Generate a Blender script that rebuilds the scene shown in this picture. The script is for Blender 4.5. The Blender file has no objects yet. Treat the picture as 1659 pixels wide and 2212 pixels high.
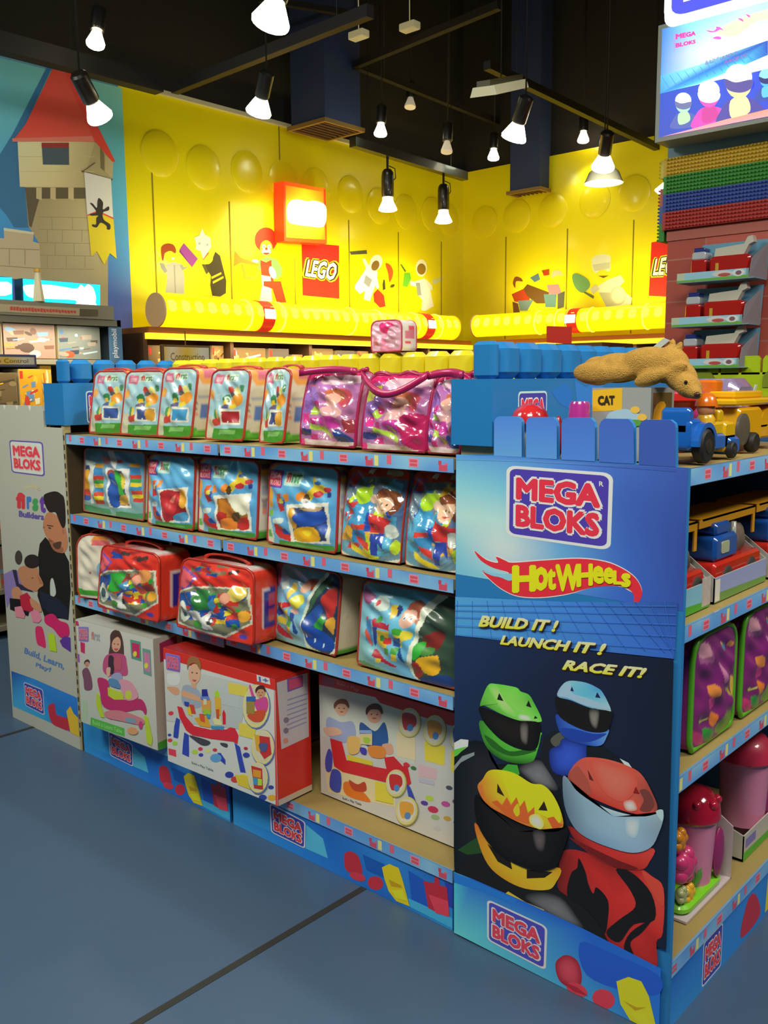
import bpy, math, random
import numpy as np
from mathutils import Vector, Matrix
SC = bpy.context.scene
COL = SC.collection
# ---------------------------------------------------------------- camera, world, lamps, exposure
CC = (829.5, 1106.0); FPX = 1996.0
YAW, PITCH, ROLL = -.732, .14, -.0081
CAM = np.array([0.8224, -1.8715, 1.5])
_cy, _sy, _cp, _sp = math.cos(YAW), math.sin(YAW), math.cos(PITCH), math.sin(PITCH)
_f = np.array([_sy*_cp, _cy*_cp, -_sp]); _r = np.array([_cy, -_sy, 0.]); _u = np.cross(_r, _f)
_c, _s = math.cos(ROLL), math.sin(ROLL)
MR = np.array([_r*_c+_u*_s, -_r*_s+_u*_c, _f])
cd = bpy.data.cameras.new('camera'); cam = bpy.data.objects.new('camera', cd); COL.objects.link(cam)
cd.sensor_fit = 'HORIZONTAL'; cd.sensor_width = 36; cd.lens = FPX/1659*36; cd.clip_start = .05; cd.clip_end = 60
cam.matrix_world = Matrix(((MR[0][0], MR[1][0], -MR[2][0], CAM[0]), (MR[0][1], MR[1][1], -MR[2][1], CAM[1]), (MR[0][2], MR[1][2], -MR[2][2], CAM[2]), (0, 0, 0, 1)))
SC.camera = cam
w = bpy.data.worlds.new('shop_air'); SC.world = w; w.use_nodes = True
w.node_tree.nodes['Background'].inputs[0].default_value = (.62, .60, .5, 1)
w.node_tree.nodes['Background'].inputs[1].default_value = .05
SC.view_settings.view_transform = 'Standard'; SC.view_settings.look = 'None'
SC.view_settings.exposure = 0.0; SC.view_settings.gamma = 1; SC.view_settings.use_curve_mapping = False
SC.cycles.use_denoising = True; SC.cycles.max_bounces = 6; SC.cycles.sample_clamp_indirect = 1.5
WARM = (1, .95, .82); COOL = (.93, 1, .9)
def lamp(kind, loc, target, power, col=WARM, size=.1, angle=60, sizey=None, blend=.6):
    l = bpy.data.lights.new('lamp_light', kind); l.energy = power; l.color = col
    o = bpy.data.objects.new('lamp_light', l); COL.objects.link(o); o.location = loc
    if kind == 'AREA':
        l.size = size; l.spread = math.radians(125)
        if sizey: l.shape = 'RECTANGLE'; l.size_y = sizey
    else: l.shadow_soft_size = size
    if kind == 'SPOT': l.spot_size = math.radians(angle); l.spot_blend = blend
    if target is not None: o.rotation_euler = (Vector(target)-Vector(loc)).to_track_quat('-Z', 'Y').to_euler()
    return o
# ceiling fittings of the shop behind and beside the camera (out of the frame)
lamp('AREA', (.9, -2.2, 4.0), (-.9, .3, .6), 54, (1, .97, .84), 1.6, sizey=.9)
lamp('AREA', (-3.2, -2.2, 4.0), (-2.2, .2, .8), 42, (1, .97, .84), 1.6, sizey=.9)
lamp('AREA', (2.4, 1.2, 3.9), (0, .6, .9), 40, (1, .95, .86), 1.2, sizey=.7)
for lx, ly, p in ((-2.2, -1.5, 20), (-.9, -1.7, 20), (.5, -1.0, 18), (1.3, .3, 24)):
    lamp('SPOT', (lx, ly, 3.7), (lx*.6-.7, .3, 1.0), p, WARM, .05, 75)
# ---------------------------------------------------------------- helpers
def ray(x, y):
    return MR.T @ np.array([(x-CC[0])/FPX, -(y-CC[1])/FPX, 1.])
def on(ax, v, x, y):
    """the point seen at (x, y) of the picture on the plane ax = v"""
    i = 'xyz'.index(ax); d = ray(x, y); return CAM+d*((v-CAM[i])/d[i])
def lin(c):
    c = np.asarray(c, float)/255.; return np.where(c <= .04045, c/12.92, ((c+.055)/1.055)**2.4)
def hexc(h):
    if not isinstance(h, str): return tuple(h)
    return (int(h[0:2], 16), int(h[2:4], 16), int(h[4:6], 16))
MATS = {}
def mat(col, rough=.5, metal=0, coat=0, noise=0, scale=20, emit=0, bump=0, bscale=60, alpha=1, trans=0, name=None):
    col = hexc(col); k = (col, rough, metal, coat, noise, scale, emit, bump, bscale, alpha, trans)
    if k in MATS: return MATS[k]
    m = bpy.data.materials.new(name or 'surface'); m.use_nodes = True; nt = m.node_tree; b = nt.nodes['Principled BSDF']
    c = tuple(lin(col))+(1,)
    b.inputs['Base Color'].default_value = c; b.inputs['Roughness'].default_value = rough; b.inputs['Metallic'].default_value = metal
    b.inputs['Coat Weight'].default_value = coat; b.inputs['Coat Roughness'].default_value = .08
    if trans: b.inputs['Transmission Weight'].default_value = trans
    if alpha < 1: b.inputs['Alpha'].default_value = alpha
    if emit: b.inputs['Emission Color'].default_value = c; b.inputs['Emission Strength'].default_value = emit
    tc = nt.nodes.new('ShaderNodeTexCoord')
    if noise:
        n = nt.nodes.new('ShaderNodeTexNoise'); n.inputs['Scale'].default_value = scale; n.inputs['Detail'].default_value = 4
        nt.links.new(tc.outputs['Object'], n.inputs['Vector'])
        x = nt.nodes.new('ShaderNodeMix'); x.data_type = 'RGBA'
        x.inputs[6].default_value = tuple(v*(1-noise) for v in c[:3])+(1,); x.inputs[7].default_value = tuple(min(1, v*(1+noise)) for v in c[:3])+(1,)
        nt.links.new(n.outputs['Fac'], x.inputs[0]); nt.links.new(x.outputs[2], b.inputs['Base Color'])
    if bump:
        n = nt.nodes.new('ShaderNodeTexNoise'); n.inputs['Scale'].default_value = bscale; n.inputs['Detail'].default_value = 3
        nt.links.new(tc.outputs['Object'], n.inputs['Vector'])
        bp = nt.nodes.new('ShaderNodeBump'); bp.inputs['Strength'].default_value = bump; bp.inputs['Distance'].default_value = .01
        nt.links.new(n.outputs['Fac'], bp.inputs['Height']); nt.links.new(bp.outputs[0], b.inputs['Normal'])
    MATS[k] = m; return m
def print_mat(rough=.45, coat=0, emit=0, bump=0, bscale=30, spec=.5):
    """printed card or film: its inks come from the mesh's own colour attribute"""
    k = ('print', rough, coat, emit, bump, bscale)
    if k in MATS: return MATS[k]
    m = bpy.data.materials.new('printed_ink'); m.use_nodes = True; nt = m.node_tree; b = nt.nodes['Principled BSDF']
    a = nt.nodes.new('ShaderNodeAttribute'); a.attribute_name = 'ink'
    nt.links.new(a.outputs['Color'], b.inputs['Base Color']); b.inputs['Roughness'].default_value = rough
    b.inputs['Coat Weight'].default_value = coat; b.inputs['Coat Roughness'].default_value = .06
    if emit: nt.links.new(a.outputs['Color'], b.inputs['Emission Color']); b.inputs['Emission Strength'].default_value = emit
    if bump:
        tc = nt.nodes.new('ShaderNodeTexCoord'); n = nt.nodes.new('ShaderNodeTexNoise'); n.inputs['Scale'].default_value = bscale; n.inputs['Detail'].default_value = 2.5
        n.inputs['Distortion'].default_value = .8
        nt.links.new(tc.outputs['Object'], n.inputs['Vector'])
        bp = nt.nodes.new('ShaderNodeBump'); bp.inputs['Strength'].default_value = bump; bp.inputs['Distance'].default_value = .02
        nt.links.new(n.outputs['Fac'], bp.inputs['Height']); nt.links.new(bp.outputs[0], b.inputs['Normal'])
        nt.links.new(bp.outputs[0], b.inputs['Coat Normal'])
    MATS[k] = m; return m
def place(o, parent):
    COL.objects.link(o)
    if parent is not None: o.parent = parent
    return o
def empty(name, loc=(0, 0, 0), rz=0, label=None, cat=None, group=None):
    o = bpy.data.objects.new(name, None); COL.objects.link(o); o.location = loc; o.rotation_euler = (0, 0, rz); o.empty_display_size = .05
    tag(o, label, cat, group); return o
def tag(o, label=None, cat=None, group=None, kind=None):
    if label: o['label'] = label
    if cat: o['category'] = cat
    if group: o['group'] = group
    if kind: o['kind'] = kind
    return o
def wmat(p):
    """world matrix of a parent chain, without a depsgraph update"""
    m = Matrix.Identity(4)
    while p is not None:
        m = Matrix.LocRotScale(p.location, p.rotation_euler, p.scale) @ m; p = p.parent
    return m
class MB:
    """collects simple shapes into one mesh"""
    def __init__(s): s.v = []; s.f = []; s.c = None
    def add(s, vs, fs):
        n = len(s.v); s.v += [tuple(map(float, p)) for p in vs]; s.f += [tuple(i+n for i in f) for f in fs]; return s
    def box(s, x0, x1, y0, y1, z0, z1):
        return s.add([(x, y, z) for x in (x0, x1) for y in (y0, y1) for z in (z0, z1)],
                     [(0, 1, 3, 2), (4, 6, 7, 5), (0, 4, 5, 1), (2, 3, 7, 6), (0, 2, 6, 4), (1, 5, 7, 3)])
    def rbox(s, x0, x1, y0, y1, z0, z1, r=.01, axis='z', n=4):
        """box whose edges along `axis` are rounded, with a small chamfer on the two ends"""
        ax = 'xyz'.index(axis); lo = [x0, y0, z0]; hi = [x1, y1, z1]; a, b = [i for i in range(3) if i != ax]
        r = min(r, (hi[a]-lo[a])/2*.999, (hi[b]-lo[b])/2*.999)
        def ring(t, ins):
            out = []
            for (sa, sb, a0) in ((1, 1, 0), (-1, 1, 90), (-1, -1, 180), (1, -1, 270)):
                ca = (hi[a] if sa > 0 else lo[a])-sa*r; cb = (hi[b] if sb > 0 else lo[b])-sb*r
                for k in range(n+1):
                    an = math.radians(a0+90*k/n); p = [0, 0, 0]; p[ax] = t
                    p[a] = ca+math.cos(an)*max(r-ins, 0); p[b] = cb+math.sin(an)*max(r-ins, 0); out.append(p)
            return out
        h = min(r*.5, (hi[ax]-lo[ax])*.3)
        rings = [ring(lo[ax], h), ring(lo[ax]+h, 0), ring(hi[ax]-h, 0), ring(hi[ax], h)]
        return s.loft(rings, True, True)
    def loft(s, rings, cap0=True, cap1=True):
        n = len(rings[0]); vs = [p for r in rings for p in r]; fs = []
        for k in range(len(rings)-1):
            for i in range(n):
                j = (i+1) % n; fs.append((k*n+i, k*n+j, (k+1)*n+j, (k+1)*n+i))
        if cap0: fs.append(tuple(range(n))[::-1])
        if cap1: fs.append(tuple((len(rings)-1)*n+i for i in range(n)))
        return s.add(vs, fs)
    def lathe(s, c, prof, ax=(0, 0, 1), n=20, sx=1, sy=1):
        ax = Vector(ax).normalized(); q = ax.to_track_quat('Z', 'Y').to_matrix(); c = Vector(c)
        rings = [[c+q@Vector((r*sx*math.cos(2*math.pi*i/n), r*sy*math.sin(2*math.pi*i/n), z)) for i in range(n)] for r, z in prof]
        return s.loft(rings)
    def cyl(s, p0, p1, r0, r1=None, n=14):
        p0 = Vector(p0); d = Vector(p1)-p0; r1 = r0 if r1 is None else r1
        return s.lathe(p0, [(r0, 0), (r1, d.length)], d, n)
    def ell(s, c, rx, ry, rz, nu=16, nv=10, rot=None):
        c = Vector(c); R = rot or Matrix.Identity(3)
        rings = []
        for j in range(nv+1):
            t = math.pi*(j+.02)/(nv+.04); rings.append([c+R@Vector((rx*math.sin(t)*math.cos(2*math.pi*i/nu), ry*math.sin(t)*math.sin(2*math.pi*i/nu), -rz*math.cos(t))) for i in range(nu)])
        return s.loft(rings)
    def tube(s, pts, r, n=8, closed=False, taper=None):
        P = [Vector(p) for p in pts]; m = len(P); rings = []; up = Vector((0, 0, 1)); prev = None
        for i in range(m):
            d = (P[(i+1) % m]-P[i-1]) if closed else (P[min(i+1, m-1)]-P[max(i-1, 0)])
            d.normalize()
            if prev is None:
                a = d.cross(up)
                if a.length < .1: a = d.cross(Vector((1, 0, 0)))
            else: a = prev-d*prev.dot(d)
            a.normalize(); b = d.cross(a); prev = a; rr = r*(taper[i] if taper else 1)
            rings.append([P[i]+(a*math.cos(2*math.pi*k/n)+b*math.sin(2*math.pi*k/n))*rr for k in range(n)])
        if closed: rings.append(rings[0]); return s.loft(rings, False, False)
        return s.loft(rings)
    def prism(s, pts, d, cap=True):
        """polygon pts (3-D) swept by the vector d"""
        n = len(pts); d = Vector(d); a = [Vector(p) for p in pts]
        return s.add(a+[p+d for p in a], [tuple(range(n))[::-1], tuple(range(n, 2*n))]+[(i, (i+1) % n, n+(i+1) % n, n+i) for i in range(n)])
    def build(s, name, m, parent=None, smooth=False, world=False, colors=None, bevel=0, autos=None):
        me = bpy.data.meshes.new(name); vs = s.v
        if world and parent is not None:
            inv = wmat(parent).inverted(); vs = [tuple(inv @ Vector(p)) for p in vs]
        me.from_pydata(vs, [], s.f); me.update()
        if smooth: me.shade_smooth()
        me.materials.append(m); o = bpy.data.objects.new(name, me); place(o, parent)
        bm_fix(me)
        if smooth == 'a': me.set_sharp_from_angle(angle=math.radians(40))
        if bevel:
            b = o.modifiers.new('bevel', 'BEVEL'); b.width = bevel; b.segments = 2; b.limit_method = 'ANGLE'
        return o
def bm_fix(me):
    import bmesh
    b = bmesh.new(); b.from_mesh(me); bmesh.ops.recalc_face_normals(b, faces=b.faces); b.to_mesh(me); b.free()
# ---- printed artwork
_TX = {}
def textgeo(s, bold, shear=0, space=1.0):
    k = (s, bold, shear, space)
    if k in _TX: return _TX[k]
    cu = bpy.data.curves.new('lettering', 'FONT'); cu.body = s; cu.size = 1; cu.offset = bold; cu.shear = shear; cu.resolution_u = 2; cu.space_character = space
    ob = bpy.data.objects.new('lettering', cu); COL.objects.link(ob)
    bpy.context.view_layer.update(); me = bpy.data.meshes.new_from_object(ob.evaluated_get(bpy.context.evaluated_depsgraph_get()))
    v = np.array([x.co[:2] for x in me.vertices]); f = [tuple(p.vertices) for p in me.polygons]
    bpy.data.objects.remove(ob); bpy.data.curves.remove(cu); bpy.data.meshes.remove(me)
    _TX[k] = (v, f); return _TX[k]
def spl(pts, n=4):
    """closed smooth outline through pts"""
    P = np.array(pts, float); m = len(P); out = []
    for i in range(m):
        a, b, c, d = P[i-1], P[i], P[(i+1) % m], P[(i+2) % m]
        for k in range(n):
            t = k/n; out.append(.5*((2*b)+(-a+c)*t+(2*a-5*b+4*c-d)*t*t+(-a+3*b-3*c+d)*t**3))
    return np.array(out)
def homog(src, dst):
    A = []
    for (x, y), (u, v) in zip(src, dst):
        A.append([x, y, 1, 0, 0, 0, -u*x, -u*y, -u]); A.append([0, 0, 0, x, y, 1, -v*x, -v*y, -v])
    return np.linalg.svd(np.array(A, float))[2][-1].reshape(3, 3)
LIT = .42     # how bright a white card reads in the photograph; inks are corrected by it
class Art:
    """flat artwork: coloured polygons in the (u, v) of a surface. mp turns the drawing's coordinates into u, v"""
    def __init__(s, mp=None, gain=1.0):
        s.mp = mp or (lambda p: p); s.sh = []; s.o = (0, 0, 1.); s.gain = gain
    def view(s, ox, oy, sc): s.o = (ox, oy, sc); return s
    def _m(s, P):
        P = np.asarray(P, float)/s.o[2]+np.array(s.o[:2]); return np.array([s.mp(p) for p in P])
    def _c(s, c):
        c = lin(hexc(c))*s.gain; return np.minimum(c, .93)
    def raw(s, polys, cols, lift=None): s.sh.append((polys, cols, lift)); return s
    def poly(s, col, pts, sm=0):
        if sm: pts = spl(pts, 4)
        if isinstance(col, list): c = [s._c(x) for x in col]
        else: c = [s._c(col)]*len(pts)
        return s.raw([s._m(pts)], [np.array(c)])
    def rect(s, col, x0, y0, x1, y1): return s.poly(col, [(x0, y0), (x1, y0), (x1, y1), (x0, y1)])
    def ell(s, col, cx, cy, rx, ry=None, rot=0, n=20):
        ry = rx if ry is None else ry; a = np.arange(n)*2*math.pi/n; r = math.radians(rot)
        x = rx*np.cos(a); y = ry*np.sin(a)
        return s.poly(col, np.stack([cx+x*math.cos(r)-y*math.sin(r), cy+x*math.sin(r)+y*math.cos(r)], 1))
    def grid(s, cols, quad, n=10):
        """colour field: cols[row][col], quad = TL, TR, BR, BL"""
        C = np.array([[s._c(c) for c in row] for row in cols]); R, K = C.shape[:2]; q = np.array(quad, float)
        H = homog([(0, 0), (1, 0), (1, 1), (0, 1)], q); ps = []; cs = []
        def pt(u, v): w = H@np.array([u, v, 1]); return w[:2]/w[2]
        def cc(u, v):
            y = v*(R-1); x = u*(K-1); i = min(int(y), max(R-2, 0)); j = min(int(x), max(K-2, 0)); fy = y-i; fx = x-j; i2 = min(i+1, R-1); j2 = min(j+1, K-1)
            return (C[i][j]*(1-fx)+C[i][j2]*fx)*(1-fy)+(C[i2][j]*(1-fx)+C[i2][j2]*fx)*fy
        for i in range(n):
            for j in range(n):
                k = [(j/n, i/n), ((j+1)/n, i/n), ((j+1)/n, (i+1)/n), (j/n, (i+1)/n)]
                ps.append(s._m([pt(*a) for a in k])); cs.append(np.array([cc(*a) for a in k]))
        return s.raw(ps, cs)
    def text(s, col, t, quad, bold=.02, shear=0, col2=None, space=1.0):
        """lettering fitted into quad; weight is added by slightly shifted strokes, each a hair above the last"""
        v, f = textgeo(t, 0, shear, space); bold *= 1.1; lo = v.min(0)-bold; hi = v.max(0)+bold
        H = homog([(0, 0), (1, 0), (1, 1), (0, 1)], quad); a = s._c(col); b = s._c(col2 or col); P = []; C = []; L = []
        nd = 0 if bold < .008 else (4 if bold < .03 else 8)
        for k in range(nd+1):
            d = np.zeros(2) if k == nd else bold*np.array([math.cos(2*math.pi*(k+.5)/nd), math.sin(2*math.pi*(k+.5)/nd)])
            n = (v+d-lo)/(hi-lo); n[:, 1] = 1-n[:, 1]; w = np.c_[n, np.ones(len(n))]@H.T; w = s._m(w[:, :2]/w[:, 2:])
            cv = np.array([a+(b-a)*y for y in n[:, 1]]); P += [w[list(g)] for g in f]; C += [cv[list(g)] for g in f]; L += [k*.00003]*len(f)
        return s.raw(P, C, L)
    def fan(s, cin, cout, pts, cen=None, sm=1):
        """soft round tone: cin at the middle, cout (one colour or one per point) at the rim"""
        co = [s._c(x) for x in cout] if isinstance(cout, list) else [s._c(cout)]
        co = [co[int(i*len(co)/len(pts))] for i in range(len(pts))]
        if sm: pts = spl(pts, 4); co = np.clip(spl(co, 4), 0, .93)
        pts = np.asarray(pts, float); c = np.array(cen, float) if cen is not None else pts.mean(0); W = s._m(np.vstack([pts, c])); ci = s._c(cin); n = len(pts); P = []; C = []
        for t0, t1 in ((0, .55), (.55, 1)):
            for i in range(n):
                j = (i+1) % n; m = lambda q, t: W[n]+(W[q]-W[n])*t; cm = lambda q, t: ci+(co[q]-ci)*t*t
                P.append(np.array([m(i, t0), m(i, t1), m(j, t1)]+([m(j, t0)] if t0 else []))); C.append(np.array([cm(i, t0), cm(i, t1), cm(j, t1)]+([cm(j, t0)] if t0 else [])))
        return s.raw(P, C)
    def logo(s, quad, rim='e8ecec', bg='3b3a94', ink='d8343c', halo='e6dcdc', full=True):
        """square two-line building block logo in quad TL, TR, BR, BL"""
        H = homog([(0, 0), (1, 0), (1, 1), (0, 1)], quad)
        def P(a): w = np.c_[np.array(a, float), np.ones(len(a))]@H.T; return w[:, :2]/w[:, 2:]
        def rr(x0, y0, x1, y1, r):
            o = []
            for cx, cy, a0 in ((x1-r, y0+r, -90), (x1-r, y1-r, 0), (x0+r, y1-r, 90), (x0+r, y0+r, 180)):
                for k in range(5): an = math.radians(a0+k*22.5); o.append((cx+r*math.cos(an), cy+r*math.sin(an)))
            return P(o)
        s.poly(rim, rr(0, 0, 1, 1, .09)); s.poly(bg, rr(.035, .04, .965, .96, .07))
        if full:
            for t, y0, y1 in (('MEGA', .15, .47), ('BLOKS', .53, .85)):
                q = P([(.1, y0), (.9, y0), (.9, y1), (.1, y1)]); s.text(halo, t, P([(.075, y0-.03), (.925, y0-.03), (.925, y1+.03), (.075, y1+.03)]), .085); s.text(ink, t, q, .05)
        else:
            s.poly(ink, P([(.1, .15), (.9, .15), (.9, .46), (.1, .46)])); s.poly(ink, P([(.1, .54), (.9, .54), (.9, .85), (.1, .85)]))
        return s
    def build(s, name, parent, to3, nrm, m=None, lift=.0006, base=.0004, world=True, off0=0):
        """to3(u, v) -> point, nrm = outward normal; overlapping shapes are stacked as thin layers"""
        vs = []; fs = []; cs = []; nrm = np.array(nrm, float); done = []
        for polys, cols, l in s.sh:
            al = np.concatenate(polys); lo = al.min(0); hi = al.max(0); L = 0
            for (a, b, k) in done:
                if L <= k and (lo < b-1e-6).all() and (hi > a+1e-6).all(): L = k+1
            done.append((lo, hi, L)); h = base+lift*L
            for i_, (p, c) in enumerate(zip(polys, cols)):
                n = len(vs); hh = h+(l[i_] if l else 0)
                for q in p: vs.append(np.array(to3(q[0], q[1]))+nrm*hh)
                fs.append(tuple(range(n, n+len(p)))); cs.append(c)
        me = bpy.data.meshes.new(name)
        if world and parent is not None:
            inv = wmat(parent).inverted(); vs = [tuple(inv @ Vector(p)) for p in vs]
        me.from_pydata([tuple(v) for v in vs], [], fs); me.update()
        at = me.color_attributes.new('ink', 'FLOAT_COLOR', 'CORNER')
        C = np.ones((len(me.loops), 4), np.float32); C[:, :3] = np.concatenate(cs)
        at.data.foreach_set('color', C.ravel()); me.materials.append(m or print_mat())
        return place(bpy.data.objects.new(name, me), parent)
    def raster(s, nx, ny, bg='ffffff'):
        """colours on an (ny+1, nx+1) lattice of u, v in 0..1 (v up)"""
        img = np.ones((ny+1, nx+1, 3))*s._c(bg); X, Y = np.meshgrid(np.arange(nx+1)/nx, np.arange(ny+1)/ny)
        for polys, cols, l in s.sh:
            for p, c in zip(polys, cols):
                lo = p.min(0); hi = p.max(0); i0 = max(int(lo[0]*nx), 0); i1 = min(int(hi[0]*nx)+2, nx+1); j0 = max(int(lo[1]*ny), 0); j1 = min(int(hi[1]*ny)+2, ny+1)
                if i1 <= i0 or j1 <= j0: continue
                x = X[j0:j1, i0:i1]; y = Y[j0:j1, i0:i1]; ins = np.zeros(x.shape, bool); n = len(p)
                for a in range(n):
                    (xa, ya), (xb, yb) = p[a], p[(a+1) % n]
                    if ya == yb: continue
                    ins ^= ((ya > y) != (yb > y)) & (x < (xb-xa)*(y-ya)/(yb-ya)+xa)
                cc = c.mean(0)
                if np.ptp(c, 0).max() > .01 and len(p) == 4:
                    A = np.c_[p, np.ones(4)]; K = np.linalg.lstsq(A, c, rcond=None)[0]
                    g = x[ins][:, None]*K[0]+y[ins][:, None]*K[1]+K[2]; img[j0:j1, i0:i1][ins] = np.clip(g, 0, .93)
                else: img[j0:j1, i0:i1][ins] = cc
        return img
def plane_map(ax, v):
    """picture coordinates -> (u, v) on the plane ax = v; u is the other horizontal axis, v the height"""
    def f(p):
        q = on(ax, v, p[0], p[1]); return (q[1] if ax == 'x' else q[0], q[2])
    return f
def plane_3d(ax, v): return (lambda a, b: (v, a, b)) if ax == 'x' else (lambda a, b: (a, v, b))
# ---------------------------------------------------------------- the room
def struct(name, mb, m, parent=None, **k):
    o = mb.build(name, m, parent, **k); o['kind'] = 'structure'; return o
WX, WY = -4.9, 5.7            # planes of the left and of the far wall
floor = struct('floor', MB().box(-9, 6, -5, 9, -.1, 0), mat('425c78', .4, noise=.10, scale=1.3, bump=.05, bscale=160))
for i, x in enumerate((-.95, -2.95, -6.95, 1.05)):
    pass
for i, x in enumerate((-.955, -2.955)):
    struct('trim_%d' % (i+1), MB().box(x-.011, x+.011, -5, 9, -.002, .0012), mat('2b2c2a', .7))
struct('ceiling', MB().box(-9, 6, -5, 9, 5.3, 5.4), mat('38322a', .95, noise=.3, scale=2))
struct('wall_left', MB().box(WX-.2, WX, -5, 9, 0, 5.3), mat('2a2622', .95))
struct('wall_back', MB().box(WX, 6, WY, WY+.2, 0, 5.3), mat('2a2622', .95))
# blue mural field, then yellow cladding, both hung on the left wall
CX = WX+.02
BLU = struct('wall_left_mural', MB().box(WX, CX, -3.5, 1.83, 0, 3.52), mat('5fa6c4', .6))
def amap(v=CX): return plane_map('x', v)
A = Art(amap(), 2.0)
A.view(0, 0, 1)
A.grid([['4f8f98', '5a9a98', '6aa8a0'], ['5a9fae', '4f98a8', '4f98ad'], ['3f93c0', '3a8cb4', '4a8fb4'], ['2d7fb5', '3474b0', '3a70b0'], ['3a66a8', '3c58a0', '33489a'], ['3a50a0', '38489a', '2f3c98']],
       [(-120, 95), (263, 190), (291, 800), (-120, 800)], 14)
A.view(0, 100, 2.9625)
A.poly('2b5f86', [(-40, 800), (0, 690), (80, 560), (300, 130), (330, 140), (110, 610), (190, 920), (190, 1160), (90, 1160), (40, 1080), (-20, 1010)])
# tower
A.poly('8f8464', [(160, 900), (560, 900), (575, 1000), (690, 1000), (690, 1760), (240, 1760), (250, 1260), (180, 1150)])
A.grid([['8a7f5c', '9a8e68'], ['8f8460', '9b9070'], ['8a8060', '8d8466']], [(235, 975), (560, 975), (670, 1560), (255, 1480)], 4)
for y in (1090, 1170, 1255, 1335, 1420): A.poly('7c7252', [(245, y), (600, y+6), (600, y+10), (245, y+4)])
for x, y in ((330, 1095), (460, 1095), (300, 1175), (395, 1175), (520, 1175), (350, 1260), (470, 1260), (300, 1340), (420, 1340), (540, 1340)): A.poly('7c7252', [(x, y), (x+4, y), (x+4, y+78), (x, y+78)])
A.poly('4f4836', [(160, 905), (545, 905), (545, 975), (250, 975), (200, 1160), (185, 1150)])
for x in (230, 320, 435): A.poly('a89b74', [(x, 905), (x+35, 905), (x+35, 985), (x, 975)])
A.grid([['cfc193', 'c4b587', '9a906c'], ['bcae82', 'b3a67c', '968b68']], [(110, 610), (605, 610), (545, 905), (125, 900)], 4)
A.poly('8d8462', [(605, 615), (640, 620), (720, 740), (715, 850), (545, 905), (540, 830)])
A.poly('5f583f', [(637, 640), (665, 690), (665, 800), (640, 780)]); A.poly('9a9070', [(668, 700), (722, 735), (716, 850), (670, 800)])
for y in (705, 800): A.poly('a99c72', [(118, y), (600, y), (600, y+4), (118, y+4)])
A.poly('3b4a55', [(263, 620), (438, 620), (440, 760), (272, 758)]); A.poly('7d2c28', [(263, 618), (438, 618), (438, 650), (263, 650)])
A.poly(['c83c33', 'd04438', 'e58a70', 'd04a3c', 'cc4638', 'c83c33'], [(335, 140), (400, 150), (610, 560), (605, 612), (75, 610), (160, 500)])
A.poly('e2665a', [(75, 590), (600, 575), (620, 610), (75, 612)]); A.poly('b83a30', [(400, 150), (440, 150), (735, 740), (715, 740), (600, 605)])
# battlement
A.poly('a3977a', [(-60, 1230), (25, 1228), (22, 1162), (215, 1190), (210, 1250), (250, 1262), (262, 1500), (-60, 1480)])
for q in ([(0, 1290), (250, 1300), (250, 1306), (0, 1296)], [(-20, 1400), (262, 1420), (262, 1426), (-20, 1406)], [(155, 1300), (161, 1300), (161, 1400), (155, 1400)], [(55, 1300), (61, 1300), (61, 1400), (55, 1400)]): A.poly('83785c', q)
A.poly('bfb294', [(22, 1162), (215, 1190), (212, 1205), (24, 1180)])
# banner
A.poly('4b4636', [(515, 795), (720, 850), (712, 860), (520, 806)]); A.poly('4b4636', [(600, 745), (612, 745), (530, 802), (522, 800)])
A.poly(['e2e2e2', 'c8c4c4', 'c0bcc0', 'd8d4d0'], [(535, 805), (707, 850), (722, 1130), (555, 1090)])
A.poly('e4a51f', [(556, 1085), (620, 1060), (722, 1105), (742, 1360), (700, 1325), (664, 1398), (616, 1312), (580, 1345)])
A.poly('b93d2c', [(556, 1078), (622, 1052), (722, 1098), (722, 1108), (622, 1063), (556, 1088)])
LION = [(630, 972), (655, 1000), (655, 1045), (690, 1025), (692, 1050), (655, 1065), (660, 1110), (700, 1140), (700, 1172), (680, 1172), (676, 1150), (640, 1130), (615, 1160), (585, 1152), (588, 1140), (610, 1140), (612, 1100), (625, 1085), (580, 1085), (572, 1075), (610, 1065), (600, 1040), (572, 1005), (590, 1008), (615, 1035), (620, 990)]
A.poly('2a2620', LION, 1)
# lower mural edge lettering of the shelf end
A.view(0, 600, 5.53)
A.poly('6f95b0', [(1205, 480), (1280, 480), (1300, 960), (1205, 960)])
A.text('dfe6ea', 'playmobil', [(1212, 900), (1212, 500), (1272, 500), (1280, 900)], .02)
A.build('castle_mural', BLU, plane_3d('x', CX), (1, 0, 0), lift=.0005)
# yellow cladding
YM = mat('f4e408', .3, coat=.2, noise=.03, scale=1.5)
YL = struct('wall_left_cladding', MB().box(WX, CX, 1.83, WY, 0, 3.52), YM)
YB = struct('wall_back_cladding', MB().box(WX, 3.0, WY-.02, WY, 0, 3.52), YM)
BX = WY-.02
J = MB()
for y, z1 in ((2.07, 2.98), (2.75, 2.86), (4.05, 2.88), (4.70, 2.85), (5.33, 2.83), (3.41, 2.5)): J.box(CX, CX+.002, y-.006, y+.006, 1.9, z1)
J.box(CX, CX+.002, 3.265, 3.277, 2.9, 3.52)
J.build('panel_joint', mat('8a7a10', .6), YL)
J = MB()
for x in (-4.37, -3.70, -3.05, -2.4): J.box(x-.006, x+.006, BX-.002, BX, 1.9, 2.86)
J.build('panel_joint', mat('8a7a10', .6), YB)
struct('trim_3', MB().box(CX, CX+.03, 1.83, BX, 3.50, 3.53), mat('cfcab0', .5), YL)
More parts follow.
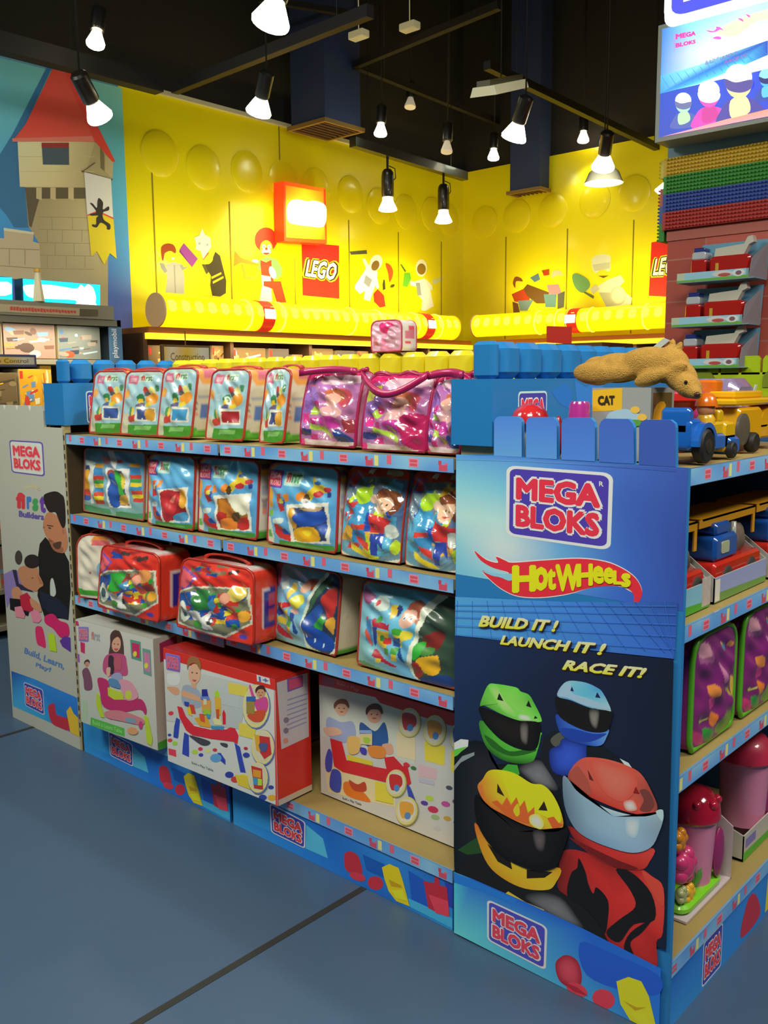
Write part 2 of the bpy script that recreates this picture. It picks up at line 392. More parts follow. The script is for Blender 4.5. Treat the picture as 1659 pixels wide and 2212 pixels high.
def stud_disc(parent, ax, px, py, r, pos):
    q = on(ax, pos, px, py); nr = Vector((1, 0, 0)) if ax == 'x' else Vector((0, -1, 0))
    if q[2]+r > 3.5: return
    M = MB().lathe(Vector(q), [(r, 0), (r, .004), (r*.95, .006), (r*.5, .0075), (0.001, .008)], nr, 28)
    M.build('stud_disc', mat('f2e010', .25, coat=.3), parent, smooth='a')
for px, py in ((345, 333), (440, 363), (533, 371), (612, 390), (683, 405), (757, 420), (818, 445), (876, 458), (933, 463), (968, 473), (345, 222), (432, 243), (533, 270), (625, 300), (693, 325), (762, 335)):
    stud_disc(YL, 'x', px, py, .155, CX)
for px, py in ((1047, 480), (1117, 467), (1195, 455), (1285, 432), (1370, 418), (1045, 395), (1385, 330)): stud_disc(YB, 'y', px, py, .15, BX)
# pictures of toy people on the cladding
A = Art(amap(), 1.2); V = A.view(0, 100, 2.9625)
SK = 'f0cc20'
# person in a grey coat with a brown bob, holding a purple block
A.poly('9a9aa8', [(1062, 1398), (1110, 1380), (1165, 1395), (1180, 1480), (1178, 1585), (1058, 1575), (1070, 1480)])
A.poly('84848f', [(1020, 1385), (1050, 1390), (1070, 1440), (1055, 1455), (1030, 1420)]); A.poly('84848f', [(1150, 1400), (1190, 1395), (1200, 1415), (1165, 1435)])
A.ell(SK, 1018, 1362, 16, 20); A.ell(SK, 1092, 1342, 38, 42); A.poly('8a3a1c', [(1035, 1360), (1030, 1290), (1060, 1264), (1105, 1268), (1125, 1300), (1120, 1325), (1090, 1310), (1055, 1325), (1045, 1370)], 1)
A.ell(SK, 1182, 1396, 14, 18); A.poly('8b3da0', [(1175, 1260), (1265, 1360), (1228, 1415), (1150, 1300)]); A.poly('6d2c82', [(1150, 1300), (1228, 1415), (1215, 1400), (1145, 1315)])
A.ell('fff2e0', 1105, 1358, 10, 8); A.poly('7a7a86', [(1112, 1400), (1118, 1400), (1125, 1580), (1119, 1580)])
# fire fighter figure with a white hat shape
A.poly('37301f', [(1310, 1400), (1355, 1370), (1378, 1315), (1408, 1340), (1448, 1500), (1445, 1580), (1408, 1602), (1358, 1596), (1345, 1530), (1350, 1470)])
A.poly('c9c21c', [(1352, 1475), (1415, 1445), (1418, 1458), (1354, 1490)]); A.poly('c9c21c', [(1360, 1505), (1428, 1470), (1430, 1484), (1362, 1520)])
A.poly('4f4530', [(1290, 1395), (1312, 1395), (1335, 1445), (1320, 1460)]); A.ell(SK, 1330, 1358, 32, 38, 25); A.poly('9a4a18', [(1290, 1330), (1340, 1318), (1300, 1370)])
A.ell(SK, 1360, 1302, 16, 16)
A.poly('e9e9ec', [(1292, 1165), (1310, 1205), (1345, 1225), (1350, 1285), (1300, 1362), (1282, 1310), (1250, 1300), (1255, 1268), (1242, 1225), (1275, 1210)]); A.ell('9fa3b8', 1275, 1262, 8); A.ell('9fa3b8', 1325, 1270, 8)
# clown with a horn
A.view(500, 0, 2.9625)
A.poly('5fa05f', [(165, 1670), (230, 1640), (290, 1660), (325, 1720), (325, 1755), (290, 1790), (270, 1740), (170, 1730)])
A.poly('7d3020', [(185, 1690), (255, 1680), (270, 1800), (195, 1800)]); A.poly('86a8cc', [(190, 1760), (250, 1770), (260, 1930), (178, 1925), (195, 1830)])
A.poly('c83018', [(205, 1800), (315, 1800), (350, 1935), (290, 1935), (262, 1850), (240, 1840), (205, 1830)]); A.ell('e8e8e8', 262, 1745, 20, 42, -20); A.ell('dfdfe0', 150, 1672, 22, 14)
A.ell('9e1f14', 220, 1535, 72, 80); A.ell(SK, 222, 1590, 40, 52); A.ell('f4f4f4', 222, 1610, 30, 22); A.ell('f4f4f4', 205, 1578, 12, 14); A.ell('f4f4f4', 240, 1578, 12, 14); A.ell('2c2c30', 207, 1580, 4); A.ell('2c2c30', 240, 1580, 4)
A.ell('c83018', 222, 1592, 9); A.poly('c83018', [(200, 1618), (245, 1618), (222, 1632)], 1); A.poly('b02a18', [(185, 1665), (220, 1680), (255, 1662), (255, 1700), (220, 1690), (185, 1700)])
A.poly('a8781c', [(20, 1605), (60, 1650), (180, 1690), (178, 1705), (60, 1680), (14, 1705)]); A.poly('b8861c', [(60, 1690), (75, 1690), (95, 1765), (150, 1770), (165, 1720), (180, 1725), (165, 1785), (120, 1795), (80, 1780)])
# two astronauts
A.poly('e4e6e8', [(795, 1820), (880, 1690), (935, 1740), (930, 1800), (885, 1928), (845, 1915), (855, 1860), (822, 1882), (788, 1845)]); A.ell('f2f2f4', 925, 1680, 38, 52, 20); A.ell('7a5a20', 920, 1700, 24, 34, 25)
A.poly('dcdee0', [(835, 1655), (855, 1655), (880, 1705), (862, 1720)]); A.poly('dcdee0', [(930, 1770), (945, 1840), (930, 1850), (910, 1790)]); A.poly('8a8c90', [(858, 1760), (900, 1790), (880, 1840), (845, 1810)])
A.poly('4a4a38', [(755, 1610), (865, 1600), (868, 1625), (765, 1630)]); A.poly('c8481c', [(985, 1685), (1020, 1700), (1035, 1750), (1012, 1808), (1002, 1750)], 1); A.poly('b82818', [(908, 1880), (935, 1850), (975, 1890), (985, 1960), (950, 1968), (912, 1930)])
A.poly('3c3420', [(972, 1790), (980, 1790), (985, 1850), (968, 1858), (966, 1820)]); A.ell('3c3420', 1030, 1830, 16, 10, -30)
A.poly('e4e6e8', [(1175, 1800), (1235, 1780), (1270, 1830), (1280, 1900), (1295, 1960), (1265, 1975), (1240, 1990), (1215, 1985), (1220, 1920), (1190, 1880)]); A.ell('f2f2f4', 1215, 1715, 36, 56); A.ell('8a6a28', 1215, 1722, 28, 36)
A.poly('dcdee0', [(1140, 1795), (1180, 1805), (1180, 1835), (1145, 1825)]); A.poly('dcdee0', [(1245, 1785), (1285, 1830), (1285, 1860), (1250, 1830)]); A.poly('8a8c90', [(1178, 1810), (1205, 1810), (1215, 1890), (1190, 1890)])
A.poly('58a028', [(1105, 1745), (1140, 1745), (1150, 1780), (1125, 1838), (1095, 1830)]); A.poly('44602a', [(1078, 1690), (1088, 1692), (1118, 1735), (1108, 1742)]); A.poly('c8ccb0', [(1285, 1790), (1350, 1775), (1350, 1790), (1310, 1815), (1285, 1815)])
# square red sign print with the four letters
A.poly('c8201a', [(448, 1550), (688, 1572), (690, 1912), (455, 1890)])
def brick_word(A, quad, rim='ead81a', halo='1c1410', ink='f4f4f2', word='LEGO'):
    H = homog([(0, 0), (1, 0), (1, 1), (0, 1)], quad)
    def P(a): w = np.c_[np.array(a, float), np.ones(len(a))]@H.T; return w[:, :2]/w[:, 2:]
    for c, b, e in ((rim, .13, .10), (halo, .085, .05), (ink, .03, 0)):
        A.text(c, word, P([(-e, -e*1.2), (1+e, -e*1.2), (1+e, 1+e*1.2), (-e, 1+e*1.2)]), b, .22, space=1.02)
brick_word(A, [(478, 1658), (678, 1682), (664, 1800), (470, 1768)])
A.build('toy_figure_print', YL, plane_3d('x', CX), (1, 0, 0))
# far wall pictures
A = Art(plane_map('y', BX), 1.2); A.view(1000, 0, 2.517)
A.poly('a03018', [(265, 1600), (330, 1570), (365, 1600), (360, 1650), (280, 1640)]); A.ell(SK, 300, 1545, 24, 30); A.poly('7a4020', [(272, 1540), (285, 1505), (315, 1512), (325, 1530), (290, 1530), (285, 1565)], 1)
A.poly('5a3a1c', [(330, 1570), (350, 1545), (470, 1590), (450, 1650), (400, 1650), (350, 1610)]); A.poly('607890', [(300, 1635), (385, 1630), (350, 1690), (310, 1690)]); A.poly('5c3424', [(270, 1640), (300, 1650), (310, 1698), (275, 1700)])
A.poly('4a6888', [(365, 1510), (410, 1485), (420, 1520), (390, 1535)]); A.poly('a03018', [(428, 1470), (470, 1462), (470, 1495), (440, 1500)])
A.ell(SK, 510, 1510, 22, 30); A.poly('b0b0a0', [(482, 1510), (490, 1475), (525, 1470), (545, 1500), (520, 1495)], 1); A.poly('b87090', [(455, 1550), (520, 1545), (540, 1600), (470, 1600)]); A.poly('507890', [(440, 1600), (510, 1600), (505, 1670), (450, 1670)]); A.poly('484a50', [(515, 1600), (555, 1582), (550, 1670), (515, 1680)])
# cook
A.poly('d0d0c4', [(700, 1420), (715, 1395), (760, 1382), (800, 1392), (802, 1430), (795, 1475), (715, 1480)], 1); A.poly('b8b8ac', [(705, 1440), (800, 1425), (798, 1460), (715, 1475)]); A.ell(SK, 762, 1500, 36, 34); A.poly('6a4420', [(735, 1500), (795, 1498), (765, 1512)])
A.poly('c8c8bc', [(725, 1560), (790, 1520), (860, 1495), (880, 1530), (850, 1560), (920, 1620), (915, 1655), (780, 1670), (790, 1620), (740, 1590)]); A.poly('a0a090', [(740, 1590), (800, 1590), (850, 1660), (780, 1668)]); A.poly('b0b0a4', [(690, 1575), (720, 1545), (745, 1570), (710, 1600)])
A.ell('a8a898', 845, 1608, 44, 52); A.ell('c0c0b0', 845, 1608, 35, 43); A.poly('5a8860', [(595, 1500), (625, 1488), (680, 1520), (690, 1560), (650, 1592), (610, 1560)], 1); A.poly('4a5a38', [(655, 1590), (665, 1585), (715, 1610), (710, 1625)])
A.poly('c8201a', [(1025, 1318), (1260, 1278), (1250, 1620), (1010, 1608)])
brick_word(A, [(1040, 1408), (1230, 1372), (1222, 1490), (1032, 1500)])
A.build('toy_figure_print', YB, plane_3d('y', BX), (0, -1, 0))
# ---------------------------------------------------------------- things under the ceiling
BLK = mat('120f0d', .7); BLK2 = mat('1c1917', .35, coat=.3)
def bulb_mat(c, e):
    m = mat(c, .4, emit=e); m.cycles.emission_sampling = 'NONE'; return m
def spot(px, py, depth, r, aim, label, cool=False, power=0, house=True, tgt=None, ang=70, lit=True):
    p = Vector(CAM+ray(px, py)*depth); d = Vector(aim).normalized()
    e = empty('track_spotlight', p-d*.2, 0, label, 'spotlight', 'spotlights on the ceiling tracks')
    bm = bulb_mat('f4ffe0' if cool else 'fff0cf', 14 if lit else .25)
    MB().lathe(p-d*.06, [(r*.45, 0), (r*.6, .02), (r, .075), (r*.97, .085), (.001, .095)], d, 18).build('bulb', bm, e, 'a', True)
    MB().lathe(p-d*.2, [(.03, 0), (.04, .01), (.04, .13), (.034, .14)], d, 16).build('housing', BLK2, e, 'a', True)
    top = p-d*.2; MB().cyl(top+d*.02, (top.x, top.y, 5.31), .005, n=6).build('stem', BLK, e, True, True)
    if power: lamp('SPOT', p+d*.06, tgt or p+d, power, COOL if cool else WARM, .04, ang)
    return e
def rail(name, p0, p1, w, h, label, cat='track', m=None, group=None):
    p0 = Vector(p0); p1 = Vector(p1); d = (p1-p0); s = d.cross(Vector((0, 0, 1))).normalized()*w/2
    M = MB().prism([p0+s, p0-s, p0-s+Vector((0, 0, h)), p0+s+Vector((0, 0, h))], d)
    for f in (.12, .86): t = p0+d*f; M.cyl(t+Vector((0, 0, h*.5)), (t.x, t.y, 5.31), .003, n=5)
    return tag(M.build(name, m or BLK), label, cat, group)
TG = 'dark metal tracks under the ceiling'
rail('lighting_track', (-4.2, -2.5, 3.24), (-4.2, 1.68, 3.27), .09, .1, 'dark lighting track running along the blue castle wall', group=TG)
rail('lighting_track', (-4.14, 1.75, 3.27), on('z', 3.27, 800, 38), .05, .06, 'dark lighting track crossing the ceiling from the corner of the blue wall', group=TG)
rail('lighting_track', on('x', -4.3, 762, 317), on('x', -4.3, 1004, 390), .07, .07, 'short glossy track holding the two hanging bulbs before the yellow wall', m=BLK2, group=TG)
rail('lighting_track', on('z', 3.4, 1052, 150), on('z', 3.4, 1455, 342), .05, .05, 'long glossy track running towards the brick pillar', m=mat('0f0c0a', .5), group=TG)
rail('lighting_track', on('z', 3.9, 768, 148), on('z', 3.9, 1130, 292), .05, .05, 'thin track behind the fluorescent fitting', m=mat('1c1612', .8), group=TG)
rail('lighting_track', on('z', 3.9, 768, 148), on('z', 3.9, 1080, 20), .05, .05, 'thin track rising away from the first duct', m=mat('1c1612', .8), group=TG)
rail('lighting_track', on('z', 4.2, 560, 4), on('z', 4.2, 800, 42), .04, .04, 'faint thin track over the large bright lamp', m=mat('1e1814', .8), group=TG)
rail('lighting_track', on('z', 4.0, 760, 205), on('z', 4.0, 1000, 290), .04, .04, 'faint thin track low behind the first duct', m=mat('1c1612', .8), group=TG)
for i, (a, b, z) in enumerate(((830, 167, 3.9), (970, 218, 3.9))):
    p = Vector(on('z', z, a, b)); tag(MB().cyl(p, p+Vector((0, 0, 5.3-z)), .004, n=6).build('suspension_wire', mat('4a4038', .5)), 'thin wire holding the %s of the thin track' % ('near end', 'middle')[i], 'wire')
# supply ducts with a grille underneath
def duct(corners, z, label):
    q = [Vector(on('z', z, *c)) for c in corners]; x0 = min(v.x for v in q); x1 = max(v.x for v in q); y0 = min(v.y for v in q); y1 = max(v.y for v in q)
    e = empty('air_duct', ((x0+x1)/2, (y0+y1)/2, z), 0, label, 'duct', 'square ducts dropping from the ceiling')
    MB().box(x0, x1, y0, y1, z+.03, 5.3).build('duct_casing', mat('2d3c66', .8), e, world=True)
    M = MB(); t = .025
    for a, b, c, d in ((x0-t, x1+t, y0-t, y0), (x0-t, x1+t, y1, y1+t), (x0-t, x0, y0, y1), (x1, x1+t, y0, y1)): M.box(a, b, c, d, z, z+.03)
    M.build('grille_frame', mat('8a6a38', .5), e, world=True)
    M = MB()
    for k in range(7):
        f = k/7; M.box(x0+(x1-x0)*f+.01, x0+(x1-x0)*f+.02, y0, y1, z+.004, z+.028)
    M.build('grille', mat('6a4a34', .6), e, world=True)
duct([(640, 285), (702, 264), (776, 285), (707, 304)], 3.45, 'wide dark blue duct with an orange-rimmed square grille')
duct([(1116, 425), (1163, 411), (1210, 423), (1165, 434)], 3.2, 'narrow dark blue duct hanging low before the far yellow wall')
e = empty('fluorescent_light', CAM+ray(1080, 200)*5.2, 0, 'pale boxy fluorescent fitting hanging beside the long glossy track', 'ceiling light')
a, b = Vector(CAM+ray(1044, 208)*5.0), Vector(CAM+ray(1116, 192)*5.6)
d = (b-a); s = d.cross(Vector((0, 0, 1))).normalized()*.075; U = Vector((0, 0, 1)); c_ = (a+b)/2
MB().cyl(c_+U*.06, (c_.x, c_.y, 5.31), .004, n=6).build('suspension_wire', BLK, e, world=True)
MB().prism([a+s, a-s, a-s*.8+U*.05, a+s*.8+U*.05], d).build('diffuser', mat('c9c6a0', .5, emit=.35), e, world=True)
MB().prism([a+s*.5+U*.05, a-s*.5+U*.05, a-s*.5+U*.08, a+s*.5+U*.08], d).build('fitting_body', mat('6a6650', .5), e, world=True)
for x_, y_, n in ((775, 84, 'small dim fitting beside the wide duct'), (885, 66, 'faint small fitting high in the dark ceiling')):
    p = Vector(CAM+ray(x_, y_)*6.5); tag(MB().rbox(p.x-.07, p.x+.07, p.y-.04, p.y+.04, p.z, p.z+.05, .01).cyl(p, (p.x, p.y, 5.31), .004, n=6).build('emergency_light', mat('c9bf90', .5, emit=.25)), n, 'ceiling light')
# hanging bulbs before the yellow wall
for px, py, n in ((837, 352, 'first'), (958, 385, 'second')):
    p = Vector(on('x', -4.3, px, py)); e = empty('track_spotlight', p, 0, 'black hanging lamp with a flared glowing bulb, %s on the short track' % n, 'spotlight', 'spotlights on the ceiling tracks')
    z = Vector((0, 0, -1))
    MB().cyl(p-z*.10, p+z*.09, .010).build('bracket', BLK, e, True, True)
    MB().lathe(p+z*.05, [(.03, 0), (.045, .02), (.05, .05), (.05, .2), (.043, .215)], z, 16).build('housing', BLK2, e, 'a', True)
    MB().lathe(p+z*.265, [(.042, 0), (.045, .03), (.074, .09), (.076, .1), (.06, .108), (.001, .112)], z, 20).build('bulb', bulb_mat('ffedb8', 5), e, 'a', True)
    MB().tube([p+Vector((0, .02, -.02)), p+Vector((0, .09, -.03)), p+Vector((0, .1, -.1)), p+Vector((0, .05, -.14))], .004, 6).build('flex', BLK, e, True, True)
    lamp('SPOT', p+z*.42+Vector((.05, 0, 0)), (WX, p.y, 1.4), 12, WARM, .05, 110)
DN = (0.1, -.2, -1)
spot(212, 245, 4.3, .062, (-.35, .75, -.75), 'large tilted black spotlight glowing in front of the red castle roof', power=16, tgt=(WX, .6, 2.6), ang=80)
spot(207, 88, 5.0, .05, (.2, -.3, -1), 'bright lamp alone in the upper left of the dark ceiling', power=20, tgt=(-3, -1, 0))
spot(587, 38, 3.3, .07, (-.1, -.3, -1), 'largest and brightest white lamp at the top of the picture', True, power=48, tgt=(-1.9, .1, .9), ang=90)
spot(450, 170, 7.0, .05, (.5, .1, -1), 'small warm lamp under the crossing track', power=10, tgt=(WX, 2.4, 1.7))
spot(560, 235, 5.0, .07, (-.6, .2, -.8), 'bright greenish-white lamp at the top rim of the yellow wall', True, power=20, tgt=(WX, 2.7, 1.7), ang=95)
spot(632, 226, 8.0, .045, DN, 'tiny lamp close to the left side of the wide duct')
spot(822, 284, 7.0, .05, DN, 'small white lamp just right of the orange-rimmed grille', True, power=12, tgt=(WX, 3.8, 1.9))
spot(1112, 290, 5.0, .07, (-.5, .2, -.8), 'bright tilted lamp beside the narrow duct', power=18, tgt=(WX, 3.9, 1.7), ang=90)
spot(1066, 337, 8.0, .05, DN, 'small lamp low left of the narrow duct', True)
spot(1260, 299, 8.0, .05, DN, 'small lamp right of the narrow duct', power=12, tgt=(-3.6, WY, 1.8), ang=90)
spot(1303, 355, 5.6, .07, (-.4, .5, -.8), 'bright spotlight right above the white pendant shade', power=18, tgt=(-3.0, WY, 1.8), ang=95)
spot(1430, 412, 7.0, .05, (-.6, 0, -.8), 'half hidden glowing lamp at the edge of the brick pillar')
spot(886, 226, 8.0, .05, DN, 'unlit small lamp in the middle of the dark ceiling', lit=False)
spot(965, 322, 7.0, .045, DN, 'unlit lamp above the hanging bulbs', lit=False)
p = Vector(CAM+ray(1304, 396)*6.2)
e = empty('pendant_lamp', p, 0, 'white dish pendant lamp glowing before the far yellow wall', 'pendant lamp')
MB().lathe(p, [(.001, .17), (.03, .17), (.04, .12), (.1, .07), (.13, 0), (.125, 0), (.095, .06), (.02, .11)], n=28).build('lamp_shade', mat('cfd0b0', .3, coat=.5), e, 'a', True)
MB().lathe(p, [(.001, .004), (.118, .004), (.118, .012), (.001, .012)], n=28).build('diffuser', bulb_mat('fff6d8', 4), e, 'a', True)
MB().cyl(p+U*.17, (p.x, p.y, 5.3), .005, n=6).build('cord', BLK, e, True, True)
lamp('POINT', p-U*.08, None, 9, WARM, .1)
# ---------------------------------------------------------------- lit tubes, signs and shelving along the yellow walls
GLW = lambda c, e: mat(c, .35, emit=e)
def tube_lamp(ax, pos, a, b, z, r, label, bands, capside):
    """yellow light tube from a to b along the wall"""
    P = (lambda t, dz=0, dn=0: Vector((pos+dn, t, z+dz))) if ax == 'x' else (lambda t, dz=0, dn=0: Vector((t, pos-dn, z+dz)))
    e = empty('tube_light', P((a+b)/2), 0, label, 'light tube', 'glowing yellow tubes above the shelves')
    MB().cyl(P(a), P(b), r, n=28).build('tube', GLW('ffe00c', 1.15), e, 'a', True)
    k = int(abs(b-a)/.11)
    for i in range(k):
        t = a+(b-a)*(i+.5)/k; d = Vector((1, 0, .3)).normalized() if ax == 'x' else Vector((0, -1, .3)).normalized()
        MB().lathe(P(t)+d*(r-.004), [(.044, -.003), (.04, .003), (.001, .0055)], d, 10).build('glow_spot', GLW('ffee50', 1.3), e, 'a', True)
    for t in bands+[a+(b-a)*f for f in (.28, .62)]: 
        for s in (-.16, .16): MB().lathe(P(t+s), [(r+.002, -.008), (r+.008, 0), (r+.002, .008)], P(1)-P(0), 28).build('clamp_ring', GLW('ffee60', 1.2), e, 'a', True)
    for t in bands:
        MB().lathe(P(t), [(r+.003, -.055), (r+.005, -.055), (r+.005, .055), (r+.003, .055)], P(1)-P(0), 28).build('brand_band', GLW('d8341c', .7), e, 'a', True)
        d = Vector((1, 0, .1)).normalized() if ax == 'x' else Vector((0, -1, .1)).normalized(); s = (P(1)-P(0)).normalized(); u = d.cross(s)
        if u.z < 0: u = -u
        c = P(t)+d*(r+.007); MB().prism([c-s*.05-u*.035, c+s*.05-u*.035, c+s*.05+u*.035, c-s*.05+u*.035], d*.004).build('brand_badge', GLW('fff3c8', 2.0), e, world=True)
    for t, s in ((a, -1), (b, 1)):
        MB().cyl(P(t), P(t+s*.012*(1 if b > a else -1)), r+.006, n=28).build('end_cap', mat('f0c890' if s < 0 else 'e8c818', .5), e, 'a', True)
    return e
tube_lamp('x', -4.5, 1.80, 5.0, 1.985, .108, 'long glowing yellow tube along the left yellow wall', [2.70, 4.58], 0)
tube_lamp('y', 5.3, -4.42, -1.4, 2.01, .10, 'long glowing yellow tube along the far yellow wall', [-3.37], 0)
for i in range(4): lamp('AREA', (-4.55, 2.2+.85*i, 2.12), (WX, 2.2+.85*i, 2.6), 2.6, (1, .9, .3), .6, sizey=.06)
for i in range(3): lamp('AREA', (-3.9+.9*i, 5.42, 2.12), (-3.9+.9*i, WY, 2.6), 2.6, (1, .9, .3), .6, sizey=.06)
# lit red square sign tilted out from the wall
e = empty('illuminated_sign', Vector(on('x', WX+.35, 655, 455)), 0, 'glowing red square sign mounted high on the yellow wall', 'sign')
q = [Vector(on('x', CX+.12, *p)) for p in ((612, 391), (703, 408), (706, 527), (614, 521))]
MB().prism(q, (-.115, 0, 0)).build('sign_case', GLW('e83a10', .8), e, world=True)
A = Art(plane_map('x', CX+.123), 1.0); A.view(500, 0, 2.9625)
A.poly(['f03a10', 'ff6a10', 'ff4810', 'f03a10'], [(332, 1160), (590, 1208), (608, 1560), (338, 1542)])
A.grid([['ff6210', 'ffb010', 'ff7a10'], ['ff9a10', 'ffe030', 'ff9010'], ['ff9010', 'ffe830', 'ffa010'], ['ff6a10', 'ffb418', 'ff7210']], [(345, 1185), (585, 1228), (600, 1535), (350, 1520)], 8)
A.poly('fffbe8', [(352, 1345), (372, 1290), (420, 1275), (480, 1288), (530, 1285), (590, 1305), (608, 1350), (600, 1430), (570, 1455), (500, 1448), (430, 1440), (365, 1420)], 1)
A.build('sign_face', e, plane_3d('x', CX+.123), (1, 0, 0), m=print_mat(.4, emit=1.3))
lamp('AREA', (CX+.45, on('x', CX+.3, 655, 455)[1], 2.75), (WX, on('x', CX+.3, 655, 455)[1], 2.3), 7, (1, .75, .25), .5)
# wall shelving: side of each run
WD = mat('8a6f45', .6, noise=.15, scale=8); DKW = mat('54381c', .7)
u = empty('display_shelving', (-4.65, 3.4, 0), 0, 'brown shelving full of boxed sets under the left yellow tube', 'shelving')
MB().box(WX+.02, -4.42, 1.68, 5.2, 1.83, 1.87).build('canopy', mat('9a5a1c', .5), u, world=True)
MB().box(-4.44, -4.40, 1.66, 5.2, 1.79, 1.83).build('light_strip', GLW('ffc828', 1.4), u, world=True)
MB().box(-4.85, -4.83, 1.68, 5.2, 0, 1.85).build('back_panel', DKW, u, world=True)
for z in (1.45, 1.1, .75, .4, .1): MB().box(-4.85, -4.44, 1.7, 5.2, z-.03, z).build('shelf', WD, u, world=True)
for y in (1.66, 2.38, 3.15, 3.9, 4.6, 5.2): MB().box(-4.86, -4.44, y-.015, y+.015, 0, 1.83).build('upright', DKW, u, world=True)
u = empty('display_shelving', (-3, 5.45, 0), 0, 'brown shelving full of boxed sets under the far yellow tube', 'shelving')
MB().box(-4.4, 0, 5.25, 5.68, 1.83, 1.87).build('canopy', mat('9a5a1c', .5), u, world=True)
MB().box(-4.36, 0, 5.2, 5.25, 1.79, 1.83).build('light_strip', GLW('ffc828', 1.4), u, world=True)
MB().box(-4.36, 0, 5.64, 5.66, 0, 1.83).build('back_panel', DKW, u, world=True)
for z in (1.45, 1.1, .75): MB().box(-4.36, 0, 5.27, 5.64, z-.03, z).build('shelf', WD, u, world=True)
for x in (-4.38, -3.6, -2.8, -2.0, -1.0): MB().box(x-.015, x+.015, 5.27, 5.64, 0, 1.83).build('upright', DKW, u, world=True)
lamp('AREA', (-4.36, 3.4, 1.79), (-4.75, 3.4, 1.2), 9, (1, .85, .6), 3.2, sizey=.05)
lamp('AREA', (-3, 5.2, 1.79), (-3, 5.6, 1.2), 7, (1, .85, .6), 2.6, sizey=.05)
def box_front(A, pal, rnd, n=26, bg=None):
    """busy picture of an assembled toy on a box front in unit coordinates"""
    A.rect(bg or pal[0], 0, 0, 1, 1)
    for i in range(n):
        c = rnd.choice(pal); x = rnd.uniform(.08, .92); y = rnd.uniform(.15, .9); s = rnd.uniform(.04, .16)
        k = rnd.random()
        if k < .4: A.ell(c, x, y, s, s*rnd.uniform(.4, 1), rnd.uniform(0, 90), 10)
        elif k < .7: A.poly(c, [(x-s, y-s*.5), (x+s, y-s*.7), (x+s*.9, y+s*.4), (x-s*.8, y+s*.6)])
        else: A.poly(c, [(x-s*1.4, y), (x+s*1.3, y-s*.6), (x+s*1.4, y-s*.3), (x-s*1.2, y+s*.35)])
    A.rect('e8341c', .03, .04, .17, .2) if rnd.random() < .6 else None
UF = lambda p: (p[0], 1-p[1])
def boxed_set(p0, p1, h, dpt, label, pal, seed, group, side='c8b890', nm='boxed_toy'):
    """box whose front bottom edge runs p0 -> p1"""
    p0 = Vector(p0)+U*.0025; p1 = Vector(p1)+U*.0025; s = (p1-p0); L = s.length; s.normalize(); n = Vector((s.y, -s.x, 0)); rnd = random.Random(seed)
    e = empty(nm, p0, 0, label, 'toy box', group)
    MB().prism([p0, p1, p1+U*h, p0+U*h], -n*dpt).build('carton', mat(side, .5), e, world=True)
    A = Art(UF, 1.3); box_front(A, pal, rnd)
    A.sh = [([np.clip(p, .004, .996) for p in P], C, l) for P, C, l in A.sh]
    A.build('printed_front', e, lambda a, b: tuple(p0+s*(a*L)+U*(b*h)), n, lift=.0003)
    return e
PB = [['7a6238', 'a88a50', 'c8a860', '4a4030', '8a9aa8', 'c85a28', 'e0c850'], ['5a5248', '988a78', 'd8c8a8', 'e8c020', 'c8c8c0', '485868', 'b84028'], ['8a6a38', 'b89858', '6a4a28', '3a3020', 'c8b078', 'd87828']]
y = 1.72; i = 0
NM = ['low grey and yellow box', 'brown box with a pale emblem', 'box with a red racing shape', 'dark box with yellow machines', 'tan box with small figures', 'box with a white vehicle print', 'brown and orange box', 'narrow grey box', 'box with a blue edge', 'sandy box', 'olive box', 'pale box']
GS = 'boxed sets on the upper wall shelf'
while y < 5.1:
    for uu in (2.38, 3.15, 3.9, 4.6):
        if uu-.02 < y < uu+.022: y = uu+.022
    wd = (.16, .30, .24, .34, .2, .36, .28, .22)[i % 8]; wd = min(wd, 5.18-y)
    for uu in (2.38, 3.15, 3.9, 4.6):
        if y < uu < y+wd+.02: wd = uu-y-.03
    if wd > .07:
        boxed_set((-4.5, y, 1.45), (-4.5, y+wd, 1.45), (.3, .26, .31, .3)[i % 4], .12, 'boxed toy set on the left wall shelf, %s' % NM[i % 12]+(' further along' if i > 11 else ''), PB[i % 3], i, GS)
    y += wd+.035; i += 1
x = -4.3; i = 0
while x < -1.6:
    for uu in (-3.6, -2.8, -2.0):
        if uu-.02 < x < uu+.022: x = uu+.022
    wd = (.3, .26, .34, .22)[i % 4]
    for uu in (-3.6, -2.8, -2.0):
        if x < uu < x+wd+.02: wd = uu-x-.03
    if wd > .07: boxed_set((x, 5.32, 1.45), (x+wd, 5.32, 1.45), (.28, .31, .29)[i % 3], .12, 'boxed set on the far wall shelf, %s, %s from corner' % (NM[(i+3) % 12], ('first', 'second', 'third', 'fourth', 'fifth', 'sixth', 'seventh', 'eighth', 'ninth', 'tenth', 'eleventh', 'twelfth')[i % 12]), PB[(i+1) % 3], 50+i, 'boxed sets on the far wall shelf')
    x += wd+.04; i += 1
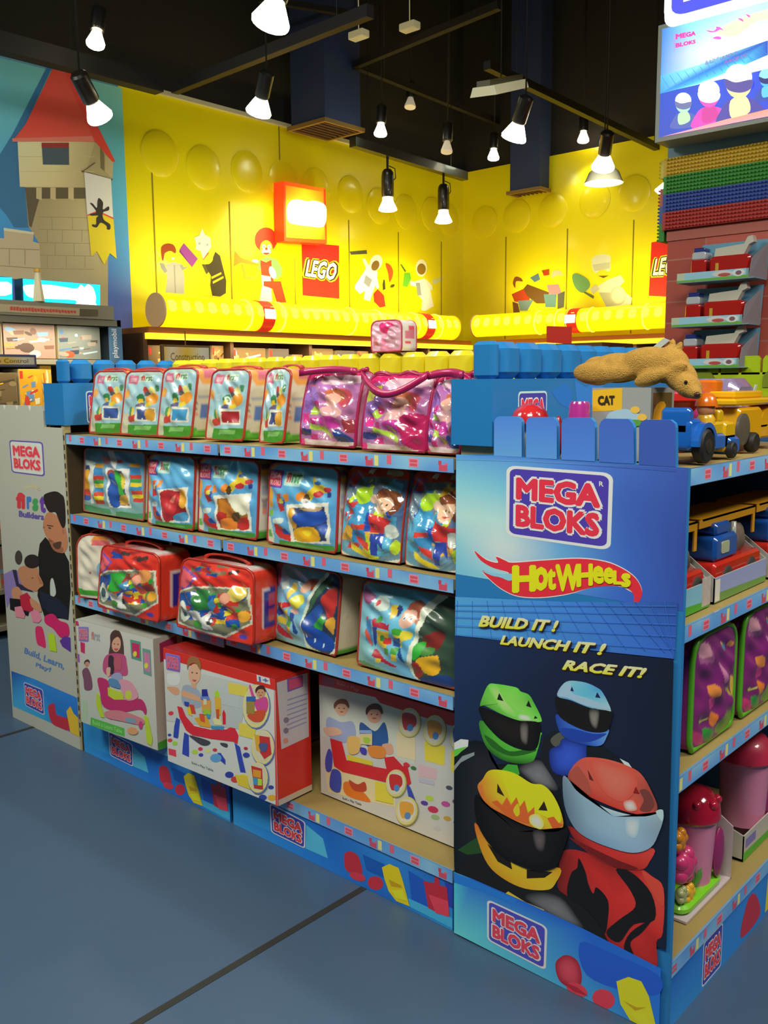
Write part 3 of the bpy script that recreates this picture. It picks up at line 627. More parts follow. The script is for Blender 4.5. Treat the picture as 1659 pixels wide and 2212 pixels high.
# hanging category boards
def cat_board(pl, px0, px1, word, label):
    q = [Vector(on('x', pl, a, b)) for a, b in (px0, px1)]; y0, z1 = q[0].y, q[0].z; y1 = q[1].y; z0 = q[1].z
    e = empty('category_sign', (pl, y0, z0), 0, label, 'sign')
    MB().cyl((pl-.015, (y0+y1)/2, z1-.01), (pl-.015, (y0+y1)/2, 1.84), .004, n=6).cyl((pl-.015, (y0+y1)/2, 1.84), (pl-.09, (y0+y1)/2, 1.845), .004, n=6).build('hanger', mat('6a5030', .5), e, world=True); MB().rbox(pl-.03, pl, y0, y1, z0, z1, .006, 'x').build('sign_frame', mat('6a5030' if word[0] == 'C' else '50587a', .5), e, world=True)
    A = Art(); A.sh = []; t = .014
    A.grid([['e8c060', 'e8e0d0', 'e8b830', 'e8c848', 'e0ddd0', 'd8d0b8']]*2, [(y0+t, z1-t), (y1-t, z1-t), (y1-t, z0+t), (y0+t, z0+t)], 6)
    A.text('8a7020', word, [(y0+(y1-y0)*.16, z1-(z1-z0)*.34), (y1-(y1-y0)*.14, z1-(z1-z0)*.34), (y1-(y1-y0)*.14, z0+(z1-z0)*.32), (y0+(y1-y0)*.16, z0+(z1-z0)*.32)], .01)
    A.build('sign_face', e, lambda a, b: (pl, a, b), (1, 0, 0))
    return e
cat_board(-4.3, (350, 744), (456, 795), 'Construction', 'framed board reading Construction under the yellow tube')
cat_board(-4.2, (-60, 764), (80, 793), 'Radio Control', 'framed board reading Radio Control at the left edge')
p = Vector(on('x', -4.4, 1207, 722)); p = Vector(CAM+ray(1207, 724)*5.2)
tag(MB().prism([p+Vector((-.05, -.05, -.04)), p+Vector((.05, .05, -.05)), p+Vector((.05, .05, .045)), p+Vector((-.05, -.05, .05))], (.01, -.01, 0)).build('price_flag', mat('e8301c', .5)), 'small red paper flag sticking up behind the blue header', 'price sign')
# gondola carrying that flag: low brown island
tag(MB().box(p.x-.3, p.x+.3, p.y-.05, p.y+.3, 0, p.z-.05).build('display_island', mat('6a4a2c', .7)), 'low brown island behind the blue block header carrying a red flag', 'display')
# ---- blue wall shelving with two light boxes
u = empty('display_shelving', (-4.65, 0, 0), 0, 'grey shelving under the castle mural with two lit cyan signs', 'shelving')
GR = mat('8f8870', .6)
MB().box(-4.86, -4.42, -1.2, 1.47, 1.86, 1.90).build('canopy', mat('7c7a66', .5), u, world=True)
MB().box(-4.88, -4.86, -1.2, 1.47, 0, 1.9).build('back_panel', mat('4a4538', .6), u, world=True)
for z in (1.65, 1.3, .95, .6, .3, .08): MB().box(-4.86, -4.44, -1.2, 1.47, z-.03, z).build('shelf', GR, u, world=True)
for y in (-1.2, 1.46): MB().box(-4.88, -4.42, y-.015, y+.015, 0, 1.9).build('upright', mat('4a5a66', .6), u, world=True)
A = Art(plane_map('x', -4.41), 1.3); A.view(0, 600, 5.53)
A.poly('a89a78', [(-400, 290), (1170, 375), (1170, 465), (-400, 385)])
rnd = random.Random(4)
for i in range(22):
    x_ = 120+i*36; A.poly('b8483c', [(x_, 345+i*2.2), (x_+30, 347+i*2.2+rnd.uniform(-10, 8)), (x_+30, 395+i*1.6+rnd.uniform(-8, 12)), (x_, 388+i*1.4)])
A.poly('57503c', [(950, 368), (1170, 378), (1170, 462), (950, 455)])
A.build('shelf_header_print', u, plane_3d('x', -4.41), (1, 0, 0)); MB().box(-4.44, -4.412, -1.2, 1.42, 1.9, 1.985).build('shelf_header', GR, u, world=True)
def lightbox(px, label, art):
    pl = -4.46; q = [Vector(on('x', pl, *p)) for p in px]; e = empty('light_box', q[3], 0, label, 'lit sign', 'lit cyan signs under the castle')
    MB().prism(q, (-.1, 0, 0)).build('sign_case', mat('2a5a78', .5), e, world=True)
    A = Art(plane_map('x', pl+.002), 1.0); A.view(0, 600, 5.53); art(A); A.build('sign_face', e, plane_3d('x', pl+.002), (1, 0, 0), m=print_mat(.4, emit=1.5)); return e
def lb1(A):
    A.poly('18c8f0', [(272, 10), (1195, 85), (1195, 375), (282, 312)])
    A.poly('f4ffff', [(275, 120), (330, 85), (600, 85), (900, 130), (960, 85), (1010, 110), (1050, 80), (1110, 120), (1145, 230), (1140, 300), (1165, 370), (950, 360), (870, 350), (900, 270), (520, 250), (340, 225)], 1)
lightbox(((48, 601), (216, 615), (216, 669), (51, 657)), 'long glowing cyan sign below the castle tower', lb1)
lightbox(((-60, 592), (26, 599), (27, 655), (-60, 648)), 'second glowing cyan sign cut by the left edge', lambda A: (A.poly('18c8f0', [(-400, -20), (143, -4), (150, 300), (-400, 270)]), A.poly('f4ffff', [(-400, 50), (80, 45), (140, 80), (138, 190), (60, 215), (-400, 210)])))
p = Vector(on('x', -4.40, 90, 662)); e = empty('toy_tower', p, 0, 'small cream toy watchtower with an orange top between the lit signs', 'toy')
z1 = on('x', -4.40, 90, 616)[2]; b = Vector((-4.43, p.y, 1.987))
MB().cyl(b, b+U*(z1-1.9-.01), .035, .014, 8).build('tower_body', mat('e8dcb0', .5), e, world=True); MB().cyl(b+U*(z1-1.9-.01), b+U*(z1-1.9+.008), .02, .02, 8).build('tower_top', mat('e0a830', .5), e, world=True)
lamp('AREA', (-4.3, .4, 1.84), (-4.7, .4, 1.3), 6, (1, .9, .7), 1.8, sizey=.05)
# big picture boxes there
PL = [['8a7060', 'a88868', '6a4a38', 'c87838', '7090a8', 'c8b898', '4a3a30'], ['6a7068', '3a6a98', '8a8070', 'c84828', '4a3a30', '9ab0b8', '2a3a48']]
def bgbox(px, pl, h0, label, pal, seed):
    a = on('x', pl, *px[0]); b = on('x', pl, *px[1]); top = min(a[2], 1.852 if h0 > 1.5 else 1.61)
    e = boxed_set((pl, a[1], h0), (pl, b[1], h0), top-h0, .2, label, pal, seed, 'large boxes under the lit signs')
    return e
bgbox(((0, 690), (121, 780)), -4.46, 1.652, 'wide boxed toy with a busy brown battle picture', PL[0], 7)
bgbox(((123, 696), (218, 780)), -4.46, 1.652, 'squarer boxed toy with a grey and orange knight picture', PL[1], 9)
bgbox(((86, 788), (113, 850)), -4.46, 1.302, 'small yellow and blue boxed toy left of the header', [['c89a28'], ][0]+['e0b030', '7088a8', 'b86828', 'd8c8a0'], 11)
bgbox(((40, 798), (92, 860)), -4.45, 1.302, 'orange boxed toy with small pictures above the white panel', ['d89a1c', 'e8b030', '6888a8', 'b86020', 'c84030', 'e8d8b0'], 12)
e = bgbox(((-80, 806), (38, 860)), -4.45, 1.302, 'yellow windowed toy package at the left edge', ['6a5838', '8a7850', '4a4030', 'd8a820'], 13)
for zz in (.95, .6, .3):
    for k in range(3):
        boxed_set((-4.46, -1.0+k*.8, zz), (-4.46, -.3+k*.8, zz), .25, .2, 'boxed toy on the grey shelving, %s shelf, %s place' % ({.95: 'middle', .6: 'low', .3: 'lowest'}[zz], ('near', 'centre', 'far')[k]), PL[k % 2]+['c84828', '3858a8'], 20+k+int(zz*10), 'boxes low on the grey shelving')

# vertical name strip on the end post of the grey shelving
MB().box(-4.43, -4.418, 1.385, 1.475, 1.62, 1.855).build('name_strip', mat('5a84a8', .5), u, world=True)
A = Art(lambda p: p, 1.6); A.text('dfe6ea', 'playmobil', [(1.40, 1.665), (1.40, 1.845), (1.448, 1.845), (1.448, 1.665)], .02); A.build('name_strip_print', u, lambda a, b: (-4.418, a, b), (1, 0, 0))
# ---------------------------------------------------------------- brick pillar, baseplate bands, lit sign
PY = 2.7
q0 = on('y', PY, 1440, 500); x0 = float(on('y', PY, 1446, 420)[0])
PX1 = x0+1.4
e = empty('brick_pillar', (x0+.7, PY+.4, 0), 0, 'red brick pillar under the coloured baseplates', 'pillar')
bm = bpy.data.materials.new('brickwork'); bm.use_nodes = True; nt = bm.node_tree; bs = nt.nodes['Principled BSDF']; bt = nt.nodes.new('ShaderNodeTexBrick'); tc = nt.nodes.new('ShaderNodeTexCoord'); mp_ = nt.nodes.new('ShaderNodeMapping')
nt.links.new(tc.outputs['Object'], mp_.inputs[0]); mp_.inputs['Rotation'].default_value = (math.radians(90), 0, 0); nt.links.new(mp_.outputs[0], bt.inputs[0])
bt.inputs['Color1'].default_value = (*lin(hexc('cc6050')), 1); bt.inputs['Color2'].default_value = (*lin(hexc('b84e40')), 1); bt.inputs['Mortar'].default_value = (*lin(hexc('c07c6c')), 1)
bt.inputs['Scale'].default_value = 1; bt.inputs['Brick Width'].default_value = .5; bt.inputs['Row Height'].default_value = .105; bt.inputs['Mortar Size'].default_value = .004
nt.links.new(bt.outputs[0], bs.inputs['Base Color']); bs.inputs['Roughness'].default_value = .5
MB().box(x0, PX1, PY, PY+.8, 0, 3.2).build('brickwork', bm, e, world=True)
MB().box(x0-.004, PX1, PY-.008, PY, on('y', PY, 1440, 522)[2], on('y', PY, 1440, 500)[2]).build('plain_band', mat('c06858', .5), e, world=True)
MB().box(x0-.01, PX1, PY-.012, PY, on('y', PY, 1450, 345)[2], on('y', PY, 1450, 315)[2]+.2).build('blue_band', mat('88b4cc', .5), e, world=True)
zt, zb = on('y', PY, 1450, 344)[2], on('y', PY, 1440, 499)[2]
cols = ('e0bc10', '2f9a28', '2f52b0', 'c03028'); nm = ('yellow', 'green', 'blue', 'red'); hb = (zt-zb)/4
for k in range(4):
    z1 = zt-k*hb; z0 = z1-hb; M = MB().box(x0-.02, PX1, PY-.03, PY-.001, z0, z1); nx = 83; nr = 5; px = hb/nr
    for i in range(nx):
        for j in range(nr): M.lathe((x0+px*(i+.1), PY-.03, z0+px*(j+.5)), [(px*.3, 0), (px*.3, .012), (px*.22, .014)], (0, -1, 0), 7)
    b = M.build('baseplate_band', mat(cols[k], .45), e, world=True); b['label'] = nm[k]+' studded baseplate band'
    c2 = ('e8d850', 'c86858', '4068b8', '2f9a28')[k]; off = -.05 if k else 0
    M = MB().box(x0-.05, x0-.021, PY+.0, PY+.6, z0+off, z1+off)
    for j in range(nr):
        for i in range(8): M.lathe((x0-.05, PY+px*(i+.6), z0+off+px*(j+.5)), [(px*.3, 0), (px*.3, .012), (px*.22, .014)], (-1, 0, 0), 7)
    b = M.build('baseplate_band', mat(c2, .45), e, world=True); b['label'] = ('pale yellow', 'red', 'blue', 'green')[k]+' studded band on the narrow side'
# lit sign above
SY = PY-.2
e = empty('light_box', on('y', SY, 1540, 200), 0, 'large glowing blue sign with racing figures above the brick pillar', 'lit sign')
mS = plane_map('y', SY)
def S(x, y): return mS((1400+x/6.405, y/6.405))
bl = S(92, 1975); tl = S(150, 355); z0 = bl[1]; z1 = tl[1]; xL = bl[0]; xR = xL+1.35
MB().box(xL, xR, SY, SY+.16, z0, z1).build('sign_case', mat('9aa49a', .4), e, world=True)
A = Art(mS, 1.0); A.view(1400, 0, 6.405); fr = .02
EM = lambda x0_, z1_, x1_, z0_: [(x0_, z1_), (x1_, z1_), (x1_, z0_), (x0_, z0_)]
A.o = (0, 0, 1.); A.mp = lambda p: p
zz = [z1-fr, z1-(z1-z0)*.5, z0+(z1-z0)*.42, z0+fr]
A.grid([['4080e0', '80e8ff', 'b0f4ff', '58b8f0', '3868e0', '3040d0', '3848d0'], ['5090f0', 'f0ffff', 'f8ffff', 'c0f8ff', '60c8f0', '3040d8', '3040d0'], ['58a8f8', 'c8ffff', 'f0ffff', 'a0f0ff', '60d0f0', '3050d8', '3040d0']], EM(xL+fr, zz[0], xR-fr, zz[2]), 10)
A.grid([['2848c0', '3050d0', '3450d8', '3040d0', '2838c0']]+[['3048b0', '3450c8', '3848d0', '3040c8', '2838b8']], EM(xL+fr, zz[2], xR-fr, zz[3]), 5)
A.mp = mS; A.view(1400, 0, 6.405)
A.poly(['50b0f0', '90f0ff', '60c8f0', '2850c0', '2850c0', '60d8f0', '70e8ff', '3090e0'], [(155, 1060), (700, 900), (1300, 680), (1659, 560), (1659, 760), (1200, 960), (700, 1160), (160, 1300)])
for k in range(14): a = 190+k*105; A.poly('3c90d0', [(a, 1070-k*30), (a+6, 1068-k*30), (a+130-k*2, 1250-k*38), (a+120-k*2, 1254-k*38)])
A.poly('fff4c0', [(1000, 400), (1250, 260), (1659, 130), (1800, 120), (1800, 250), (1500, 300), (1250, 480), (1050, 500), (940, 440)], 1)
A.poly('e060c8', [(805, 415), (900, 430), (945, 395), (940, 370), (1000, 378), (1050, 430), (1000, 410), (940, 440), (860, 448)], 1); A.poly('e060c8', [(895, 525), (960, 503), (1012, 520), (1000, 545), (930, 540)], 1); A.poly('e060b8', [(1240, 255), (1300, 260), (1325, 300), (1290, 290)], 1); A.poly('e060b8', [(1350, 195), (1410, 215), (1400, 245)], 1)
A.poly('9a9ae8', [(355, 465), (372, 460), (372, 690), (355, 695)]); A.text('e83ca0', 'MEGA', [(380, 470), (660, 425), (660, 490), (380, 550)], .06); A.text('e83ca0', 'BLOKS', [(380, 600), (660, 545), (660, 600), (380, 665)], .06)
A.text('7860a0', 'BUILD IT! LAUNCH IT!', [(800, 850), (1240, 710), (1240, 760), (800, 905)], .02, .2); A.text('a860a0', 'RACE IT!', [(1070, 850), (1390, 745), (1390, 790), (1070, 890)], .02, .2)
def fig(cx, cy, s, dome, vis, chin, body, chest):
    A.poly(body, [(cx-s*1.5, cy+s*3.4), (cx-s*1.25, cy+s*2.2), (cx-s*.6, cy+s*1.5), (cx+s*.7, cy+s*1.4), (cx+s*1.6, cy+s*1.9), (cx+s*1.9, cy+s*3.0)], 1); A.poly(chest, [(cx-s*.6, cy+s*1.6), (cx+s*.5, cy+s*1.3), (cx+s*.8, cy+s*2.4), (cx-s*.5, cy+s*2.9)], 1)
    A.ell(chin, cx, cy+s*.35, s*.95, s*1.1); A.ell(dome, cx, cy-s*.1, s, s*.95); A.poly(vis, [(cx-s, cy+s*.05), (cx-s*.2, cy+s*.3), (cx+s*.98, cy+s*.1), (cx+s*.9, cy+s*.75), (cx+s*.1, cy+s*1.05), (cx-s*.8, cy+s*.8)], 1)
fig(1640, 1060, 100, '90e8ff', '303070', '58b8f0', '3850a8', '60c0f0')
fig(490, 1400, 112, 'f0fff8', '6870a0', 'b0e8c0', '5060b0', 'b8f0b0'); fig(845, 1270, 150, 'fff4f8', 'e8f8ff', 'e850b8', 'e048b8', 'c83c98'); fig(1260, 1090, 190, 'fff4f0', '58509a', 'ffe8a0', '5048a0', 'fff0a8')
A.poly(['ff90a8', 'ffa890', 'ffb090', 'ff9878', 'f8a0a0', 'ffa0b0'], [(200, 1930), (600, 1790), (1100, 1650), (1800, 1480), (1800, 1640), (240, 1945)])
for i, (P, C, l) in enumerate(A.sh): A.sh[i] = ([np.stack([np.clip(p[:, 0], xL+fr, xR-fr), np.clip(p[:, 1], z0+fr, z1-fr)], 1) for p in P], C, l)
A.build('sign_face', e, lambda a, b: (a, SY, b), (0, -1, 0), m=print_mat(.4, emit=.95), lift=.0006)
# logo board standing on top of the sign
A = Art(mS, 1.0); a = S(250, 310); b0 = a[1]-.03; xa = S(240, 0)[0]
MB().rbox(xa, xa+1.05, SY-.03, SY+.12, b0, b0+.62, .05, 'y', 5).build('logo_board', mat('f4f6ff', .4, emit=.9), e, world=True)
A.mp = lambda p: p; A.logo([(xa+.01, b0+.61), (xa+1.04, b0+.61), (xa+1.04, b0+.01), (xa+.01, b0+.01)], rim='ffffff', bg='4a50e8', ink='f04890', halo='ffffff')
A.build('logo_print', e, lambda u_, v_: (u_, SY-.03, v_), (0, -1, 0), m=print_mat(.4, emit=1.0))
MB().box(xL+.2, PX1-.1, SY+.16, PY+.3, z0+.1, 4.6).build('sign_support', mat('2a2830', .8), e, world=True)
# lime header on its island, between the toys and the pillar
LY = 2.55; xa = float(on('y', LY, 1468, 780)[0])
e = empty('block_header', (xa+.6, LY, 1.4), 0, 'lime green block header with arches behind the toy trucks', 'display header', 'block-shaped headers on the display')
lm = mat('c4e018', .35, coat=.1)
M = MB()
for k in range(11):
    a = xa+.012+k*.0985; M.prism([(a, LY, 1.52), (a+.086, LY, 1.52), (a+.086, LY, 1.59), (a+.074, LY, 1.607), (a+.012, LY, 1.607), (a, LY, 1.59)], (0, .02, 0))
M.build('header_tab', lm, e, world=True)
MB().box(xa, xa+1.1, LY, LY+.02, 1.34, 1.53).build('base_block', lm, e, world=True)
for k in range(3):
    c = xa+.095+k*.4; pts = [(c+.085*math.cos(t), LY-.001, 1.495+.06*math.sin(t)) for t in np.linspace(0, math.pi, 14)]
    MB().prism(pts+[(c-.085, LY-.001, 1.46), (c+.085, LY-.001, 1.46)], (0, -.006, 0)).build('arch_recess', mat('8a9a14', .6), e, world=True)
tag(MB().box(xa, xa+1.1, LY+.0, PY-.035, 0, 1.34).build('display_island', mat('a84838', .6)), 'reddish island under the lime header in front of the brick pillar', 'display')
# ---------------------------------------------------------------- the block display: shelving frame
G = 1.65
def BA(**k): return Art(plane_map('y', 0.0), G)
BEIGE = mat('a08a50', .7, noise=.12, scale=14); BRN = mat('4a3d28', .8); UPR = mat('b8a878', .6)
def strip(parent, f, L, seed=0, name='shelf_edge_print', nrm=(0, -1, 0), h=.036, off=0.0):
    """printed price rail: f(t, z) -> point, t along it, z up from its lower rim"""
    A = Art(None, 1.75); rnd = random.Random(seed)
    A.grid([[('6c9cc8', '5a8cc0', '78a8d0', '4f82bc')[rnd.randrange(4)] for _ in range(12)] for _ in range(2)], [(0, h), (L, h), (L, 0), (0, 0)], 12)
    t = -.26+off
    while t < L:
        def R(c, a, b, z0, z1, sk=.0):
            a += t; b += t
            if a > .004 and b < L-.004: A.poly(c, [(a, z0*h), (b, z0*h), (b+sk, z1*h), (a+sk, z1*h)])
        R('c87c90', .002, .036, .2, .86); R('b84858', .006, .032, .56, .76); R('b84858', .006, .032, .28, .48)
        R('b04458', .105, .132, .08, .5); R('a83c50', .103, .113, .5, .8); R('c85868', .124, .133, .5, .66)
        R('d8bc70', .138, .153, .1, .9); R('c05468', .184, .2, .3, .98); t += .26
    return A.build(name, parent, lambda a, b: f(a, b), nrm, lift=.0003)
def bay(x0, x1, z3, label, off):
    e = empty('display_shelving', ((x0+x1)/2, .25, 0), 0, label, 'shelving', 'shelving bays of the block display')
    MB().box(x0+.01, x1-.01, .47, .49, .02, 1.335).build('back_panel', BRN, e, world=True)
    for z, y0 in ((1.305, .0), (.99, .0), (z3, -.0), (.18, .0)):
        y1 = .465
        s = MB().box(x0+.004, x1-.004, y0+.004, y1, z-.03, z-.002).build('shelf', BEIGE, e, world=True)
        MB().box(x0+.004, x1-.004, y0, y0+.004, z-.038, z).build('shelf_edge', mat('6f9cc4', .25, coat=.6), s, world=True)
        strip(s, lambda a, b, y0=y0, z=z: (x0+.004+a, y0, z-.037+b), x1-x0-.008, int(z*100), off=off)
    k = MB().box(x0+.006, x1-.006, .004, .012, 0, .143).build('kick_plate', mat('1f6fc0', .4), e, world=True)
    return e, k
B2, K2 = bay(-1.575, -.615, .672, 'right shelving bay holding the red-banded picture box behind the racing panel', .02)
B1, K1 = bay(-2.54, -1.580, .660, 'left shelving bay holding the white box with the girl and the red zip bags', .10)
MB().box(-2.548, -2.542, .005, .465, 0, 1.31).build('side_upright', BRN, B1, world=True)
# perforated post at the left end of the run
M = MB()
for y in (.16, .40): M.box(-2.56, -2.549, y, y+.035, 0, 1.34)
o = M.build('upright', UPR, B1, world=True)
M = MB()
for k in range(30): M.box(-2.5492, -2.5465, .163, .190, .2+k*.036, .2+k*.036+.018)
M.build('upright_slot', mat('3c3620', .8), B1, world=True)
M = MB()
for y in (.0,): M.box(-2.575, -2.55, .004, .03, 0, 1.34)
M.build('upright', UPR, B1, world=True)
M = MB()
for k in range(34): M.box(-2.568, -2.556, .0025, .005, .06+k*.037, .06+k*.037+.02)
M.build('upright_slot', mat('3c3620', .8), B1, world=True)
def kick_art(A, dx):
    b = 'mp'
    A.mp = (lambda g: (lambda p: (g(p)[0]+dx, g(p)[1])))(plane_map('y', .004))
    A.view(300, 1640, 2.3366)
    A.poly('2a86d0', [(472, 130), (660, 225), (665, 365), (475, 285)]); A.poly('4aa4dc', [(845, 330), (930, 400), (955, 500), (842, 450)])
    A.poly('1450a4', [(1130, 480), (1240, 530), (1240, 600), (1150, 560)]); A.poly('1c50b0', [(1360, 560), (1440, 610), (1480, 800), (1380, 740)]); A.poly('28389c', [(1545, 620), (1595, 640), (1598, 760), (1560, 740)])
    A.poly('3c9ce0', [(1360, 700), (1600, 810), (1600, 862), (1370, 745)])
    A.logo([(660, 218), (842, 316), (840, 452), (668, 368)], rim='c8d8e0')
    A.poly('a82838', [(1038, 480), (1065, 465), (1100, 480), (1120, 520), (1125, 580), (1060, 570), (1040, 540)], 1); A.ell('b83444', 1105, 592, 42, 20, 20); A.ell('b02c3c', 1195, 625, 40, 34, 20)
    A.poly('d8b418', [(1228, 545), (1265, 528), (1312, 548), (1330, 600), (1368, 742), (1300, 715), (1262, 665), (1240, 600)]); A.poly('b08c10', [(1262, 605), (1325, 635), (1330, 648), (1275, 640)]); A.poly('e8d020', [(1275, 660), (1335, 660), (1355, 715), (1300, 700)])
    A.poly('a82838', [(1438, 612), (1490, 625), (1495, 590), (1515, 590), (1520, 635), (1555, 645), (1570, 790), (1500, 770), (1462, 750)]); A.poly('c83c50', [(1462, 680), (1562, 715), (1568, 795), (1500, 775)])
for par, dx in ((K2, 0.0), (K1, -.965)):
    A = Art(None, G); A.mp = (lambda d: (lambda p: (p[0]+d, p[1])))(dx)
    A.grid([['1a5cb0', '1f70c4', '1858ac', '2c7cc8', '1c50a8'], ['2f8ad0', '2478c8', '1f6cc0', '1c5cb4', '2c88d4']], [(-1.569, .143), (-.621, .143), (-.621, 0), (-1.569, 0)], 8)
    kick_art(A, dx)
    # keep only what lies on the plate
    A.sh = [s for s in A.sh]; 
    for i, (P, C, l) in enumerate(A.sh): A.sh[i] = ([np.stack([np.clip(p[:, 0], -1.569+dx, -.621+dx), np.clip(p[:, 1], .001, .142)], 1) for p in P], C, l)
    A.build('kick_plate_print', par, lambda a, b: (a, .004, b), (0, -1, 0), lift=.0003)
# end units
def endunit(x0, x1, face, label, heights, name='display_shelving'):
    """unit whose shelves open towards +x or -x"""
    e = empty(name, ((x0+x1)/2, .5, 0), 0, label, 'shelving', 'shelving bays of the block display')
    xb, xf = (x0, x1) if face > 0 else (x1, x0)
    MB().box(min(xb, xb+face*.03), max(xb, xb+face*.03), .02, 1.0, 0, 1.335).build('back_panel', mat('7c95a8', .7) if face > 0 else BRN, e, world=True)
    for i, z in enumerate(heights):
        s = MB().box(min(xb+face*.03, xf-face*.006), max(xb+face*.03, xf-face*.006), .016, .995, z-.03, z-.002).build('shelf', BEIGE, e, world=True)
        MB().box(min(xf-face*.006, xf), max(xf-face*.006, xf), .016, .995, z-.038, z).build('shelf_edge', mat('6f9cc4', .25, coat=.6), s, world=True)
        strip(s, lambda a, b, z=z: (xf, (.016+a) if face > 0 else (.995-a), z-.037+b), .975, 7+i, nrm=(face, 0, 0), off=(.075, .1, .13, .0)[i])
    k = MB().box(min(xf-face*.014, xf-face*.004), max(xf-face*.014, xf-face*.004), .016, .995, 0, .133).build('kick_plate', mat('1f6fc0', .4), e, world=True)
    MB().box(min(xb, xf-face*.02), max(xb, xf-face*.02), .996, 1.01, 0, 1.335).build('side_panel', mat('2f6ab0', .6), e, world=True)
    return e, k
ER, KR = endunit(-.497, 0.0, 1, 'end shelving unit right of the racing panel with trucks and backpacks', (1.312, .966, .62, .17))
A = Art(None, G); A.grid([['1c5cb0', '2a78c4', '1c60b4'], ['2f84cc', '2474c0', '2a70b8']], [(.016, .133), (.99, .133), (.99, 0), (.016, 0)], 6)
A.logo([(.21, .129), (.33, .129), (.33, .006), (.21, .006)], rim='c8d8e0'); A.poly('a82838', [(.46, .02), (.5, .11), (.56, .1), (.6, .02)], 1); A.poly('d8b418', [(.64, .01), (.65, .12), (.69, .12), (.7, .01)])
A.build('kick_plate_print', KR, lambda a, b: (-.004, a, b), (1, 0, 0), lift=.0003)
endunit(-3.15, -2.69, -1, 'end shelving unit hidden behind the white family panel', (1.30, .966, .62, .17))
# block headers on top
def header(x0, x1, sx0, sx1, label, ys, logo_y, gap, wide0):
    e = empty('block_header', ((x0+x1)/2, .5, 1.34), 0, label, 'display header', 'block-shaped headers on the display')
    bm = mat('2682c8', .38, coat=.15, noise=.05, scale=3)
    MB().box(x0, x1, .0, 1.0, 1.34, 1.505).build('base_block', bm, e, world=True)
    y = 0.0; k = 0
    while y < .999:
        y1 = ys[k] if k < len(ys) else y+.1
        y1 = min(y1, 1.0); MB().rbox(sx0, sx1, y+gap/2, y1-gap/2, 1.505, 1.597, .034, 'z', 6).build('block_stud', bm, e, 'a', world=True); y = y1; k += 1
    A = Art(None, G); y0, y1 = logo_y; A.mp = lambda p: p
    A.logo([(y0, 1.473), (y1, 1.473), (y1, 1.345), (y0, 1.345)], rim='a8c4dc', ink='c83048')
    A.poly('1f66b4', [(y1+.02, 1.47), (y1+.09, 1.495), (y1+.13, 1.47), (y1+.12, 1.42), (y1+.06, 1.44)]); A.poly('2a70bc', [(y1+.14, 1.5), (y1+.2, 1.48), (y1+.3, 1.5), (y1+.3, 1.44), (y1+.16, 1.42)])
    A.build('header_print', e, lambda a, b: (x1, a, b), (1, 0, 0)); return e
HR = header(-.627, -.5, -.568, -.5, 'blue block header with round-topped studs behind the dog and the yellow-badged box', [.04, .143, .245, .345, .445, .535], (.112, .248), .004, 0)
HL = header(-2.69, -2.54, -2.607, -2.54, 'blue block header at the far left end above the white panel', [.05, .153, .258, .36, .458], (.098, .235), .016, 0)
e = empty('block_header', (-1.57, .53, 1.34), 0, 'yellow block header running behind the bags of the top shelf', 'display header', 'block-shaped headers on the display')
ym = mat('eadc28', .35, coat=.15)
MB().box(-2.53, -.635, .50, .56, 1.31, 1.515).build('base_block', ym, e, world=True)
x = -2.53; rnd = random.Random(3)
while x < -.70:
    M = MB().rbox(x+.005, x+.0945, .49, .56, 1.515, 1.597, .032, 'z', 6); M.build('block_stud', ym, e, 'a', world=True); x += .0995
# ---------------------------------------------------------------- the tall racing panel
m2 = plane_map('y', 0.0)
pts = [(45, 885), (300, 885), (303, 660), (312, 640), (330, 625), (455, 625), (478, 640), (490, 662), (490, 900), (516, 903), (520, 665), (528, 645), (545, 630), (700, 630), (722, 655), (728, 690), (728, 914), (756, 917), (760, 670), (772, 648), (790, 634), (955, 634), (978, 660), (985, 700), (985, 928), (1010, 932), (1014, 690), (1026, 660), (1050, 640), (1210, 642), (1236, 668), (1248, 700), (1250, 945), (1280, 950), (1285, 695), (1296, 668), (1320, 648), (1495, 648), (1525, 672), (1532, 700), (1532, 968), (1562, 972)]
P2 = [m2((970+a/3.13, 700+b/3.13)) for a, b in pts]; P2[0] = (-.612, P2[0][1])
e = empty('advertising_sign', (-.3, .005, 0), 0, 'tall blue side panel with five rounded tabs and four racing helmets', 'sign')
PANEL = e
poly = [(x, 0.001, z) for x, z in P2]+[(0.004, .001, P2[-1][1]), (.004, .001, 0), (-.612, .001, 0)]
MB().prism(poly, (0, .012, 0)).build('board', mat('2e86cc', .45), e, world=True)
A = Art(m2, 2.25); A.view(970, 700, 3.13)
def clipband(c, z0, z1): pass
MB().box(-.61, -.51, .02, .035, 1.30, 1.339).build('upright', UPR, e, world=True)
# body field of the print
W0, W1 = -.611, .0035
ZT = min(P2[0][1], P2[1][1])-.0005
def gridz(cols, z1, z0, n=10, x0=W0, x1=W1):
    mp = A.mp; o = A.o; A.mp = lambda p: p; A.o = (0, 0, 1.); A.grid(cols, [(x0, z1), (x1, z1), (x1, z0), (x0, z0)], n); A.mp = mp; A.o = o
zt = m2((1475, 1009))[1]-.001
gridz([['4a82b8', '4878b4', '4068ac', '34549c', '2c4488'], ['6aa0c4', '5c98c4', '3c6cae', '2f4c94', '2a4084'], ['8cb8cc', '8cb4c4', '4678b4', '2f4f98', '283c80'], ['6a9ec4', 'a4c4cc', '5488bc', '3054a0', '283c80'], ['5a94c4', '6aa0c8', '3f74b8', '2c50a0', '2a428a']], zt, 1.005, 14)
for q in ([(300, 885), (490, 900), (490, 905), (300, 985)],): pass
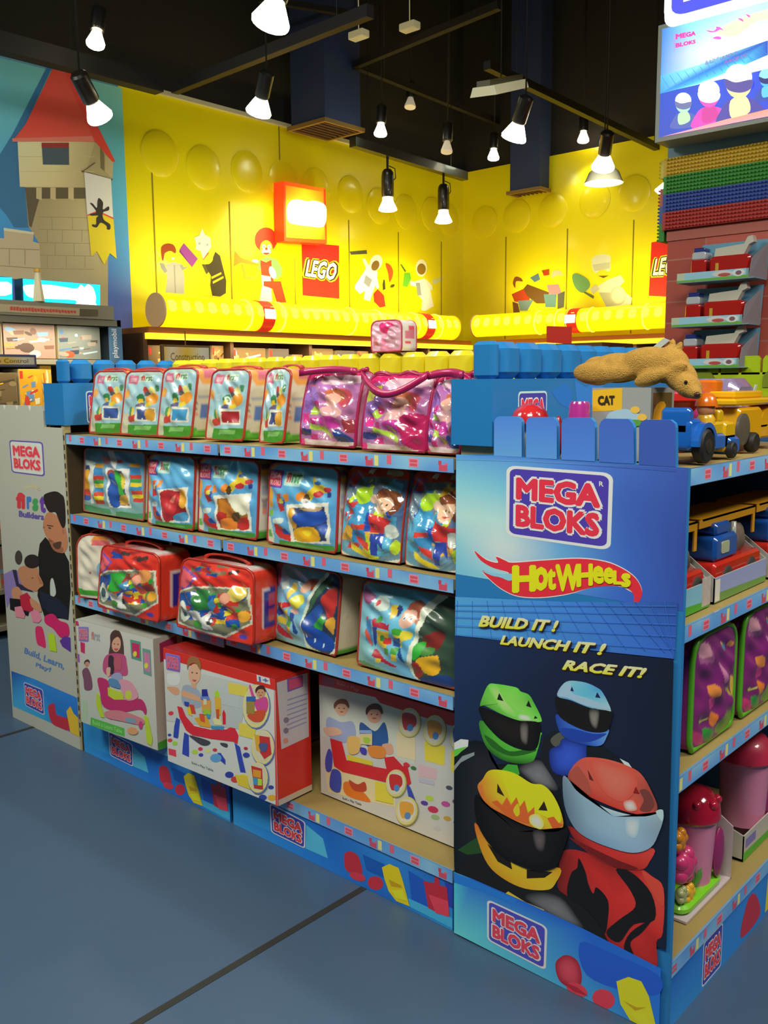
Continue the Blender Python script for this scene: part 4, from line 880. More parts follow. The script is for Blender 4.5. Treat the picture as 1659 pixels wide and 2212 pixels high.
# tabs
TABS = [(303, 490, 625, 905), (520, 728, 630, 917), (760, 985, 634, 932), (1014, 1250, 640, 948), (1285, 1532, 648, 968)]
def tabpoly(i):
    a = [[(303, 890), (303, 660), (312, 640), (330, 625), (455, 625), (478, 640), (490, 662), (490, 900)], [(520, 903), (520, 665), (528, 645), (545, 630), (700, 630), (722, 655), (728, 690), (728, 914)], [(760, 917), (760, 670), (772, 648), (790, 634), (955, 634), (978, 660), (985, 700), (985, 928)],
         [(1014, 932), (1014, 690), (1026, 660), (1050, 640), (1210, 642), (1236, 668), (1248, 700), (1250, 945)], [(1285, 950), (1285, 695), (1296, 668), (1320, 648), (1495, 648), (1525, 672), (1532, 700), (1532, 968)]][i]
    return a
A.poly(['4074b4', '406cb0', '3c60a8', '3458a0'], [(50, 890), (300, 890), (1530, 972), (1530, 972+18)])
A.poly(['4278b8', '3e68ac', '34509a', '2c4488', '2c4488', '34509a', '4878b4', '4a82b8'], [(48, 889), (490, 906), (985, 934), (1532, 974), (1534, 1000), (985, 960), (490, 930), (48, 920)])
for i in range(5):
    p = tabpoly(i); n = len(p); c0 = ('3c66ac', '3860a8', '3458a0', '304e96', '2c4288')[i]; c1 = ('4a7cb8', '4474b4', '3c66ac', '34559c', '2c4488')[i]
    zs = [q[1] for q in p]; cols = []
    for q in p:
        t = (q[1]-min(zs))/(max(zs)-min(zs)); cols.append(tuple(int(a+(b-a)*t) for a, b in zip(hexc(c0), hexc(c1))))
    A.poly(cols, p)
# logo
A.logo([(388, 955), (1110, 1008), (1092, 1532), (383, 1430)], rim='a9c6d2', bg='3a2f86', ink='c8283a', halo='c9b9bc')
A.text('c8c0d8', 'R', [(1015, 1062), (1045, 1066), (1045, 1100), (1015, 1096)], .02)
# second logo with the flame swoosh: zoom 2
A.view(970, 1150, 3.13)
FL = [(172, 125), (250, 185), (330, 205), (318, 165), (380, 190), (430, 205), (640, 190), (880, 178), (1060, 200), (1180, 250), (1260, 310), (1300, 380), (1300, 440), (1250, 518), (1240, 495), (1250, 430), (1215, 385), (1140, 362), (980, 370), (800, 415), (620, 438), (470, 430), (370, 390), (290, 330), (225, 260), (290, 275), (380, 290), (400, 270), (300, 240), (215, 190)]
A.poly('b8c4d0', [(x+dx, y+dy) for (x, y), (dx, dy) in zip(FL, [(-8, -4)]+[(0, -7)]*12+[(7, 0)]*3+[(0, 9)]+[(-6, 2)]*2+[(0, 7)]*9+[(4, 3)]*3)], 1)
A.poly('c42430', FL, 1)
A.poly('6a9ac0', [(228, 262), (300, 272), (370, 282), (400, 278), (432, 285), (430, 318), (400, 326), (350, 305), (290, 292)], 1)
hw = [('H', 425, 590, 222, 412, 0.050, 0), ('o', 572, 672, 232, 402, 0.043, 0), ('t', 660, 725, 245, 398, 0.043, 0), ('W', 720, 885, 214, 404, 0.050, 0), ('H', 862, 975, 212, 372, 0.045, 0), ('e', 972, 1050, 222, 348, 0.043, 0), ('e', 1046, 1118, 232, 348, 0.043, 0), ('L', 1112, 1172, 255, 352, 0.045, 0), ('s', 1166, 1232, 272, 370, 0.045, 0)]
for ch, a, b, c, d, bo, sh in hw:
    sl = {'H': -6}.get(ch, -4) if a < 900 else 8
    A.text('c8c814', ch, [(a, c), (b, c+sl*.5), (b, d-6+sl), (a, d)], bo)
# tiled band
A.view(0, 0, 1)
def PX(x, y): return (970+x/3.13, 1150+y/3.13)
band = [PX(42, 435), PX(800, 470), PX(1548, 470), PX(1525, 855), PX(800, 780), PX(42, 695)]
A.poly(['3f80c4', '3468b0', '243f80', '2a50a0', '3468b8', '3c7cc8'], band)
def LN(c, a, b, w): 
    a = np.array(PX(*a)); b = np.array(PX(*b)); d = b-a; n = np.array([-d[1], d[0]])/np.hypot(*d)*w/2; A.poly(c, [a+n, b+n, b-n, a-n])
for k in range(15):
    xa = 60+k*100; xb = xa-250+(k*62); LN('2a549c', (xa, 462), (min(max(xa+(k-3)*30+60, 50), 1525), 700+k*10), 1.5)
for k, y in enumerate((490, 525, 570, 628, 690)): LN('2c5aa4', (45, y), (1540, y+6+k*22), 1.4)
# night field with riders
z1 = m2(PX(42, 695))[1]; 
A.poly(['17284a', '141c34', '101626', '0e1626', '0c1424', '0c1424'], [PX(42, 695), PX(800, 782), PX(1525, 857), (1441, 2050), (1200, 1960), (985, 1900)])
A.view(970, 1150, 3.13)
for t, q in (('BUILD IT !', [(212, 556), (752, 592), (740, 672), (205, 636)]), ('LAUNCH IT !', [(358, 690), (1075, 748), (1060, 830), (352, 755)]), ('RACE IT!', [(785, 856), (1350, 912), (1330, 985), (772, 925)])):
    q = np.array(q, float); A.text('2a1408', t, q+[6, 7], .075, .25); A.text('d8d08c', t, q, .045, .25, 'b8b010')
A.view(970, 1440, 2.866)
def helm(shell, shell2, vis, dome, visor, chin, extra=None, sheen='8c8c8c'):
    A.poly(chin, shell2, 1); A.poly(shell, dome, 1); A.poly(vis, visor, 1)
# green rider
A.fan('1c1e22', '0a0c10', [(40, 520), (130, 460), (230, 470), (300, 600), (560, 560), (640, 620), (700, 760), (700, 1300), (40, 1260)]); A.poly('a8b8b0', [(40, 468), (80, 445), (128, 450), (125, 490), (60, 540), (40, 545)]); A.poly('4c9a30', [(40, 510), (118, 490), (60, 545), (40, 555)]); A.poly('6c7478', [(40, 610), (90, 550), (165, 525), (165, 545), (80, 590), (40, 640)])
A.fan('64646a', '1c1c20', [(440, 620), (560, 570), (640, 640), (680, 760), (560, 740), (480, 680)]); A.poly('348428', [(330, 640), (370, 600), (430, 605), (445, 660), (400, 700)])
A.poly('1c3a18', [(60, 1130), (200, 1040), (210, 1150), (120, 1160)])
A.fan('46982e', ['2c6c20','2c6c20','1c4c14','1c4c14','1c4c14','2c6820','3c8c2c','48a034','48a034','3c8c2c'], [(200, 330), (215, 440), (260, 520), (340, 575), (440, 597), (520, 585), (548, 540), (575, 430), (560, 400), (330, 380)])
A.poly('1e5016', [(225, 420), (280, 500), (400, 550), (540, 520), (520, 500), (380, 520), (280, 450)], 1)
A.fan('6cb848', ['3c7c28','4c9432','54a038','54a838','5cb03c','54a838','4c9c34','449030','58a83c','6cb850','60a848','4c9434','3c7c28'], [(200, 240), (212, 190), (250, 110), (300, 104), (420, 125), (450, 150), (500, 170), (530, 215), (580, 320), (555, 340), (440, 330), (330, 290), (230, 240)])
A.fan('90d068', '5cac40', [(250, 120), (300, 110), (350, 190), (440, 310), (350, 280), (290, 200)]); A.fan('c8e8b0', '68b448', [(440, 290), (500, 300), (520, 332), (440, 322)])
A.poly('141a12', [(318, 160), (345, 210), (305, 200)]); A.poly('141a12', [(500, 205), (518, 250), (484, 240)]); A.poly('141a12', [(540, 300), (556, 315), (532, 320)])
A.fan('181410', '0a0808', [(200, 245), (330, 295), (440, 330), (565, 342), (572, 420), (540, 510), (440, 505), (330, 450), (240, 360), (205, 300)]); A.fan('605c58', '1a1614', [(450, 350), (498, 352), (495, 470), (470, 475), (450, 440)])
# blue rider
A.poly('14161c', [(570, 560), (590, 440), (650, 390), (720, 420), (740, 620), (700, 760)]); A.poly('45453e', [(640, 440), (700, 400), (730, 425), (690, 490), (650, 480)], 1)
A.fan('2c48b4', '14246c', [(690, 480), (720, 440), (850, 470), (870, 560), (830, 620), (740, 670), (650, 640), (630, 520)]); A.poly('101418', [(860, 490), (960, 490), (1060, 560), (1140, 640), (1160, 720), (860, 600)]); A.poly('a0b0bc', [(1065, 562), (1120, 590), (1150, 632), (1110, 620)])
A.fan('3058c0', ['1c3480','1c3480','182c74','1c3480','3c64b8','4c78c4','3c64b8','2c50a8','243f90'], [(672, 290), (690, 390), (750, 450), (860, 482), (950, 482), (985, 430), (995, 380), (900, 380), (760, 330)]); A.poly('1a3488', [(700, 380), (760, 440), (880, 460), (985, 410), (900, 410), (780, 380)], 1)
A.fan('4c94d0', ['6c88b0','7c98c0','6c9ccc','5890c4','4480b8','4c84b8','88a8c0','78a0c4','4c84bc','4878b0'], [(678, 180), (700, 120), (750, 85), (850, 95), (920, 125), (960, 160), (1010, 270), (960, 272), (860, 245), (760, 205)]); A.poly('7c98c0', [(680, 175), (730, 110), (760, 100), (770, 160), (860, 190), (960, 230), (1005, 265), (860, 240), (740, 190)], 1)
A.poly('141c40', [(768, 120), (780, 150), (758, 145)]); A.poly('141c40', [(925, 155), (945, 190), (912, 185)])
A.poly('12100f', [(672, 185), (760, 210), (860, 248), (1010, 272), (1018, 310), (990, 390), (900, 400), (800, 370), (700, 310), (672, 240)], 1); A.fan('6a6864', '1a1816', [(880, 260), (940, 268), (930, 370), (905, 375), (880, 330)])
# red rider body then helmet
A.fan('a82420', ['5c1410','8c1c18','701814','8c1c18','b03028','c03c30','a82820','901c18','8c1c18','801814','701410','5c1410','5c1410'], [(700, 1150), (800, 1130), (1000, 1200), (1180, 1240), (1260, 1290), (1335, 1370), (1330, 1640), (1290, 1700), (1280, 1870), (1050, 1780), (960, 1650), (700, 1400), (690, 1280)])
A.poly('100c0c', [(760, 1280), (800, 1240), (810, 1180), (850, 1260), (870, 1340), (900, 1400), (920, 1360), (990, 1440), (990, 1560), (960, 1650), (840, 1520), (740, 1420)], 1)
A.poly('120e0e', [(1040, 1250), (1140, 1270), (1260, 1400), (1280, 1560), (1150, 1590), (1060, 1700), (980, 1640), (1060, 1560), (1160, 1480), (1130, 1380)], 1); A.poly('c43a2c', [(1200, 1260), (1270, 1300), (1335, 1380), (1330, 1480), (1270, 1400)], 1)
A.poly('120e0e', [(1130, 1640), (1260, 1560), (1200, 1640), (1130, 1700), (1150, 1780), (1090, 1740)], 1)
A.fan('a82824', ['6c1814','6c1814','7c1c18','8c201c','90241c','a83028','b03830','982420','701814'], [(745, 980), (800, 1080), (900, 1170), (1050, 1240), (1200, 1250), (1250, 1200), (1275, 1120), (1100, 1120), (900, 1050)]); A.poly('5c1210', [(750, 1050), (880, 1150), (1050, 1240), (1180, 1245), (1050, 1190), (900, 1120)], 1)
A.fan('cc4c3c', ['803830','984840','a84438','c44c40','cc5044','bc4438','a44438','883830','7c3830','b03830','a83028','a02c24','982c24'], [(745, 680), (770, 620), (820, 570), (880, 555), (1000, 570), (1120, 610), (1200, 660), (1260, 760), (1300, 870), (1240, 910), (1100, 890), (900, 810), (780, 740)])
A.poly('8c4034', [(755, 670), (800, 610), (830, 640), (870, 700), (890, 790), (800, 730)], 1); A.poly('60302c', [(1190, 760), (1240, 760), (1280, 840), (1250, 890), (1190, 880), (1215, 820)], 1); A.fan('d85c4c', 'c44438', [(880, 565), (1100, 620), (1180, 720), (1090, 830), (960, 760)]); A.fan('f0d0c0', 'cc5c4c', [(1090, 830), (1150, 820), (1175, 880), (1110, 885)])
A.poly('501814', [(868, 630), (905, 700), (880, 690)]); A.poly('701814', [(1165, 735), (1190, 780), (1150, 775)])
A.fan('7c98b0', ['5c7080','788ca0','88a0b0','90a8b8','98b0bc','9cb4bc','94a8b4','8c9ca4','788c98','6c8090','7088a0','708cA4','6484a0','5c7890','586c80','4c6070'], [(715, 680), (750, 690), (800, 760), (900, 830), (1050, 890), (1200, 920), (1290, 905), (1330, 890), (1338, 930), (1310, 1020), (1260, 1110), (1150, 1145), (1000, 1110), (860, 1050), (780, 980), (725, 850)])
A.fan('a4c8dc', '7c98b0', [(1105, 930), (1190, 940), (1170, 1050), (1110, 1030)]); A.poly('90a8b8', [(1290, 890), (1335, 880), (1330, 950)], 1)
# yellow rider
A.poly('12100f', [(60, 1250), (190, 1150), (420, 1340), (660, 1360), (860, 1500), (960, 1620), (990, 1700), (960, 1720), (560, 1530), (360, 1440), (60, 1300)])
A.fan('606064', '18181a', [(480, 1430), (560, 1390), (700, 1420), (800, 1540), (840, 1620), (700, 1570)]); A.poly('c89420', [(355, 1400), (375, 1385), (480, 1450), (600, 1500), (560, 1515), (400, 1440)])
A.fan('c89018', ['a84c18','b46c18','a87814','a87814','b88418','c89018','c08c18','a87814','a87814','a07014'], [(172, 960), (190, 1080), (250, 1220), (350, 1310), (480, 1368), (620, 1375), (670, 1330), (695, 1240), (500, 1230), (300, 1120)]); A.poly('160f08', [(245, 1090), (390, 1200), (400, 1250), (310, 1200)], ); A.poly('160f08', [(490, 1250), (650, 1265), (600, 1300), (490, 1305)])
A.fan('e0a818', ['c85c20','d07820','dc9814','e0ac18','e4b818','dcb014','dcb418','e0bc18','e0b818','c86820','d89020','c85c20','b85020','c05820'], [(188, 740), (220, 690), (255, 640), (320, 632), (420, 655), (520, 715), (590, 725), (650, 780), (700, 880), (718, 980), (660, 1010), (500, 980), (350, 910), (240, 840)])
A.poly('e8c814', [(340, 650), (420, 660), (520, 720), (600, 735), (650, 800), (700, 900), (690, 960), (560, 900), (420, 860), (370, 760)], 1)
A.poly('d05020', [(275, 830), (310, 820), (340, 850), (370, 800), (395, 850), (430, 800), (450, 860), (480, 820), (500, 900), (540, 860), (540, 930), (500, 965), (380, 920)]); A.poly('d86028', [(190, 740), (215, 720), (230, 790), (205, 780)]); A.poly('e4a018', [(410, 880), (440, 840), (450, 900), (430, 920)], 1)
A.poly('cc4c20', [(620, 930), (660, 920), (690, 960), (715, 970), (660, 1008)]); A.fan('f0e8d0', 'dcac30', [(510, 920), (560, 905), (600, 960), (580, 1000), (520, 970)])
A.poly('221608', [(312, 715), (355, 795), (310, 770)]); A.poly('221608', [(600, 825), (622, 885), (565, 880)])
A.fan('161210', '060404', [(172, 800), (190, 790), (240, 850), (350, 920), (500, 985), (660, 1015), (745, 985), (748, 1040), (700, 1180), (660, 1240), (540, 1255), (380, 1190), (270, 1100), (195, 980), (172, 880)]); A.fan('50484a', '121010', [(530, 1010), (610, 1020), (600, 1130), (550, 1120)])
# blue foot band
zb = lambda x: None
A.poly(['3494dc', '1c50a8', '1c58b0', '1c50a8', '1e56b4', '2060b8', '3c98dc', '50a8dc'], [(40, 1265), (160, 1310), (480, 1450), (850, 1620), (1320, 1860), (1305, 2320), (700, 2000), (40, 1640)])
A.poly('1c60b8', [(40, 1268), (430, 1435), (420, 1470), (200, 1380), (40, 1330)]); A.poly('1c48a4', [(820, 1700), (1000, 1760), (1300, 1900), (1300, 2020), (1100, 2000), (860, 1900)], 1)
A.logo([(245, 1432), (618, 1603), (608, 1875), (245, 1685)], rim='c0d0dc', ink='c83448')
A.fan('c03c4c', '801828', [(668, 1830), (700, 1790), (740, 1778), (790, 1800), (820, 1850), (830, 1930), (800, 1990), (720, 1960), (680, 1910)]); A.ell('b83242', 800, 1990, 70, 38, 25); A.ell('b43040', 965, 2050, 72, 60, 25); A.poly('8c1c2c', [(690, 1930), (800, 1975), (870, 2030), (780, 2000)])
A.poly('c8a818', [(1045, 1940), (1120, 1912), (1200, 1940), (1245, 2030), (1300, 2290), (1230, 2260), (1130, 2180), (1070, 2080)]); A.poly('9a7c10', [(1090, 2060), (1170, 2100), (1230, 2100), (1160, 2120)]); A.poly('d4c020', [(1120, 2130), (1220, 2140), (1280, 2240), (1180, 2200)])
for i, (P, C, l) in enumerate(A.sh): A.sh[i] = ([np.stack([np.clip(p[:, 0], W0, W1), np.clip(p[:, 1], .001, 2)], 1) for p in P], C, l)
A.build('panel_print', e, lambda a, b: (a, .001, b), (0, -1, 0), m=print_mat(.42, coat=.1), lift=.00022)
# ---------------------------------------------------------------- the white family panel at the far end
P2 = [m2(p) for p in ((137, 925), (95, 921))]
e = empty('advertising_sign', (-2.86, .005, 0), 0, 'white side panel with a father and child at the far left end', 'sign')
zs = P2[0][1]; tabs = []
xx = -2.705; pol = [(-2.562, zs), (xx, zs)]
ztop = 1.415
while xx > -3.14:
    pol += [(xx, ztop-.02), (xx-.012, ztop), (xx-.095, ztop), (xx-.107, ztop-.02)]; xx -= .11
    if xx > -3.1: pol += [(xx+.003, 1.395), (xx, 1.395)]
pol += [(xx, 0), (-2.562, 0)]; XL = xx
MB().prism([(a, .001, b) for a, b in pol], (0, .012, 0)).build('board', mat('c8cabc', .5), e, world=True)
A = Art(m2, G); A.view(0, 860, 4.0975)
A.logo([(78, 370), (378, 388), (396, 695), (103, 658)], rim='5a4a98', bg='b8c0b8', ink='c83c48', halo='d0a8a8')
for k in range(9):
    an = math.radians(200+k*17.5); cx, cy = 280, 835; A.poly('d0b058', [(cx+60*math.cos(an)-4, cy+45*math.sin(an)), (cx+60*math.cos(an)+6, cy+45*math.sin(an)), (cx+92*math.cos(an), cy+78*math.sin(an))])
A.text('b8343c', 'fi', [(138, 825), (222, 845), (222, 985), (140, 975)], .06); A.text('3a6cb0', 'r', [(232, 868), (278, 870), (278, 985), (236, 985)], .06); A.text('3c8c50', 's', [(284, 885), (338, 888), (338, 1005), (284, 1000)], .06); A.text('5a3890', 't', [(345, 862), (405, 870), (405, 1020), (350, 1012)], .06)
A.text('5a4a90', 'Builders', [(165, 995), (388, 1025), (388, 1082), (165, 1050)], .05)
# father
A.poly('181612', [(335, 1400), (350, 1290), (400, 1230), (500, 1340), (560, 1350), (610, 1450), (625, 1700), (605, 1960), (520, 1950), (400, 1960), (330, 1750), (345, 1550)]); A.poly('a9b0a8', [(445, 1620), (470, 1600), (495, 1720), (470, 1760), (445, 1745)], 1)
A.poly('1c2030', [(350, 1700), (520, 1780), (600, 1860), (605, 1965), (480, 1930), (370, 1850)])
A.poly('a87050', [(380, 1120), (400, 1040), (440, 1010), (530, 1060), (580, 1150), (600, 1300), (560, 1370), (490, 1350), (450, 1280), (400, 1210)], 1); A.poly('8a563c', [(430, 1240), (500, 1290), (560, 1330), (540, 1370), (470, 1340)], 1); A.poly('4a3428', [(470, 1290), (540, 1270), (530, 1330), (490, 1330)], 1)
A.poly('221c1a', [(385, 870), (420, 840), (490, 825), (540, 850), (570, 900), (580, 1100), (555, 1150), (520, 1080), (490, 1010), (440, 1010), (405, 960)], 1)
A.ell('3a2820', 440, 1150, 14, 6, 20); A.poly('5a3c2c', [(415, 1120), (470, 1128), (470, 1138), (415, 1130)]); A.poly('8a5840', [(385, 1125), (378, 1150), (400, 1150)]); A.poly('80483c', [(425, 1250), (470, 1262), (440, 1268)]); A.ell('9a6448', 560, 1180, 12, 26)
# child
A.poly('7a6ca0', [(30, 1560), (110, 1520), (200, 1540), (240, 1680), (120, 1740), (60, 1860), (35, 1700)]); A.poly('2a2440', [(108, 1520), (145, 1520), (165, 1640), (250, 1680), (300, 1720), (150, 1690)])
A.poly('a87454', [(160, 1520), (230, 1480), (320, 1490), (345, 1560), (385, 1650), (350, 1680), (320, 1710), (250, 1690), (190, 1640)], 1); A.ell('221c1a', 285, 1445, 70, 62); A.ell('3a3430', 165, 1410, 32, 62); A.poly('b07c5c', [(105, 1690), (160, 1670), (200, 1740), (170, 1790), (110, 1760)], 1)
A.poly('906048', [(330, 1560), (385, 1650), (352, 1640)]); A.poly('7a4a3a', [(270, 1590), (300, 1585), (290, 1600)]); A.poly('14141c', [(85, 1770), (180, 1780), (260, 1880), (250, 1930), (90, 1870)]); A.poly('a82038', [(175, 1750), (240, 1720), (300, 1800), (290, 1900), (190, 1870)]); A.poly('c87888', [(130, 1850), (190, 1840), (225, 1920), (215, 1950), (140, 1935)]); A.poly('c87890', [(270, 1890), (340, 1870), (370, 1960), (340, 1990), (290, 1980)]); A.poly('b07c5c', [(270, 1770), (350, 1820), (370, 1890), (330, 1880), (280, 1840)], 1)
A.poly('b8205c', [(400, 1930), (470, 1910), (530, 1970), (600, 2000), (610, 2100), (540, 2120), (470, 2040), (400, 1990)], 1)
A.view(0, 1300, 4.1475)
A.poly('c0285c', [(315, 240), (350, 218), (385, 250), (410, 405), (370, 400), (330, 370)], 1); A.poly('a0c020', [(430, 290), (465, 278), (490, 300), (510, 450), (445, 435)]); A.poly('503088', [(535, 350), (580, 305), (630, 320), (635, 450), (560, 400)])
A.text('5070a8', 'Build, Learn,', [(215, 405), (575, 545), (572, 615), (215, 470)], .03, .15); A.text('5070a8', 'Play!', [(315, 540), (460, 590), (455, 645), (318, 590)], .03, .15)
A.poly(['1c4898', '2a78c0', '2a70c0', '1c58a8', '2c90d0', '3c98d0'], [(100, 620), (300, 690), (690, 860), (720, 1210), (400, 1060), (115, 935)])
A.logo([(210, 715), (385, 785), (400, 1020), (225, 930)], rim='a8b0d0', ink='c83848')
A.poly('a82838', [(430, 950), (460, 912), (490, 925), (505, 1010), (560, 1030), (620, 1060), (620, 1150), (540, 1130), (460, 1080)], 1); A.poly('c8a428', [(595, 980), (630, 935), (660, 1000), (700, 1040), (720, 1215), (630, 1170)])
for i, (P, C, l) in enumerate(A.sh): A.sh[i] = ([np.stack([np.clip(p[:, 0], XL, -2.563), np.clip(p[:, 1], .001, 2)], 1) for p in P], C, l)
A.build('panel_print', e, lambda a, b: (a, .001, b), (0, -1, 0), lift=.0003)
# ---------------------------------------------------------------- bags and boxes on the shelves
def HA(quad, ox=0, oy=0, sc=1.0, gain=G):
    """artwork whose drawing coordinates are fitted into the unit square from quad = TL, TR, BR, BL"""
    H = homog(quad, [(0, 1), (1, 1), (1, 0), (0, 0)]); k = (ox, oy, sc)
    def f(p): w = H@np.array([p[0], p[1], 1.]); return w[:2]/w[2]
    return Art(f, gain)
def cmesh(name, V, Fq, C, m, parent, smooth=True):
    me = bpy.data.meshes.new(name); me.from_pydata([tuple(v) for v in V], [], Fq); me.update()
    a = me.color_attributes.new('ink', 'FLOAT_COLOR', 'POINT'); c = np.ones((len(V), 4), np.float32); c[:, :3] = C; a.data.foreach_set('color', c.ravel())
    if smooth: me.shade_smooth()
    me.materials.append(m); return place(bpy.data.objects.new(name, me), parent)
FILM = lambda: print_mat(.32, .4, 0, .35, 9.0)
def bag(label, group, p0, p1, z, H, D, art, side=None, pipe='c8402c', r=.035, bulge=.02, lean=0., skew=0., pinch=0., nx=70, ny=90, wr=.0025, seed=1, handle=.05, side_bg='b8b4a4', hw=.5, cat='toy bag', m=None, pr=.0045, taper=0., base=None, nm='toy_bag'):
    z += pr+.0015; p0 = Vector((p0[0], p0[1], z)); p1 = Vector((p1[0], p1[1], z)); s = p1-p0; W = s.length; s.normalize(); n = Vector((s.y, -s.x, 0))
    e = empty(nm, (p0+p1)/2-n*D/2, math.atan2(s.y, s.x), label, cat, group); rnd = random.Random(seed); ph = [rnd.uniform(0, 6.3) for _ in range(6)]
    def half(v):
        zz = v*H; h = W/2*(1-taper*v)
        if zz > H-r: h = h-r+math.sqrt(max(r*r-(zz-(H-r))**2, 0))
        if zz < r*.4: h -= (r*.4-zz)*.5
        return h
    dp = lambda v: D/2*(1-pinch*v**2.2)
    def pos(x, y, v): return (x+skew*v*H, y+lean*v*H, v*H)
    img = art.raster(nx, ny) if not isinstance(art, np.ndarray) else art; ny, nx = img.shape[0]-1, img.shape[1]-1
    vs = []
    for j in range(ny+1):
        v = j/ny; h = half(v); d = dp(v); sv = max(math.sin(math.pi*min(v*.93+.07, 1)), 0)**.6
        for i in range(nx+1):
            u = i/nx; b = bulge*(max(4*u*(1-u), 0)**.6)*sv; edge = min(1, 8*u*(1-u))*min(1, 6*v*(1-v)+.05)
            w = wr*edge*(math.sin(9*u+7*v+ph[0])+math.sin(17*v-6*u+ph[1])+.7*math.sin(23*u+11*v*v*2+ph[2])+.6*math.sin(31*v+13*u+ph[3]))
            vs.append(pos((2*u-1)*h, -d-b-w, v))
    K = nx+1; fs = [(j*K+i, j*K+i+1, (j+1)*K+i+1, (j+1)*K+i) for j in range(ny) for i in range(nx)]
    cmesh('front_panel', vs, fs, img.reshape(-1, 3), m or FILM(), e)
    # outline left-bottom, up, over, right-bottom
    vv = [k/24 for k in range(25)]; out = [(-half(v), v) for v in vv]+[(half(v), v) for v in vv[::-1]]
    sd = (side.raster(14, 50) if side is not None else None); bgc = np.minimum(lin(hexc(side_bg))*G, .93)
    vs = []; C = []; nk = 15
    for (x, v) in out:
        for k in range(nk):
            t = k/(nk-1); d = dp(v); o = .006*math.sin(math.pi*t)*(1 if x > 0 else -1); vs.append(pos(x+o, -d+2*d*t, v)); C.append(sd[int(v*50), min(14, int(t*14))] if sd is not None and x > 0 else bgc)
    fs = [(a*nk+k, a*nk+k+1, (a+1)*nk+k+1, (a+1)*nk+k) for a in range(len(out)-1) for k in range(nk-1)]
    cmesh('side_gusset', vs, fs, np.array(C), m or FILM(), e)
    vs = []
    for j in range(13):
        for i in range(13): v = j/12; u = i/12; vs.append(pos((2*u-1)*half(v), dp(v)+bulge*.5*4*u*(1-u)*math.sin(math.pi*v), v))
    cmesh('back_panel', vs, [(j*13+i, (j+1)*13+i, (j+1)*13+i+1, j*13+i+1) for j in range(12) for i in range(12)], np.array([bgc]*169), m or FILM(), e)
    if pipe:
        pm = mat(pipe, .35, coat=.3)
        loop = lambda sg: [pos(x, sg*dp(v), v) for x, v in out]
        MB().tube(loop(-1), pr, 7, closed=True).build('front_piping', pm, e, True); MB().tube(loop(1), pr, 7, closed=True).build('back_piping', pm, e, True)
    if handle:
        a = hw*W/2; P = [pos(a*math.cos(t)*-1, 0, 1) for t in np.linspace(0, math.pi, 12)]; P = [(q[0], q[1], q[2]+handle*math.sin(t)**.7) for q, t in zip(P, np.linspace(0, math.pi, 12))]
        M = MB().loft([[ (q[0]*f, q[1]+dy, q[2]+dz) for f, dy, dz in ((1, -.009, 0), (1, .009, 0), (.9, .009, -.006), (.9, -.009, -.006))] for q in P]); M.build('carry_handle', mat(pipe or 'c8402c', .4), e, True)
    return e
def yx(y, px, py=1000): return (float(on('y', y, px, py)[0]), y)
def hgt(y, z, px, py): return float(on('y', y, px, py)[2])-z
def bricks(A, x0, y0, x1, y1, n, seed, cols, s=.5, ox=None):
    rnd = random.Random(seed); w = (x1-x0)*.13*s*2; h = (y1-y0)*.1*s*2
    for _ in range(n):
        c = rnd.choice(cols); x = rnd.uniform(x0, x1-w); y = rnd.uniform(y0, y1-h); t = rnd.uniform(-.3, .3)
        a, b = w*rnd.uniform(.7, 1.3), h*rnd.uniform(.8, 1.6); P = np.array([(0, 0), (a, 0), (a, b), (0, b)]); R_ = np.array([[math.cos(t), -math.sin(t)], [math.sin(t), math.cos(t)]]); A.poly(c, (P-[a/2, b/2])@R_.T+[x+a/2, y+b/2])
        A.poly(c, (np.array([(a*.15, -b*.25), (a*.4, -b*.25), (a*.4, 0), (a*.15, 0)])-[a/2, b/2])@R_.T+[x+a/2, y+b/2])
BR = ['a83028', 'c8a428', '2c5ca0', '3c8c38', 'c87830', 'd8c040', 'b83c34', '2850a0']
